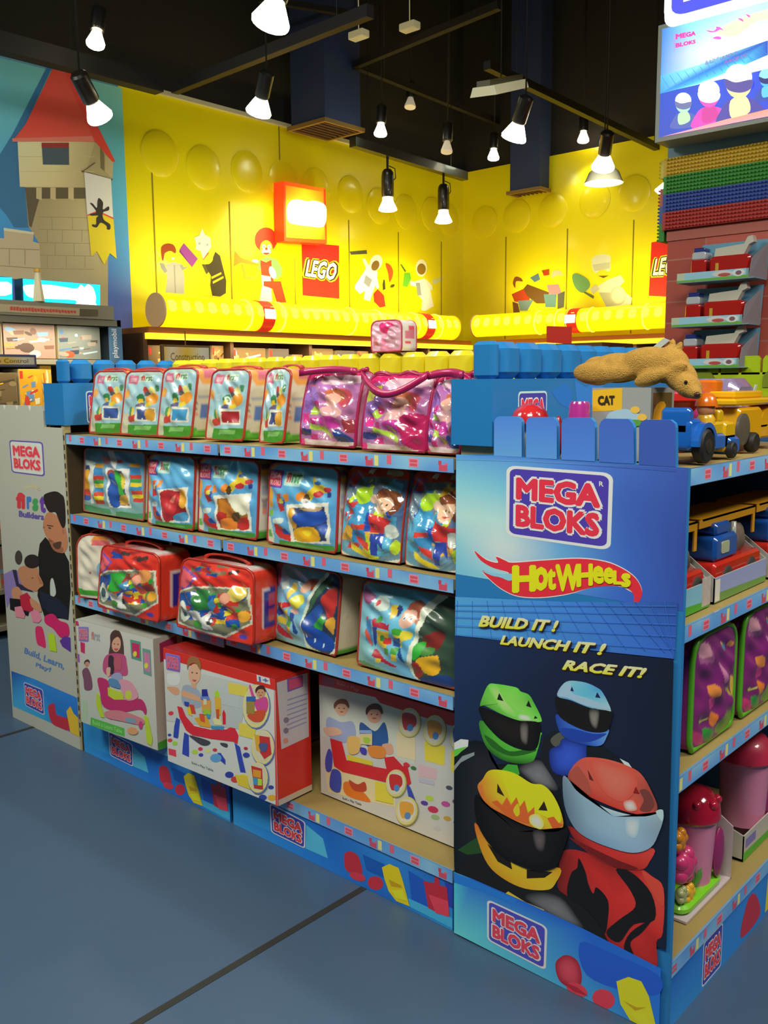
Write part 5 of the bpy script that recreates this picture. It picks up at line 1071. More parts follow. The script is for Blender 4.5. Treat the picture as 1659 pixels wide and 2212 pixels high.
def art_small(win, win2=None):
    A = HA([(180+a/3.77, 760+b/3.77) for a, b in ((1045, 168), (1345, 175), (1272, 745), (985, 705))]); A.view(180, 760, 3.77)
    A.grid([['90b4bc', '86aab4'], ['88a8ac', '7ea4b0']], [(1035, 150), (1355, 160), (1265, 760), (975, 720)], 3)
    A.poly('a8a890', [(980, 520), (1060, 540), (1050, 720), (975, 720)]); A.poly('9ab0a8', [(1035, 160), (1345, 165), (1340, 215), (1030, 190)])
    A.poly('b8647c', [(1072, 200), (1138, 210), (1130, 285), (1062, 275)]); A.poly('c898a0', [(1082, 225), (1128, 232), (1124, 268), (1076, 262)])
    A.poly('b0c0a8', [(1148, 205), (1262, 212), (1252, 272), (1142, 262)]); A.text('a84848', 'fi', [(1155, 210), (1190, 213), (1186, 258), (1150, 255)], .03); A.text('3c7c58', 'rst', [(1192, 215), (1252, 220), (1246, 262), (1188, 258)], .03)
    A.poly('d09040', [(1040, 330), (1075, 340), (1065, 400), (1030, 390)], 1); A.poly('a0b8c0', [(1085, 360), (1120, 365), (1112, 420), (1075, 415)])
    for c, q in (('2f6c40', [(1135, 395), (1175, 370), (1190, 430), (1150, 455)]), ('a83428', [(1180, 320), (1205, 310), (1220, 350), (1190, 380)]), ('d8c070', [(1225, 325), (1255, 318), (1270, 370), (1232, 385)]), ('4a4a50', [(1200, 350), (1235, 380), (1215, 400), (1190, 385)]), ('c8842c', [(1200, 400), (1260, 370), (1290, 400), (1270, 460), (1210, 465)]), ('c8a828', [(1140, 425), (1170, 415), (1175, 460), (1150, 470)]), ('5a5474', [(1130, 460), (1180, 450), (1180, 485), (1125, 490)]), ('c8b030', [(1190, 460), (1230, 450), (1235, 480), (1195, 485)]), ('3c7048', [(1270, 300), (1295, 310), (1290, 360), (1272, 350)]), ('3c7c3c', [(1065, 500), (1090, 480), (1100, 540), (1068, 550)]), ('a83c30', [(1058, 560), (1120, 550), (1118, 600), (1062, 610)]), ('c8a838', [(1085, 490), (1105, 500), (1100, 550), (1085, 550)])): A.poly(c, q, 1)
    A.poly('c0c0b0', [(1122, 482), (1266, 500), (1256, 622), (1112, 602)]); A.poly(win, [(1134, 500), (1252, 514), (1246, 608), (1130, 592)])
    if win2: A.poly(win2, [(1200, 508), (1250, 514), (1245, 606), (1195, 598)], 1)
    A.ell('d8d8c8', 1168, 590, 7, 6)
    A.poly('3c7c28', [(1050, 632), (1285, 650), (1270, 760), (975, 735), (985, 705), (1040, 700)]); A.poly('6a9c58', [(1100, 645), (1225, 655), (1218, 690), (1092, 680)])
    return A
def art_small_side():
    A = HA([(180+a/3.77, 760+b/3.77) for a, b in ((1350, 165), (1515, 190), (1455, 745), (1278, 740))]); A.view(180, 760, 3.77)
    A.rect('b4b0a0', 1200, 100, 1600, 800); A.poly('c88848', [(1365, 165), (1515, 200), (1490, 290), (1420, 310), (1360, 280)], 1); A.poly('b05c70', [(1392, 195), (1478, 200), (1475, 275), (1385, 268)])
    for y in (362, 380, 398): A.poly('8890a0', [(1345, y), (1468, y+12), (1466, y+20), (1343, y+8)])
    A.poly('4464a4', [(1352, 458), (1462, 475), (1450, 608), (1342, 590)]); 
    for y in (455, 505, 555): A.ell('7a6a6a' if y < 550 else 'c07868', 1320, y, 13, 17)
    A.poly('3c9428', [(1278, 662), (1460, 690), (1458, 760), (1260, 760)]); A.poly('58a83c', [(1300, 690), (1440, 705), (1440, 735), (1298, 728)]); return A
def art_big(win, horse=True):
    A = HA([(380+a/2.72, 960+b/2.72) for a, b in ((560, 120), (905, 150), (945, 700), (525, 640))]); A.view(380, 960, 2.72)
    A.grid([['5898b8', '58a4cc', '64acd0'], ['5c98bc', '5090c0', '4c8cbc'], ['6898b0', '5088b4', '5088b0']], [(540, 100), (915, 140), (960, 710), (515, 660)], 5)
    A.poly('c48c30', [(545, 100), (600, 118), (575, 160), (548, 170)]); A.poly('4c3c98', [(549, 155), (640, 158), (637, 260), (546, 255)]); A.poly('b83444', [(556, 162), (632, 165), (630, 252), (553, 246)]); A.text('d898a0', 'MEGA', [(560, 170), (628, 173), (627, 205), (559, 202)], .03); A.text('d898a0', 'BLOKS', [(559, 212), (627, 215), (625, 246), (557, 242)], .03)
    A.poly('a4c4b8', [(650, 165), (740, 168), (735, 250), (648, 245)]); A.text('b84848', 'fi', [(657, 172), (683, 173), (681, 228), (656, 226)], .04); A.text('3c8c50', 'rst', [(685, 173), (732, 176), (728, 232), (683, 230)], .04)
    if horse:
        A.poly('c4ac2c', [(795, 250), (800, 195), (825, 225), (870, 260), (860, 290), (820, 290), (790, 330), (760, 345), (745, 330), (775, 280)], 1); A.ell('2c5c98', 822, 232, 18, 12); A.ell('c87828', 740, 310, 22, 28); A.ell('4a3820', 765, 325, 15, 30); A.ell('a82c34', 825, 298, 22, 20); A.ell('b03438', 868, 270, 20, 16); A.ell('2c3c80', 878, 300, 12, 18)
    A.poly('c08c28', [(555, 260), (575, 280), (575, 380), (552, 380)], 1)
    for c, q in (('b85020', [(605, 300), (640, 290), (625, 350), (600, 350)]), ('2c4c98', [(620, 345), (660, 330), (650, 380), (620, 370)]), ('c87828', [(650, 300), (680, 290), (680, 340), (655, 345)]), ('a83028', [(600, 350), (640, 365), (655, 400), (620, 415)]), ('d0b838', [(615, 330), (640, 325), (645, 355), (620, 360)]), ('a82c28', [(585, 500), (610, 490), (650, 540), (690, 580), (690, 630), (610, 600), (585, 560)]), ('28407c', [(625, 540), (650, 530), (680, 575), (640, 570)]), ('6c9c38', [(552, 400), (575, 400), (575, 440), (550, 440)])): A.poly(c, q)
    A.poly('b8b8a4', [(528, 450), (560, 450), (580, 600), (560, 650), (520, 640)]); A.poly('b4c0b8', [(580, 465), (640, 455), (640, 490), (585, 495)], 1); A.poly('5c9c4c', [(540, 540), (565, 540), (565, 600), (538, 595)])
    A.poly('c8c8b8', [(665, 362), (882, 345), (912, 632), (682, 632)]); q = [(684, 385), (868, 372), (893, 612), (702, 612)]; A.poly(win[0], q)
    for c, pts in win[1]: A.poly(c, [(684+(x*(868-684))+y*20, 385+y*230-13*x*(1-y)) for x, y in pts], 1)
    A.poly('3c7c34', [(612, 618), (930, 650), (960, 720), (590, 680)]); A.poly('588c50', [(640, 640), (880, 665), (880, 680), (640, 655)]); return A
W_RED = ('8c2424', [('a82c30', [(0, 0), (.7, .05), (.6, .6), (.3, 1), (0, 1)]), ('c89030', [(.75, 0), (1, 0), (1, .5), (.8, .5)]), ('4888b0', [(.5, .8), (1, .7), (1, 1), (.5, 1)]), ('c87060', [(.3, .3), (.6, .1), (.5, .35)])])
W_MIX = ('8c5c24', [('c8c8b0', [(.35, 0), (1, .02), (1, .45), (.8, .5)]), ('a86820', [(.05, .05), (.4, .2), (.7, .5), (.2, .55)]), ('982820', [(0, .45), (.3, .5), (.2, .8), (0, .85)]), ('c8742c', [(.1, .7), (.5, .65), (.6, 1), (.1, 1)]), ('4a3c28', [(.5, .5), (.8, .45), (.75, .7), (.5, .75)]), ('a82c28', [(.65, .75), (1, .6), (1, 1), (.65, 1)])])
W_BLU = ('2c3c60', [('c89028', [(0, .05), (.15, .05), (.18, .5), (0, .6)]), ('284ca0', [(.15, .2), (.9, .1), (1, .4), (.3, .55)]), ('988060', [(.3, .03), (.9, 0), (.8, .12)]), ('c8941c', [(.05, .65), (.6, .55), (.85, .75), (.8, 1), (.05, 1)]), ('d8b028', [(.3, .7), (.6, .68), (.5, .85)]), ('2c4c98', [(.8, .55), (1, .5), (1, .8)])])
TS = 1.307
GA = 'small light blue zip bags on the top shelf'
side = art_small_side()
LB = 'small light blue zip bag on top shelf '
for i, (a, b, h, d, win, w2, lab) in enumerate(((194, 259, 806, .05, '34508c', None, 'with royal blue window, touching the header'), (261, 338, 806, .05, '384c80', 'b88830', 'with blue and yellow window, second along'), (340, 407, 800, .10, '3c84b0', None, 'with a sky blue window'), (444, 519, 803, .13, '90282c', None, 'with a dark red window'), (560, 606, 800, .13, '34406c', 'b88830', 'standing next to the pink bags'))):
    y = .07; p0, p1 = yx(y, a, 940), yx(y, b, 950)
    bag(LB+lab, GA, p0, (p1[0], y+.012), TS, hgt(y, TS, a+5, h), d, art_small(win, w2), side, 'c04434', .028, .012, lean=.12, skew=.08, seed=i, handle=.014, hw=.8, nx=56, ny=80, taper=.0)
# pink see-through bags
def art_pink(k=0):
    A = HA([(560+a/3.318, 660+b/3.318) for a, b in ((330, 470), (705, 470), (705, 1020), (285, 1020))]); A.view(560, 660, 3.318)
    A.grid([['984c80', '9058a0', 'a06898'], ['7c5098', 'a46c90', '945c88'], ['84609c', '9c6884', '8c4068']], [(280, 460), (720, 460), (720, 1030), (270, 1030)], 4)
    A.poly('b01c58', [(320, 470), (710, 470), (705, 505), (560, 500), (330, 530)]); A.poly('c0a0ac', [(455, 500), (690, 500), (690, 550), (460, 555)], 1); A.poly('b85060', [(355, 560), (400, 560), (400, 610), (350, 610)])
    A.poly('7c58a0', [(340, 590), (430, 590), (450, 700), (350, 760)], 1); A.poly('a4404c', [(560, 600), (620, 590), (660, 640), (640, 720), (600, 700)], 1); A.poly('a05838', [(500, 600), (580, 585), (610, 620), (600, 680), (540, 640)], 1); A.ell('c89888', 545, 670, 45, 50); A.poly('c09494', [(480, 730), (560, 700), (620, 740), (600, 790), (490, 800)], 1)
    A.poly('a83488', [(470, 800), (560, 780), (610, 830), (590, 870), (490, 880)], 1); A.poly('98b83c', [(385, 740), (420, 700), (455, 740), (440, 775), (390, 775)]); A.poly('a82868', [(415, 690), (440, 670), (465, 700), (455, 740), (425, 740)], 1); A.poly('b83078', [(325, 770), (380, 765), (390, 840), (330, 840)]); A.poly('a82870', [(400, 800), (450, 800), (450, 850), (400, 850)]); A.poly('9cb844', [(385, 840), (500, 870), (560, 920), (560, 960), (470, 900), (390, 890)]); A.poly('a82868', [(385, 930), (450, 930), (450, 975), (385, 975)])
    A.poly('303468', [(310, 880), (400, 890), (390, 945), (300, 935)]); A.poly('283c78', [(590, 880), (660, 920), (700, 980), (600, 975), (575, 920)], 1); A.poly('7c2c34', [(630, 810), (720, 820), (720, 900), (650, 900)], 1); A.poly('b8a8a8', [(290, 970), (720, 985), (720, 1030), (280, 1030)]); A.poly('c03474', [(290, 975), (330, 970), (330, 1010), (285, 1010)], 1)
    if k: A.poly('b0b838', [(300, 560), (420, 540), (400, 640), (330, 660)]); A.poly('9c2050', [(560, 760), (720, 760), (720, 990), (600, 980)], 1)
    return A
GP = 'pink see-through bags on the top shelf'
CLR = print_mat(.2, .7, 0, .6, 14.0)
for i, (a, b, ht, lab, y) in enumerate(((650, 768, 808, 'pink see-through bag of bricks beside the light blue zip bags', .07), (782, 920, 815, 'middle pink see-through bag with a drooping magenta handle', .045), (924, 1035, 815, 'pink see-through bag half hidden by the blue header block', .05))):
    p0, p1 = yx(y, a, 965), yx(y, b, 985)
    p1 = (min(p1[0], -.634), p1[1])
    bag(lab, GP, p0, p1, TS, hgt(y, TS, a+10, ht), .10, art_pink(i % 2), None, 'b01c58', .02, .022, pinch=.75, wr=.005, seed=20+i, handle=0, m=CLR, lean=.05, side_bg='a06c88', pr=.005)
    x0, x1 = p0[0], p1[0]; w_ = x1-x0; zt = TS+hgt(y, TS, a+10, ht); dr = .05 if i == 1 else -.008
    bp = [o for o in bpy.data.objects if o.get('label') == lab][0]
    pts = [(x0+.005+w_*t, y+.0+.015*math.sin(math.pi*t)*(-2 if i == 1 else 1), zt+.004-dr*math.sin(math.pi*t)) for t in np.linspace(0, 1, 12)]
    MB().loft([[(q[0], q[1]-.006, q[2]-.011), (q[0], q[1]+.006, q[2]-.009), (q[0], q[1]+.006, q[2]+.011), (q[0], q[1]-.006, q[2]+.009)] for q in pts]).build('carry_handle', mat('b81c60', .35, coat=.3), bp, True, world=True)
    MB().tube([(x0+.01+w_*.98*t, y+.05, zt+.006+.006*math.sin(14*t)) for t in np.linspace(0, 1, 16)], .008, 6).build('back_handle', mat('a81850', .35, coat=.3), bp, True, world=True)
# small pink case on top of the yellow header
A = HA([(0, 0), (1, 0), (1, 1), (0, 1)]); A.rect('c87c98', 0, 0, 1, 1); A.poly('d8a0b0', [(0, 0), (.5, 0), (.3, 1), (0, 1)]); A.poly('c02868', [(.3, .08), (.75, .1), (.7, .38), (.45, .42), (.3, .3)], 1); A.poly('b890a0', [(.6, .3), (.95, .2), (.95, .9), (.55, .8)], 1); A.poly('b87078', [(.1, .55), (.3, .55), (.3, .8), (.1, .8)])
Sd = HA([(0, 0), (1, 0), (1, 1), (0, 1)]); Sd.rect('c0b8b0', 0, 0, 1, 1); Sd.poly('b86878', [(.15, .35), (.8, .32), (.8, .6), (.15, .62)]); Sd.poly('c84858', [(.4, .2), (.85, .18), (.85, .32), (.4, .34)]); Sd.poly('c84858', [(.15, .68), (.55, .68), (.55, .76), (.15, .76)])
y = .498; p0 = yx(y, 803, 765); p1 = yx(y, 868, 765)
bag('small pink case with a white side standing on the yellow header', None, p0, p1, 1.598, hgt(y, 1.598, 806, 697), .075, A, Sd, 'c84c64', .025, .006, nx=40, ny=40, handle=0, seed=33, pr=.003)
# second shelf
SS = .992; GB = 'zip bags on the second shelf'
def art_tall():
    A = HA([(180+a/3.77, 760+b/3.77) for a, b in ((35, 790), (570, 830), (500, 1490), (-10, 1370))]); A.view(180, 760, 3.77)
    A.grid([['6c98a4', '5c90b4', '5c8cb0'], ['7c9ca0', '6894a8', '6090a8'], ['7c9c90', '709890', '6c9088']], [(0, 770), (600, 800), (560, 1500), (-30, 1400)], 5)
    A.poly('b8c8c4', [(35, 900), (130, 930), (60, 960)], 1); A.poly('b86c70', [(190, 860), (260, 870), (270, 945), (200, 940)]); A.poly('c8d8dc', [(230, 800), (280, 800), (340, 980), (300, 960)], 1); A.ell('b03c48', 350, 915, 26, 20)
    for c, q in (('2c4c78', [(40, 960), (90, 960), (75, 1020), (40, 1020)]), ('c8902c', [(30, 1010), (85, 1010), (70, 1180), (10, 1190)]), ('b84838', [(10, 1180), (75, 1190), (70, 1270), (0, 1250)]), ('34508c', [(0, 1230), (60, 1240), (60, 1280), (0, 1270)])): A.poly(c, q, 1)
    A.poly('c0c4b8', [(85, 950), (135, 950), (100, 1310), (70, 1310)])
    for x in (125, 440):
        for k, c in enumerate(('c88c34', '3c78a8', '3874a8', 'a83830', '3c8440', 'c8b034', '3478a4', 'b84434', 'c8b830', 'b04030')): A.poly(c, [(x, 935+k*38), (x+80, 940+k*38), (x+76, 978+k*38), (x-2, 972+k*38)])
    A.poly('c8ccc0', [(232, 975), (438, 990), (410, 1370), (228, 1350)]); A.poly('3c4464', [(252, 1000), (385, 1010), (395, 1345), (250, 1335)])
    for c, q in (('8c3c38', [(255, 1000), (300, 1005), (300, 1050), (255, 1050)]), ('284c94', [(255, 1050), (310, 1060), (325, 1330), (250, 1320)]), ('3c9c38', [(305, 1010), (350, 1020), (380, 1230), (340, 1240), (320, 1130)]), ('b89038', [(330, 1260), (395, 1240), (390, 1330), (320, 1330)]), ('c8b038', [(355, 1040), (385, 1050), (385, 1180), (365, 1160)])): A.poly(c, q, 1)
    A.poly('44805c', [(-10, 1310), (230, 1370), (240, 1420), (-20, 1370)]); A.poly('44805c', [(280, 1390), (500, 1430), (500, 1500), (270, 1460)]); return A
def sidecard():
    A = HA([(0, 0), (1, 0), (1, 1), (0, 1)]); A.rect('b8b4a8', 0, 0, 1, 1); A.poly('c48c30', [(0, 0), (1, 0), (1, .17), (.1, .2)]); A.poly('5c4060', [(.1, .02), (.8, .04), (.8, .14), (.1, .12)]); A.poly('9494a4', [(.15, .3), (.7, .32), (.7, .44), (.15, .42)])
    for y in (.5, .58, .66): A.ell('807878' if y < .6 else 'c0786c', .4, y, .2, .025)
    A.poly('3c8430', [(0, .88), (1, .9), (1, 1), (0, 1)]); return A
s2 = sidecard()
for i, (a, b, tp, at, d, lab, ln, y, c) in enumerate(((184, 314, 972, art_tall, .06, 'crumpled light blue bag with two tall windows, far end of the second shelf', .1, .06, 'b86c60'), (321, 420, 968, lambda: art_big(W_RED, False), .055, 'light blue bag with a window full of red blocks on the second shelf', .1, .035, 'c03c30'), (429, 556, 972, lambda: art_big(W_MIX), .06, 'light blue bag showing orange and brown blocks with a yellow toy dog print', .0, .05, 'b83838'), (578, 726, 990, lambda: art_big(W_BLU), .04, 'light blue bag with blue and yellow blocks in its window, centre of the second shelf', .0, .045, 'b83838'))):
    p0, p1 = yx(y, a, 1150), yx(y, b, 1190)
    bag(lab, GB, p0, p1, SS, min(hgt(y, SS, a+10, tp), .250), d, at(), s2, c, .026 if i else .015, .02, lean=.08, seed=40+i, handle=.012, hw=.7, nx=90, ny=100, wr=.0032)
def art_boy(k=0):
    A = HA([(380+a/2.72, 960+b/2.72) for a, b in ((945, 175), (1325, 200), (1345, 765), (985, 715))]); A.view(380, 960, 2.72)
    A.grid([['4c6478', '5c7080', '4c6484'], ['688490', '70808c', '3c5888'], ['5c8c9c', '4c7c98', '6c8890']], [(930, 150), (1340, 190), (1360, 780), (960, 730)], 4)
    bricks(A, 960, 260, 1330, 700, 26, 5+k, ['a83434', 'c89830', '28489c', '3c80a8', '4c98b8', 'a8c030'], .9)
    A.poly('b82c1c', [(940, 170), (1070, 160), (1330, 185), (1330, 260), (1190, 235), (1050, 240), (945, 262)]); A.poly('d0d0c0', [(1075, 175), (1112, 182), (1105, 222), (1070, 212)]); A.poly('a8a890', [(1190, 190), (1290, 205), (1285, 238), (1188, 222)])
    A.poly('3c50a0', [(975, 215), (1035, 220), (1030, 310), (972, 300)]); A.poly('b83444', [(982, 222), (1030, 226), (1025, 295), (980, 290)])
    A.poly('3878a8', [(1080, 280), (1120, 270), (1125, 310), (1085, 310)]); A.poly('9cc428', [(1055, 310), (1140, 310), (1145, 370), (1120, 400), (1070, 400)], 1); A.poly('3c88b4', [(1070, 410), (1140, 410), (1140, 530), (1065, 530)]); A.poly('c03c34', [(1060, 525), (1145, 530), (1145, 560), (1060, 555)]); A.poly('3478a8', [(1065, 560), (1150, 560), (1160, 660), (1060, 640)]); A.poly('c8b428', [(1040, 640), (1080, 660), (1180, 710), (1220, 740), (1150, 730), (1050, 680)]); A.poly('c03c30', [(1080, 600), (1100, 640), (1180, 690), (1170, 640)])
    A.ell('d0a890', 1165, 375, 30, 30); A.poly('b83434', [(1158, 460), (1210, 480), (1285, 510), (1250, 545), (1240, 590), (1170, 580)]); A.poly('2c4090', [(1172, 585), (1245, 590), (1260, 690), (1225, 640), (1220, 720), (1190, 715)]); A.poly('b0b8b0', [(1250, 540), (1300, 540), (1330, 600), (1290, 620), (1255, 600)], 1)
    A.poly('6c3c24', [(1175, 360), (1180, 325), (1230, 308), (1300, 345), (1325, 390), (1310, 450), (1280, 470), (1260, 400), (1210, 360)], 1); A.ell('d0a488', 1230, 415, 52, 55); A.poly('7c4428', [(1178, 370), (1200, 320), (1270, 330), (1300, 380), (1240, 365)], 1); A.ell('2c2018', 1218, 405, 5, 7); A.ell('2c2018', 1248, 412, 5, 7); A.poly('a03c34', [(1210, 435), (1250, 440), (1228, 450)], 1)
    A.ell('a8c030', 1315, 670, 26, 45); A.poly('b8bcac', [(985, 690), (1060, 730), (1200, 765), (1350, 740), (1350, 790), (960, 760)]); return A
for i, (a, b, tp, lab) in enumerate(((738, 866, 1010, 'red-topped clear bag of big blocks with a boy print, left of the two'), (876, 1003, 1020, 'red-topped clear bag of big blocks with a boy print, touching the racing panel'))):
    y = .05; p0, p1 = yx(y, a, 1220), yx(y, b, 1245)
    bag(lab, 'red-topped clear bags on the second shelf', p0, (min(p1[0], -.625), p1[1]), SS, .256, .09, art_boy(i), None, 'b83428', .015, .026, pinch=.7, wr=.005, seed=60+i, handle=0, m=CLR, lean=.06, side_bg='587890', nx=90, ny=100, pr=.003)
# third shelf
TZ1, TZ2 = .662, .674
A = HA([(0, 0), (1, 0), (1, 1), (0, 1)]); A.rect('b8b4a4', 0, 0, 1, 1); A.poly('c47c38', [(.4, .02), (.8, .02), (.75, .12), (.4, .14)], 1); A.poly('b85c60', [(.4, .08), (.85, .08), (.85, .17), (.4, .17)]); A.poly('6898b8', [(.55, .45), (.95, .42), (1, .78), (.6, .75)], 1); A.poly('3c8c28', [(0, .87), (1, .88), (1, .97), (0, .96)]); A.ell('a06060', .35, .6, .03, .02)
y = -.01; bag('white-sided zip bag with red piping behind the red bags beside the white panel', None, (-2.475, -.02), (-2.288, .05), TZ1, .25, .05, A, None, 'c04434', .06, .012, nx=50, ny=70, seed=70, handle=.02, lean=.05)
def art_red(k):
    A = HA([(140+a/3.456, 1150+b/3.456) for a, b in ((180, 150), (640, 190), (655, 690), (160, 610))]); A.view(140, 1150, 3.456)
    A.grid([['b83024', 'c03428'], ['c43828', 'c43424'], ['b83024', 'c83824']], [(150, 130), (660, 170), (670, 700), (150, 620)], 3)
    bricks(A, 230, 160, 600, 250, 12, 9+k, ['203c88', '3c2c28', '6c6044', '8c2424', '2c7c34' if k else '5c5438'], 1.0)
    A.poly('b82c24', [(180, 230), (400, 240), (620, 270), (625, 300), (350, 310), (180, 370)])
    A.poly('5c4494', [(190, 200), (300, 265), (235, 350), (180, 345)]); A.poly('c05058', [(195, 215), (285, 268), (230, 335), (185, 330)])
    q = [(175, 365), (270, 320), (450, 305), (625, 300), (650, 540), (490, 655), (300, 620), (165, 590)]; A.poly('b8b8a4', q); A.poly('6c6c54', [(180, 375), (275, 332), (450, 316), (612, 312), (640, 532), (485, 640), (305, 606), (175, 578)])
    bricks(A, 185, 340, 620, 560, 26, 2+k, ['1c4890', '2c8430', 'a83028', 'c8a428', '2c4c90', '7c2c24'], .9)
    A.poly('2c8c30' if not k else '2c6c34', [(290, 340), (390, 330), (400, 460), (300, 480)]); A.poly('1c4484', [(175, 380), (285, 350), (290, 450), (180, 450)])
    A.poly('c0c8b8', [(200, 430), (240, 440), (260, 520), (220, 570), (190, 540)], 1); A.poly('3c5458', [(210, 460), (235, 470), (240, 520), (215, 530)], 1); A.poly('d0d8c0', [(260, 490), (330, 480), (350, 520), (400, 470), (390, 540), (420, 600), (330, 590), (290, 560)], 1); A.poly('3c7c34', [(290, 550), (350, 560), (340, 600), (290, 590)], 1); A.ell('303430', 400, 545, 16, 24)
    A.poly('3c78a0', [(385, 420), (420, 380), (440, 430), (410, 480)]); 
    for j in range(7): A.poly(('c8b82c', '3c8c34', '28489c', 'c8b82c', 'b83c30', '28489c', '3c8c34')[j], [(430+j*17, 380+j*28), (465+j*17, 375+j*28), (470+j*17, 410+j*28), (436+j*17, 415+j*28)])
    hx = (550, 345) if not k else (560, 345); A.poly('a84838', [(480, 400), (540, 420), (570, 460), (530, 480), (490, 440)], 1); A.ell('b87c44' if not k else 'c8b050', hx[0], hx[1], 52, 48); A.ell('c88c74', 500, 375, 32, 36); A.ell('c89030', 605, 490, 32, 38); A.poly('c43424', [(490, 660), (655, 550), (665, 700), (500, 690)]); A.poly('503c98', [(570, 625), (610, 620), (615, 650), (575, 652)], 1)
    return A
Rs = HA([(0, 0), (1, 0), (1, 1), (0, 1)]); Rs.rect('c03424', 0, 0, 1, 1); Rs.poly('c0b0b0', [(.3, .3), (1, .26), (1, .82), (.35, .82)]); Rs.poly('30247c', [(.36, .32), (1, .28), (1, .8), (.4, .8)]); Rs.poly('a83c50', [(.62, .38), (1, .36), (1, .52), (.62, .53)]); Rs.poly('a83c50', [(.62, .57), (1, .56), (1, .72), (.62, .72)])
for i, (p0, p1, tp, lab) in enumerate((((-2.27, -.055), (-1.885, -.045), .235, 'red zip bag of mixed blocks, left of the two on the third shelf'), ((-1.76, -.06), (-1.375, -.045), .235, 'red zip bag of mixed blocks beside the blue striped bag'))):
    bag(lab, 'red zip bags on the third shelf', p0, p1, (TZ1, TZ2)[i]+.001, tp, (.13, .095)[i], art_red(i), Rs, 'c43424', .035, .026, wr=.0045, seed=80+i, handle=.024, hw=.6, nx=100, ny=90, lean=.1, side_bg='c03424', taper=.08, m=print_mat(.22, .8, 0, .45, 10.0))
def art_mix(k):
    q = ((20, 200), (590, 405), (625, 930), (10, 745)) if not k else ((855, 350), (1700, 640), (1750, 1240), (770, 965))
    A = HA([(560+a/3.77, 1180+b/3.77) for a, b in q]); A.view(560, 1180, 3.77)
    if not k:
        A.grid([['6c94a8', '5c98b4'], ['6ca4bc', '5c98bc'], ['78988c', '6c94b0']], [(0, 180), (620, 400), (640, 950), (-10, 760)], 5)
        A.poly('c88c40', [(30, 195), (90, 180), (90, 215), (30, 220)], 1); A.poly('8c4468', [(35, 215), (75, 215), (115, 350), (65, 385), (35, 290)]); A.poly('a8b8b4', [(120, 360), (180, 350), (180, 410), (120, 410)])
        A.poly('c8b040', [(200, 410), (240, 380), (270, 420), (240, 450), (225, 490), (200, 450)], 1); A.ell('28448c', 105, 555, 36, 34); A.poly('b02c34', [(90, 490), (240, 510), (240, 540), (120, 540)]); A.poly('c8b438', [(85, 595), (180, 620), (190, 670), (90, 640)]); A.poly('c8b438', [(150, 480), (175, 560), (215, 550), (210, 620), (160, 600)]); A.poly('3c8c38', [(205, 600), (255, 610), (250, 690), (200, 670)]); A.poly('2c4888', [(240, 580), (280, 590), (270, 650), (235, 640)]); A.poly('982c34', [(90, 650), (190, 720), (260, 780), (180, 760), (100, 700)], 1); A.poly('c8a434', [(210, 670), (250, 690), (245, 740), (205, 725)])
        A.ell('c89880', 340, 430, 42, 38, 20); A.poly('8c4024', [(320, 400), (370, 385), (440, 400), (430, 440), (385, 465), (370, 420)], 1); A.poly('c8c040', [(250, 480), (330, 475), (350, 520), (300, 570), (250, 540)], 1); A.poly('c8a090', [(240, 560), (300, 570), (310, 600), (260, 590)], 1); A.poly('203c74', [(265, 640), (300, 690), (325, 740), (290, 730)], 1)
        A.poly('b8c4b0', [(440, 410), (590, 380), (620, 930), (400, 860), (370, 760), (355, 600)], 1); A.poly('24364c', [(455, 440), (580, 400), (605, 890), (470, 870), (395, 800), (368, 640)], 1)
        A.poly('3c5c44', [(455, 450), (540, 420), (400, 590), (375, 610)], 1); A.poly('24488c', [(370, 640), (480, 560), (490, 680), (440, 700), (375, 700)], 1); A.poly('a8302c', [(490, 530), (575, 480), (585, 650), (540, 660)], 1); A.poly('2c8434', [(445, 690), (500, 640), (540, 680), (510, 745), (470, 730)]); A.poly('b88830', [(540, 680), (590, 670), (595, 780), (560, 740)], 1); A.poly('1c4090', [(375, 720), (430, 700), (590, 810), (605, 890), (500, 880), (400, 820)], 1)
        for x, y in ((400, 765), (465, 805), (530, 850)): A.ell('b0c8e0', x, y, 6, 16)
        A.poly('508464', [(0, 730), (300, 830), (620, 930), (620, 960), (0, 770)])
    else:
        A.grid([['6898a8', '58a0bc', '5498bc'], ['74a4b0', '58a4c4', '5ca4c8'], ['74987c', '5c90b0', '6494b0']], [(840, 330), (1720, 620), (1760, 1260), (750, 980)], 6)
        A.poly('c88c40', [(870, 340), (930, 330), (920, 380), (870, 390)], 1); A.poly('8c5078', [(880, 380), (920, 430), (1020, 490), (965, 535), (890, 510), (865, 450)]); A.poly('b4c4bc', [(1030, 500), (1080, 495), (1145, 540), (1120, 600), (1020, 570)], 1); A.ell('b84448', 1045, 535, 20, 18)
        A.poly('3878a8', [(905, 620), (975, 640), (965, 850), (900, 790)]); A.ell('b04850', 920, 620, 14); A.poly('b85040', [(905, 700), (950, 760), (950, 840), (900, 750)], 1)
        A.poly('982434', [(975, 640), (1000, 635), (1150, 700), (1170, 690), (1175, 740), (1000, 690)]); A.poly('24408c', [(985, 690), (1050, 700), (1010, 820), (980, 850)]); A.poly('c8a82c', [(1045, 720), (1170, 750), (1120, 885), (1018, 830)]); A.poly('b83430', [(1060, 780), (1180, 800), (1170, 850), (1100, 830)]); A.ell('3c7c34', 1085, 790, 28, 24); A.poly('3c8434', [(1100, 860), (1155, 880), (1150, 930), (1100, 910)]); A.poly('942434', [(980, 860), (1020, 880), (1100, 950), (1240, 1030), (1180, 1025), (1050, 960), (975, 910)]); A.ell('3c8c3c', 1060, 650, 34, 22); A.ell('c8a838', 1040, 960, 30, 20)
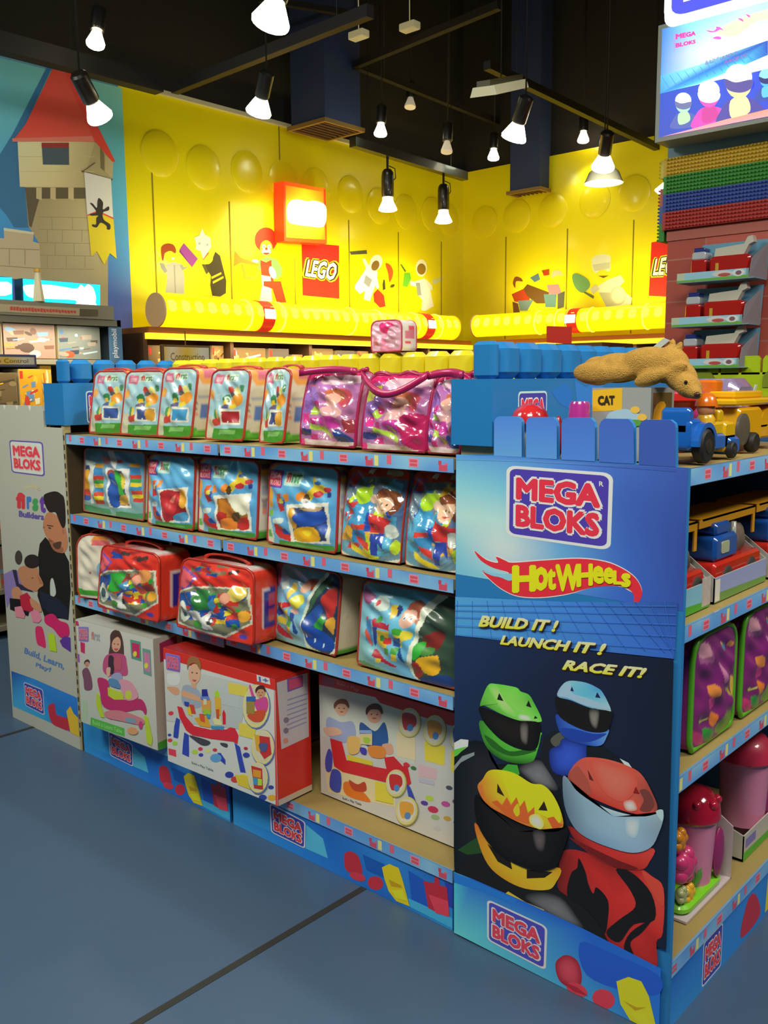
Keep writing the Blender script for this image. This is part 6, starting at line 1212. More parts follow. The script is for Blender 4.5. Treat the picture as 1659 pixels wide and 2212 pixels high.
        A.poly('c8a838', [(1155, 590), (1180, 575), (1230, 600), (1210, 650), (1170, 660)], 1); A.poly('28386c', [(1215, 590), (1250, 600), (1250, 640), (1220, 660)], 1)
        A.poly('c8b838', [(1200, 740), (1300, 760), (1370, 790), (1360, 830), (1300, 830), (1280, 880), (1250, 880)]); A.poly('3c9030', [(1205, 735), (1280, 750), (1270, 790), (1215, 775)], 1); A.poly('2c4888', [(1200, 800), (1280, 810), (1260, 880), (1190, 860)]); A.poly('3c8834', [(1180, 870), (1250, 885), (1240, 930), (1180, 915)]); A.poly('c8a834', [(1185, 920), (1245, 935), (1235, 985), (1180, 970)]); A.poly('1c3c70', [(1255, 880), (1290, 940), (1320, 1000), (1290, 990), (1250, 930)], 1); A.poly('a0b8c0', [(1320, 1000), (1350, 1010), (1330, 1030)])
        A.ell('c89c88', 1320, 685, 70, 65); A.poly('985038', [(1290, 630), (1330, 590), (1410, 600), (1440, 680), (1410, 740), (1380, 720), (1370, 650)], 1); A.ell('f0f0f0', 1290, 680, 14, 12); A.ell('f0f0f0', 1345, 695, 14, 12); A.ell('28508c', 1288, 682, 7); A.ell('28508c', 1343, 697, 7)
        A.poly('c0c8b4', [(1440, 620), (1800, 600), (1800, 1280), (1430, 1150), (1340, 1000), (1400, 760)], 1); A.poly('2c4034', [(1485, 670), (1800, 650), (1800, 1280), (1440, 1150), (1390, 1000)], 1)
        for c, q in (('6c2420', [(1450, 830), (1600, 820), (1580, 930), (1480, 920)]), ('2c9430', [(1395, 880), (1470, 870), (1460, 950), (1400, 980)]), ('3c7434', [(1470, 910), (1550, 920), (1540, 960), (1470, 960)]), ('c89820', [(1430, 980), (1560, 970), (1600, 1000), (1590, 1110), (1520, 1110), (1460, 1060)]), ('8c2424', [(1390, 1010), (1440, 1010), (1480, 1090), (1430, 1130), (1400, 1100)]), ('1c3468', [(1440, 1150), (1580, 1120), (1700, 1150), (1700, 1250)])): A.poly(c, q, 1)
        A.poly('50805c', [(770, 940), (870, 950), (1100, 1050), (1400, 1150), (1450, 1200), (740, 1000)])
    return A
St = HA([(0, 0), (1, 0), (1, 1), (0, 1)]); St.rect('a8a08c', 0, 0, 1, 1); St.poly('a8682c', [(.5, .0), (1, .0), (1, .06), (.5, .08)]); St.ell('a83434', .8, .42, .12, .03); St.poly('3c8434', [(0, .93), (1, .93), (1, 1), (0, 1)])
for i, (p0, p1, ht, lab) in enumerate((((-1.41, .062), (-1.10, .045), .246, 'light blue bag with a curved window of blue blocks on the third shelf'), ((-1.0, .035), (-.632, .04), .246, 'light blue bag with a train print touching the racing panel'))):
    bag(lab, 'large light blue bags on the third shelf', p0, p1, TZ2, ht, .11 if not i else .09, art_mix(i), St, 'b03c34', .022, .026, wr=.004, seed=90+i, handle=.010, hw=.8, nx=110, ny=90, lean=.12)
# ---- picture boxes on the base shelf
BZ = .181
def pbox(label, p0, p1, z, H, D, art, side_art, top, body, group='large picture boxes on the base shelf'):
    z += .0025; p0 = Vector((*p0, z)); p1 = Vector((*p1, z)); s = p1-p0; W = s.length; s.normalize(); n = Vector((s.y, -s.x, 0))
    e = empty('picture_box', (p0+p1)/2-n*D/2, math.atan2(s.y, s.x), label, 'toy box', group)
    MB().box(-W/2, W/2, -D/2, D/2, 0, H).build('carton', mat(body, .45, coat=.15), e, bevel=.002)
    MB().box(-W/2+.001, W/2-.001, -D/2+.001, D/2-.001, H-.0005, H+.0008).build('lid', mat(top, .4, coat=.2), e)
    for i, (P, C, l) in enumerate(art.sh): art.sh[i] = ([np.clip(p, .002, .998) for p in P], C, l)
    art.build('printed_front', e, lambda a, b: ((a-.5)*W, -D/2, b*H), (0, -1, 0), world=False, lift=.0003, m=print_mat(.35, .2))
    if side_art:
        for i, (P, C, l) in enumerate(side_art.sh): side_art.sh[i] = ([np.clip(p, .002, .998) for p in P], C, l)
        side_art.build('printed_side', e, lambda a, b: (W/2, (a-.5)*D, b*H), (1, 0, 0), world=False, lift=.0003, m=print_mat(.35, .2))
    return e
def person(A, hx, hy, hr, hair, skin, shirt, body):
    A.poly(shirt, body, 1); A.ell(skin, hx, hy, hr*.8, hr)
    A.poly(hair, [(hx-hr*.85, hy+hr*.1), (hx-hr*.9, hy-hr*.6), (hx-hr*.3, hy-hr*1.15), (hx+hr*.5, hy-hr*1.1), (hx+hr*.9, hy-hr*.4), (hx+hr*.8, hy), (hx+hr*.4, hy-hr*.5), (hx-hr*.4, hy-hr*.5)], 1)
    A.ell('3c2820', hx-hr*.3, hy, hr*.09, hr*.07); A.ell('3c2820', hx+hr*.3, hy+hr*.03, hr*.09, hr*.07); A.poly('a04840', [(hx-hr*.25, hy+hr*.4), (hx+hr*.25, hy+hr*.42), (hx, hy+hr*.55)], 1)
# white box with the girl
A = HA([(a/4.1475, 1300+b/4.1475) for a, b in ((612, 140), (1395, 375), (1452, 1325), (690, 1000))]); A.view(0, 1300, 4.1475)
A.grid([['b8b8b0', 'b4b4ac'], ['acaca4', 'b0b0a8'], ['a0aca0', 'a8a8a0']], [(600, 120), (1410, 360), (1470, 1340), (680, 1020)], 4)
A.logo([(640, 205), (745, 215), (748, 345), (650, 330)], bg='7870b0', ink='c06878', rim='8880b0', halo='c8909c'); A.text('b06868', 'fi', [(770, 255), (795, 262), (800, 330), (772, 322)], .03); A.text('889098', 'rst', [(798, 265), (858, 285), (860, 350), (802, 335)], .03)
A.poly('a83060', [(610, 150), (640, 160), (650, 200), (615, 190)]); A.poly('b02858', [(665, 335), (710, 350), (712, 440), (672, 420)]); A.poly('8c50a0', [(635, 430), (660, 440), (665, 510), (640, 500)])
A.poly('4c3830', [(960, 300), (1000, 262), (1050, 275), (1085, 350), (1100, 470), (1090, 640), (960, 640), (945, 480), (960, 380)], 1); A.poly('a84870', [(900, 500), (960, 460), (1100, 480), (1130, 560), (1140, 650), (1080, 660), (960, 650), (895, 600)], 1); A.poly('382830', [(950, 480), (1000, 500), (1000, 640), (950, 600)], 1); A.poly('a85060', [(1005, 500), (1065, 490), (1075, 600), (1010, 590)], 1); A.ell('c09078', 1022, 385, 46, 66); A.poly('483028', [(970, 380), (975, 300), (1030, 280), (1065, 330), (1040, 320), (995, 340)], 1); A.ell('3c2820', 1004, 380, 5); A.ell('3c2820', 1040, 386, 5); A.poly('a84850', [(1000, 420), (1045, 425), (1022, 440)], 1)
A.poly('8890b0', [(985, 640), (1060, 630), (1090, 680), (1060, 740), (980, 720)], 1); A.poly('c09888', [(930, 580), (970, 580), (960, 650), (935, 640)], 1)
A.poly('a8285c', [(845, 655), (950, 690), (970, 800), (1100, 860), (1190, 860), (1290, 880), (1335, 960), (1325, 1010), (1270, 960), (1090, 960), (910, 900), (870, 780)], 1); A.poly('a8b830', [(945, 740), (1010, 770), (1100, 800), (1105, 860), (1010, 850), (950, 810)]); A.poly('c08898', [(1060, 690), (1180, 720), (1250, 850), (1140, 870), (1080, 780)], 1); A.poly('5078a0', [(960, 670), (1040, 690), (1080, 760), (1020, 750), (960, 720)], 1); A.poly('b0b840', [(1130, 790), (1180, 800), (1180, 860), (1130, 850)], 1)
A.poly('a0b828', [(835, 770), (865, 800), (890, 900), (920, 990), (880, 980), (835, 880)]); A.poly('a0b828', [(1310, 1010), (1350, 1030), (1400, 1220), (1390, 1275), (1345, 1250)]); A.ell('b83878', 990, 990, 34, 26); A.poly('b87078', [(930, 940), (1080, 950), (1300, 1040), (1290, 1090), (1100, 1040), (940, 990)], 1); A.ell('6c8ca0', 1180, 1040, 60, 20, 15); A.ell('c08c60', 1200, 1130, 56, 30, 15); A.ell('b03868', 1280, 1090, 20, 34)
for q, c, d in (([(1160, 355), (1268, 385), (1278, 555), (1175, 520)], '4c8878', 'b02c58'), ([(1285, 440), (1370, 465), (1385, 695), (1300, 660)], '5c8c80', 'b07090')): A.poly(c, q); k = np.array(q, float); m0 = k.mean(0); A.poly(d, m0+(k-m0)*.72); A.ell('c0c040', m0[0]-8, m0[1]+30, 20, 24)
person(A, 735, 525, 30, '483028', 'b88870', '6c4458', [(690, 580), (740, 560), (780, 640), (790, 740), (720, 740), (705, 660)])
A.poly('a83060', [(1450, 470), (1490, 400), (1500, 540), (1470, 550)], 1); A.poly('4ca03c', [(782, 972), (1112, 1100), (1118, 1170), (780, 1040)]); A.text('8cc47c', 'Build n Learn Table', [(800, 995), (1090, 1105), (1092, 1140), (802, 1030)], .01); A.poly('98b090', [(700, 820), (745, 840), (748, 1000), (705, 985)])
Sd = HA([(0, 0), (1, 0), (1, 1), (0, 1)]); Sd.rect('a09c90', 0, 0, 1, 1); Sd.poly('8c2848', [(.2, .05), (.8, .02), (.8, .2), (.2, .22)]); Sd.poly('3c8c28', [(0, .93), (1, .9), (1, 1), (0, 1)]); [Sd.ell('807080', .5, y, .2, .02) for y in (.45, .55, .65, .75)]
pbox('white picture box with a girl and a pink play table', (-2.40, -.078), (-1.925, -.048), .1815, .415, .13, A, Sd, 'b8b8ac', 'b0b0a8')
# red box with the boy
A = HA([(350+a/4.74, 1380+b/4.74) for a, b in ((80, 60), (1245, 445), (1283, 1640), (122, 1210))]); A.view(350, 1380, 4.74)
A.rect('b8bcb8', 0, 0, 1500, 1800); A.poly('c02c20', [(60, 30), (1300, 440), (1290, 560), (1050, 480), (500, 300), (270, 225), (70, 170)]); A.poly(['b8b8ac', 'a8b0b0', 'a0a8a8', 'b0b4b0'], [(100, 240), (1000, 480), (900, 900), (110, 800)])
A.logo([(108, 112), (272, 158), (272, 322), (118, 285)], bg='7460b0', ink='d05870', rim='8870b8', halo='d08098'); A.poly('a8b0b0', [(640, 460), (900, 560), (900, 700), (650, 640)]); A.poly('c0c4c0', [(130, 330), (260, 340), (250, 440), (140, 430)], 1)
A.poly('8c98a8', [(300, 460), (420, 470), (500, 560), (480, 680), (300, 640)], 1); A.poly('c09070', [(120, 460), (240, 470), (260, 530), (200, 540)], 1); A.poly('c49474', [(300, 500), (470, 570), (500, 620), (300, 560)], 1); A.poly('c49474', [(390, 420), (450, 430), (440, 490), (400, 480)]); A.ell('c89c80', 428, 345, 66, 100); A.poly('8c6038', [(352, 300), (355, 210), (400, 165), (460, 180), (497, 250), (490, 310), (440, 240), (375, 250)], 1); A.ell('3c2820', 405, 330, 7); A.ell('3c2820', 455, 338, 7); A.poly('a85048', [(405, 400), (450, 405), (428, 422)], 1)
A.poly('c02430', [(235, 655), (290, 670), (330, 760), (420, 860), (600, 900), (760, 900), (800, 880), (850, 890), (885, 960), (875, 1045), (830, 1020), (600, 990), (400, 950), (330, 900), (260, 770)]); A.poly('c89428', [(420, 780), (560, 760), (600, 880), (480, 860)]); A.poly('3c80a8', [(600, 860), (740, 870), (730, 905), (605, 890)])
for c, q in (('282c84', [(505, 500), (560, 500), (575, 570), (505, 570)]), ('5878b8', [(495, 570), (580, 570), (595, 610), (490, 600)]), ('c88c40', [(500, 610), (600, 610), (600, 720), (510, 720)]), ('c0b8a0', [(525, 590), (560, 600), (560, 650), (525, 650)]), ('98c030', [(640, 540), (665, 510), (695, 550), (690, 580), (640, 580)]), ('c89c30', [(640, 580), (705, 590), (705, 760), (650, 740)]), ('b84028', [(365, 640), (420, 650), (440, 740), (390, 730)]), ('c8b028', [(340, 660), (380, 670), (400, 760), (360, 740)]), ('303c98', [(315, 610), (370, 620), (360, 670), (320, 650)]), ('c04c28', [(475, 740), (530, 740), (540, 830), (490, 810)]), ('8cb02c', [(520, 690), (600, 700), (600, 750), (530, 750)]), ('3c88b0', [(555, 740), (600, 750), (590, 790), (560, 780)]), ('c0202c', [(720, 740), (735, 705), (755, 750), (755, 850), (725, 850)]), ('d8c890', [(620, 790), (700, 770), (720, 860), (640, 850)]), ('b84c28', [(655, 700), (690, 700), (690, 800), (660, 790)])): A.poly(c, q)
for q in ([(225, 770), (265, 790), (245, 960), (235, 980), (190, 965), (200, 860)], [(310, 920), (360, 950), (362, 1130), (360, 1172), (285, 1140), (295, 1020)], [(845, 1030), (900, 1070), (925, 1180), (960, 1320), (905, 1315), (880, 1200)], [(665, 1130), (700, 1130), (750, 1200), (750, 1250), (700, 1210)]): A.poly('2c40a0', q)
A.poly('3c3c44', [(370, 950), (580, 1010), (570, 1050), (500, 1050), (420, 1000)], 1); A.poly('3c3c44', [(700, 1030), (770, 1040), (765, 1075), (710, 1055)], 1)
for c, x, y, r in (('c83440', 165, 725, 30), ('a0c040', 425, 1120, 34), ('b83048', 485, 1090, 26), ('303c98', 490, 1150, 26), ('d8c860', 565, 1110, 26), ('b83040', 640, 1100, 24), ('5890c0', 650, 1180, 60), ('2c3890', 790, 1345, 45), ('b83c34', 850, 1390, 44), ('303c98', 965, 1150, 34), ('a82838', 960, 1085, 20), ('c03c34', 150, 1000, 28), ('8cc040', 205, 1030, 30), ('2c3c94', 145, 945, 20), ('a83050', 1080, 1600, 26), ('2c3c94', 1130, 1560, 40), ('d09828', 1220, 1560, 42), ('2c3c94', 1210, 1460, 28), ('d0b830', 930, 1380, 60)): A.ell(c, x, y, r, r*.7)
A.poly('c83848', [(130, 1080), (215, 1100), (220, 1170), (135, 1145)]); A.poly('c8b848', [(780, 445), (960, 490), (985, 500), (950, 590), (785, 550)]); A.poly('c8b848', [(888, 840), (1070, 860), (1040, 1000), (890, 960)]); A.poly('c8b030', [(850, 1340), (1000, 1360), (1020, 1490), (880, 1440)])
for cx, cy, rx, ry in ((1062, 685, 132, 205), (1132, 1075, 112, 165), (1085, 1365, 100, 148)): A.ell('5868a0', cx+4, cy+6, rx+6, ry+8); A.ell('c8c080', cx, cy, rx, ry); A.ell('c0b8a0', cx, cy-10, rx*.85, ry*.86)
person(A, 1110, 555, 55, '3c2420', 'b88868', 'b84484', [(1070, 620), (1160, 600), (1185, 680), (1150, 760), (1080, 740), (1000, 520), (1010, 480), (1050, 590)]); A.poly('b84828', [(980, 760), (1150, 720), (1130, 820), (1040, 830)], 1); A.poly('8c7838', [(970, 630), (1050, 640), (1050, 760), (970, 750)]); A.poly('2c5ca0', [(970, 590), (1060, 590), (1060, 635), (970, 635)])
A.poly('b02c28', [(1070, 960), (1200, 980), (1220, 1140), (1150, 1190), (1090, 1100)]); A.poly('c89428', [(1050, 950), (1100, 960), (1110, 1120), (1070, 1100)]); A.poly('48507c', [(1100, 1040), (1180, 1040), (1160, 1120), (1110, 1100)], 1)
for k, (c, q) in enumerate((('b02c28', [(1020, 1250), (1130, 1280), (1140, 1480), (1050, 1470)]), ('d08828', [(1040, 1285), (1120, 1300), (1120, 1370), (1040, 1355)]), ('3c84b0', [(1040, 1360), (1085, 1370), (1085, 1440), (1045, 1430)]), ('a0c038', [(1088, 1372), (1130, 1380), (1130, 1440), (1088, 1440)]))): A.poly(c, q)
A.text('505c68', 'Build n Play Table', [(390, 1215), (620, 1290), (622, 1325), (392, 1245)], .02); A.poly('c0c0bc', [(1065, 375), (1190, 412), (1200, 490), (1070, 450)]); A.text('505ca0', '1+', [(1085, 405), (1180, 430), (1182, 475), (1090, 455)], .04); A.poly('c83c34', [(1240, 500), (1290, 520), (1290, 1700), (1262, 1640)])
Sd = HA([(350+a/4.74, 1380+b/4.74) for a, b in ((1245, 445), (1515, 345), (1590, 1500), (1283, 1640))]); Sd.view(350, 1380, 4.74)
Sd.rect('bc2a20', 1100, 200, 1800, 1900); Sd.poly('b0a8ac', [(1255, 470), (1500, 385), (1535, 950), (1300, 1060)]); Sd.poly('5c4c98', [(1335, 440), (1460, 405), (1466, 500), (1342, 548)]); Sd.poly('b84468', [(1345, 448), (1452, 416), (1457, 494), (1350, 534)])
for k in range(7): Sd.poly('8484a8', [(1340, 610+k*44), (1505, 555+k*42), (1506, 567+k*42), (1341, 622+k*44)])
for k, c in enumerate(('706878', '706878', 'c08070')): Sd.ell(c, 1335, 790+k*95, 22, 26)
Sd.poly('b4a490', [(1265, 1580), (1600, 1430), (1620, 1520), (1280, 1660)])
pbox('red-topped picture box with a boy at a red play table', (-1.822, -.078), (-1.262, -.058), .1815, .412, .15, A, Sd, 'a82018', 'c02c20')
# pale box with two children
A = HA([(660+a/4.174, 1430+b/4.174) for a, b in ((95, 105), (1400, 480), (1400, 1720), (125, 1125))]); A.view(660, 1430, 4.174)
A.rect('b0b0ac', 0, 0, 1600, 1900); A.poly('b4b8ac', [(130, 180), (900, 400), (900, 900), (130, 640)]); A.poly('b82820', [(90, 100), (1420, 470), (1420, 590), (1200, 545), (900, 450), (600, 350), (560, 300), (100, 200)]); A.poly('8c3c58', [(120, 112), (228, 135), (228, 225), (122, 195)]); A.text('d88080', 'Build n Play', [(245, 170), (430, 225), (425, 262), (242, 200)], .02)
person(A, 285, 400, 68, '6c4028', 'c49c80', '8894b4', [(170, 480), (280, 520), (380, 520), (400, 660), (300, 700), (180, 640)]); person(A, 555, 450, 78, '503020', 'c09078', '2c5088', [(440, 520), (560, 600), (640, 520), (670, 720), (560, 760), (450, 680)])
A.poly('c49c84', [(140, 570), (250, 570), (290, 620), (180, 640)], 1); A.poly('c09078', [(620, 720), (700, 710), (715, 790), (660, 800)], 1)
A.poly('c8b88c', [(150, 850), (560, 1030), (730, 1100), (740, 1270), (180, 1120)]); A.poly('b82428', [(195, 660), (290, 690), (330, 850), (520, 900), (660, 930), (640, 830), (720, 820), (800, 910), (830, 870), (870, 1060), (820, 1100), (650, 1045), (300, 950), (230, 900)])
A.poly('c0b030', [(330, 800), (540, 860), (545, 900), (340, 850)]); A.poly('c87830', [(510, 730), (640, 740), (640, 830), (530, 820)], 1); A.poly('c8a058', [(340, 650), (440, 660), (430, 780), (350, 790)], 1); A.poly('8098c0', [(430, 590), (530, 590), (540, 620), (430, 615)]); A.poly('c0b080', [(440, 620), (540, 620), (540, 720), (440, 710)]); A.poly('90b038', [(470, 650), (520, 660), (515, 700), (475, 695)], 1); A.poly('403898', [(440, 740), (490, 750), (490, 800), (450, 790)], 1)
for q in ([(185, 750), (215, 800), (210, 930), (170, 940), (158, 850)], [(215, 930), (285, 960), (280, 1120), (200, 1080)], [(835, 1075), (870, 1110), (930, 1290), (900, 1340), (850, 1180)]): A.poly('34429c', q, 1)
A.poly('c86820', [(310, 1040), (400, 1060), (520, 1190), (500, 1215), (330, 1150)], 1); A.poly('a83c20', [(350, 1020), (420, 1060), (480, 1040), (490, 1120), (390, 1110)], 1)
for q in ([(565, 1030), (700, 1070), (720, 1240), (570, 1200)], [(978, 690), (1160, 735), (1158, 910), (985, 860)], [(1212, 775), (1400, 820), (1400, 1020), (1215, 960)]): A.poly('c8b838', q)
for q in ([(740, 600), (900, 660), (905, 860), (745, 820)],): A.poly('c8b894', q)
A.poly('c0a0a4', [(930, 890), (1090, 940), (1085, 1035), (930, 1000)]); A.poly('a8a4b4', [(935, 1010), (1070, 1045), (1068, 1085), (935, 1050)])
for cx, cy, rx, ry, c in ((850, 520, 95, 130, 'a83430'), (1070, 590, 98, 138, 'd08c38'), (1285, 650, 82, 130, '5868a8'), (742, 1055, 85, 120, 'b02c28'), (838, 1300, 92, 125, 'd09038')): A.ell('8c8c50', cx+4, cy+5, rx+5, ry+5); A.ell('c0b878', cx, cy, rx, ry); A.ell('c0bcac', cx, cy, rx*.84, ry*.84); A.poly(c, [(cx-rx*.6, cy-ry*.6), (cx+rx*.5, cy-ry*.5), (cx+rx*.6, cy+ry*.2), (cx-rx*.4, cy+ry*.5)], 1); A.ell('4878b0', cx+rx*.1, cy+ry*.35, rx*.28, ry*.25)
for c, x, y, r in (('a0b840', 1030, 1200, 40), ('b02c4c', 1060, 1300, 50), ('503888', 985, 1240, 34), ('a84888', 1170, 1255, 42), ('404858', 1200, 1110, 32), ('b03c50', 1310, 1130, 34), ('5c4850', 1270, 1240, 44), ('b08c34', 1185, 1385, 36), ('303c98', 1290, 1430, 54), ('b04838', 1310, 1395, 34), ('b07c7c', 1300, 1520, 32), ('88a070', 1080, 1370, 40), ('a8a8a8', 1100, 1470, 38), ('b83034', 830, 895, 30), ('3c6838', 890, 925, 26)): A.ell(c, x, y, r, r*.6, 20, 9)
A.text('505868', 'Build n Play Table', [(300, 1165), (455, 1225), (452, 1252), (300, 1190)], .02)
pbox('pale picture box with two children set back on the base shelf', (-1.232, .098), (-.628, .098), BZ, hgt(.098, BZ, 683, 1455), .14, A, None, 'b82820', 'b0aca4')
# ---------------------------------------------------------------- toys on the end unit, right of the racing panel
PL_ = lambda c, r=.25: mat(c, r, coat=.6)
EZ = (1.3125, .9665, .6205, .1705)
# red dome, ball and cup behind the tabs
q = on('y', .07, 1145, 900); x = float(q[0])
e = empty('toy_mushroom', (x, .07, EZ[0]), 0, 'shiny red domed toy peeking over the first two blue tabs', 'toy')
MB().lathe((0, 0, 0), [(.03, 0), (.026, .05), (.022, .085)], n=16).build('stalk', PL_('d8c8a8'), e, 'a')
MB().lathe((0, 0, .08), [(.012, 0), (.047, .004), (.048, .014), (.04, .034), (.024, .047), (.001, .052)], n=24).build('cap', PL_('d02c30', .15), e, 'a')
q = on('y', .07, 1207, 890); tag(MB().ell((float(q[0]), .07, EZ[0]+.052), .012, .012, .052, 14, 12).build('toy_skittle', PL_('a82428'), None, True), 'small dark red skittle between the red dome and the magenta cup', 'toy')
q = on('y', .07, 1252, 890); x = float(q[0])
e = empty('toy_cup', (x, .07, EZ[0]), 0, 'magenta upturned cup beside the yellow-badged box', 'toy')
MB().lathe((0, 0, 0), [(.036, 0), (.036, .008), (.032, .01), (.024, .13), (.02, .138), (.001, .139)], n=20).build('cup_body', PL_('b43090', .2), e, 'a'); MB().lathe((0, 0, 0), [(.038, .0), (.038, .012), (.0365, .013)], n=20).build('rim', PL_('8c2470', .2), e, 'a')
# box with the yellow badge
bx0, bx1, by0, by1, bz = -.283, -.134, .10, .22, 1.482
e = empty('picture_box', ((bx0+bx1)/2, (by0+by1)/2, EZ[0]), 0, 'grey picture box with a square yellow badge, under the plush dog', 'toy box')
MB().box(bx0, bx1, by0, by1, EZ[0]+.001, bz).build('carton', mat('a4a8a4', .5), e, world=True)
A = Art(plane_map('y', by0), G); A.view(970, 700, 3.13)
A.poly('c89c1c', [(970, 448), (1172, 432), (1170, 582), (972, 592)]); A.poly('8ca8b8', [(1075, 612), (1120, 585), (1200, 575), (1260, 600), (1340, 640), (1100, 700), (1060, 660)], 1); A.ell('c8a040', 1260, 580, 32, 24); A.ell('c8a040', 1308, 630, 32, 24); A.poly('4c8434', [(1230, 650), (1290, 650), (1310, 680), (1250, 690)], 1)
A.text('2c2410', 'CAT', [(1005, 484), (1122, 482), (1122, 548), (1008, 552)], .06); A.build('printed_front', e, lambda a, b: (min(max(a, bx0), bx1), by0, min(b, bz)), (0, -1, 0))
A = Art(lambda p: p, G); A.rect('58442c', by0+.01, EZ[0]+.01, by1-.012, bz-.012); A.poly('c88c20', [(by0+.015, EZ[0]+.02), (by0+.05, EZ[0]+.02), (by0+.075, bz-.04), (by0+.015, bz-.05)], 1)
A.build('window', e, lambda a, b: (bx1, a, b), (1, 0, 0), m=print_mat(.15, .8))
# plush dog lying on its side on the box
e = None
M = MB(); dz = bz+.036; DX = -.022
def B(x, y, z, a, b, c, ry=0, rz=0): M.ell((x+DX, y, z), a, b, c, 16, 10, (Matrix.Rotation(rz, 3, 'Z') @ Matrix.Rotation(ry, 3, 'Y')))
yy = .155
dz += .004
B(-.285, yy+.015, dz+.0, .042, .04, .036); B(-.265, yy-.035, dz-.006, .06, .026, .028, .05); B(-.225, yy, dz+.006, .07, .045, .036); B(-.15, yy, dz+.014, .075, .046, .04, -.05); B(-.10, yy, dz+.010, .05, .044, .042)
B(-.215, yy-.038, dz-.008, .05, .018, .02, -.06); B(-.065, yy-.012, dz-.014, .045, .036, .034, .7); B(-.038, yy-.03, dz-.036, .034, .03, .026, .6); B(-.016, yy-.045, dz-.05, .02, .017, .015, .5)
B(-.10, yy+.012, dz+.05, .012, .008, .022, .3); B(-.078, yy+.0, dz+.046, .010, .008, .02, .5); B(-.12, yy-.04, dz-.018, .045, .02, .018, -.3); B(-.055, yy-.04, dz+.004, .012, .008, .022, 1.2)
body = M.build('plush_dog', mat('d0a048', .95, noise=.2, scale=60, bump=.8, bscale=350), None, True)
r_ = body.modifiers.new('fuse', 'REMESH'); r_.mode = 'VOXEL'; r_.voxel_size = .0045; r_.use_smooth_shade = True
sm = body.modifiers.new('soften', 'SMOOTH'); sm.factor = .5; sm.iterations = 6
tag(body, 'tan plush dog lying limp on top of the yellow-badged box', 'plush toy')
MB().ell((-.026, yy-.056, dz-.055), .007, .006, .006).build('nose', mat('4a2c18', .3), body, True); MB().ell((-.052, yy-.058, dz-.028), .004, .004, .004).build('eye', mat('1c1410', .1), body, True)
MB().prism([(-.17, yy, dz+.045), (-.135, yy, dz+.072), (-.12, yy, dz+.066), (-.155, yy, dz+.04)], (0, .004, 0)).build('cloth_tag', mat('b8c8c8', .6), body)
# toy tractor
def wheel(M, x, y, z, r, w=.024):
    M.lathe((x, y, z), [(r*.2, 0), (r*.85, 0), (r, w*.2), (r, w*.8), (r*.85, w), (r*.2, w)], (1, 0, 0), 22)
e = empty('toy_tractor', (-.08, .24, EZ[0]), 0, 'blue toy tractor with a driver in an orange hat beside the last tab', 'toy vehicle')
T = EZ[0]+.001
M = MB().rbox(-.10, -.03, .078, .15, T+.03, T+.10, .014, 'x'); M.rbox(-.10, -.034, .078, .108, T+.06, T+.125, .012, 'x'); M.rbox(-.095, -.035, .15, .36, T+.022, T+.06, .012, 'x'); M.rbox(-.10, -.03, .30, .37, T+.008, T+.05, .012, 'x')
M.build('tractor_body', PL_('1c64c0', .2), e, 'a', world=True)
wy = .135; arc = [(-.030, wy+.052*math.cos(t), T+.040+.052*math.sin(t)) for t in np.linspace(-.1, math.pi, 14)]+[(-.030, wy+.041*math.cos(t), T+.040+.041*math.sin(t)) for t in np.linspace(math.pi, -.1, 14)]
MB().prism(arc, (.018, 0, 0)).build('wheel_arch', PL_('1c64c0', .2), e, world=True)
M = MB().rbox(-.085, -.04, .19, .34, T+.055, T+.088, .012, 'x'); M.rbox(-.09, -.035, .285, .35, T+.015, T+.085, .01, 'x'); M.rbox(-.08, -.045, .27, .30, T+.085, T+.115, .008, 'x'); M.build('bonnet', PL_('e0b418', .3), e, 'a', world=True)
for (x, y, r, w) in ((-.036, wy, .039, .026), (-.128, wy, .039, .026), (-.036, .31, .02, .016), (-.12, .31, .02, .018)):
    M = MB(); wheel(M, x, y, T+r, r, w); t = M.build('wheel', mat('1c1a1a', .6), e, 'a', world=True)
    MB().lathe((x-.001, y, T+r), [(r*.25, 0), (r*.45, 0), (r*.42, w+.002), (r*.1, w+.004)], (1, 0, 0), 14).build('hub_cap', mat('34302e', .4), t, 'a', True)
f = empty('toy_driver', (-.062, .235, T+.085), 0, 'small toy driver with an orange hat sitting on the blue tractor', 'toy figure')
MB().lathe((0, 0, -.01), [(.02, 0), (.022, .02), (.016, .03), (.01, .036)], n=14).build('torso', PL_('e0b030'), f, 'a'); MB().ell((0, 0, .034), .02, .022, .022).build('head', mat('d09068', .4), f, True); MB().lathe((0, 0, .04), [(.026, 0), (.025, .007), (.021, .02), (.01, .03), (.001, .031)], n=16).build('hat', PL_('e07018'), f, 'a')
# loader, red skip, pile
e = empty('toy_loader', (-.12, .56, EZ[0]), 0, 'yellow toy loader truck with a raised tray beyond the blue tractor', 'toy vehicle')
M = MB().rbox(-.17, -.07, .46, .62, EZ[0]+.025, EZ[0]+.115, .014, 'x'); M.rbox(-.16, -.08, .60, .82, EZ[0]+.03, EZ[0]+.07, .01, 'x'); M.prism([(-.16, .62, EZ[0]+.06), (-.16, .68, EZ[0]+.06), (-.16, .80, EZ[0]+.11), (-.16, .78, EZ[0]+.13), (-.16, .66, EZ[0]+.10)], (.08, 0, 0)); M.build('loader_body', PL_('e4a818', .25), e, 'a', world=True)
M = MB().rbox(-.15, -.07, .43, .84, EZ[0]+.12, EZ[0]+.138, .01, 'z'); M.rbox(-.17, -.1, .5, .7, EZ[0]+.138, EZ[0]+.156, .008, 'z'); M.build('loader_tray', PL_('e8b418', .25), e, 'a', world=True)
M = MB(); wheel(M, -.07, .47, EZ[0]+.062, .040, .012); M.build('round_window', mat('5c564c', .3), e, 'a', world=True)
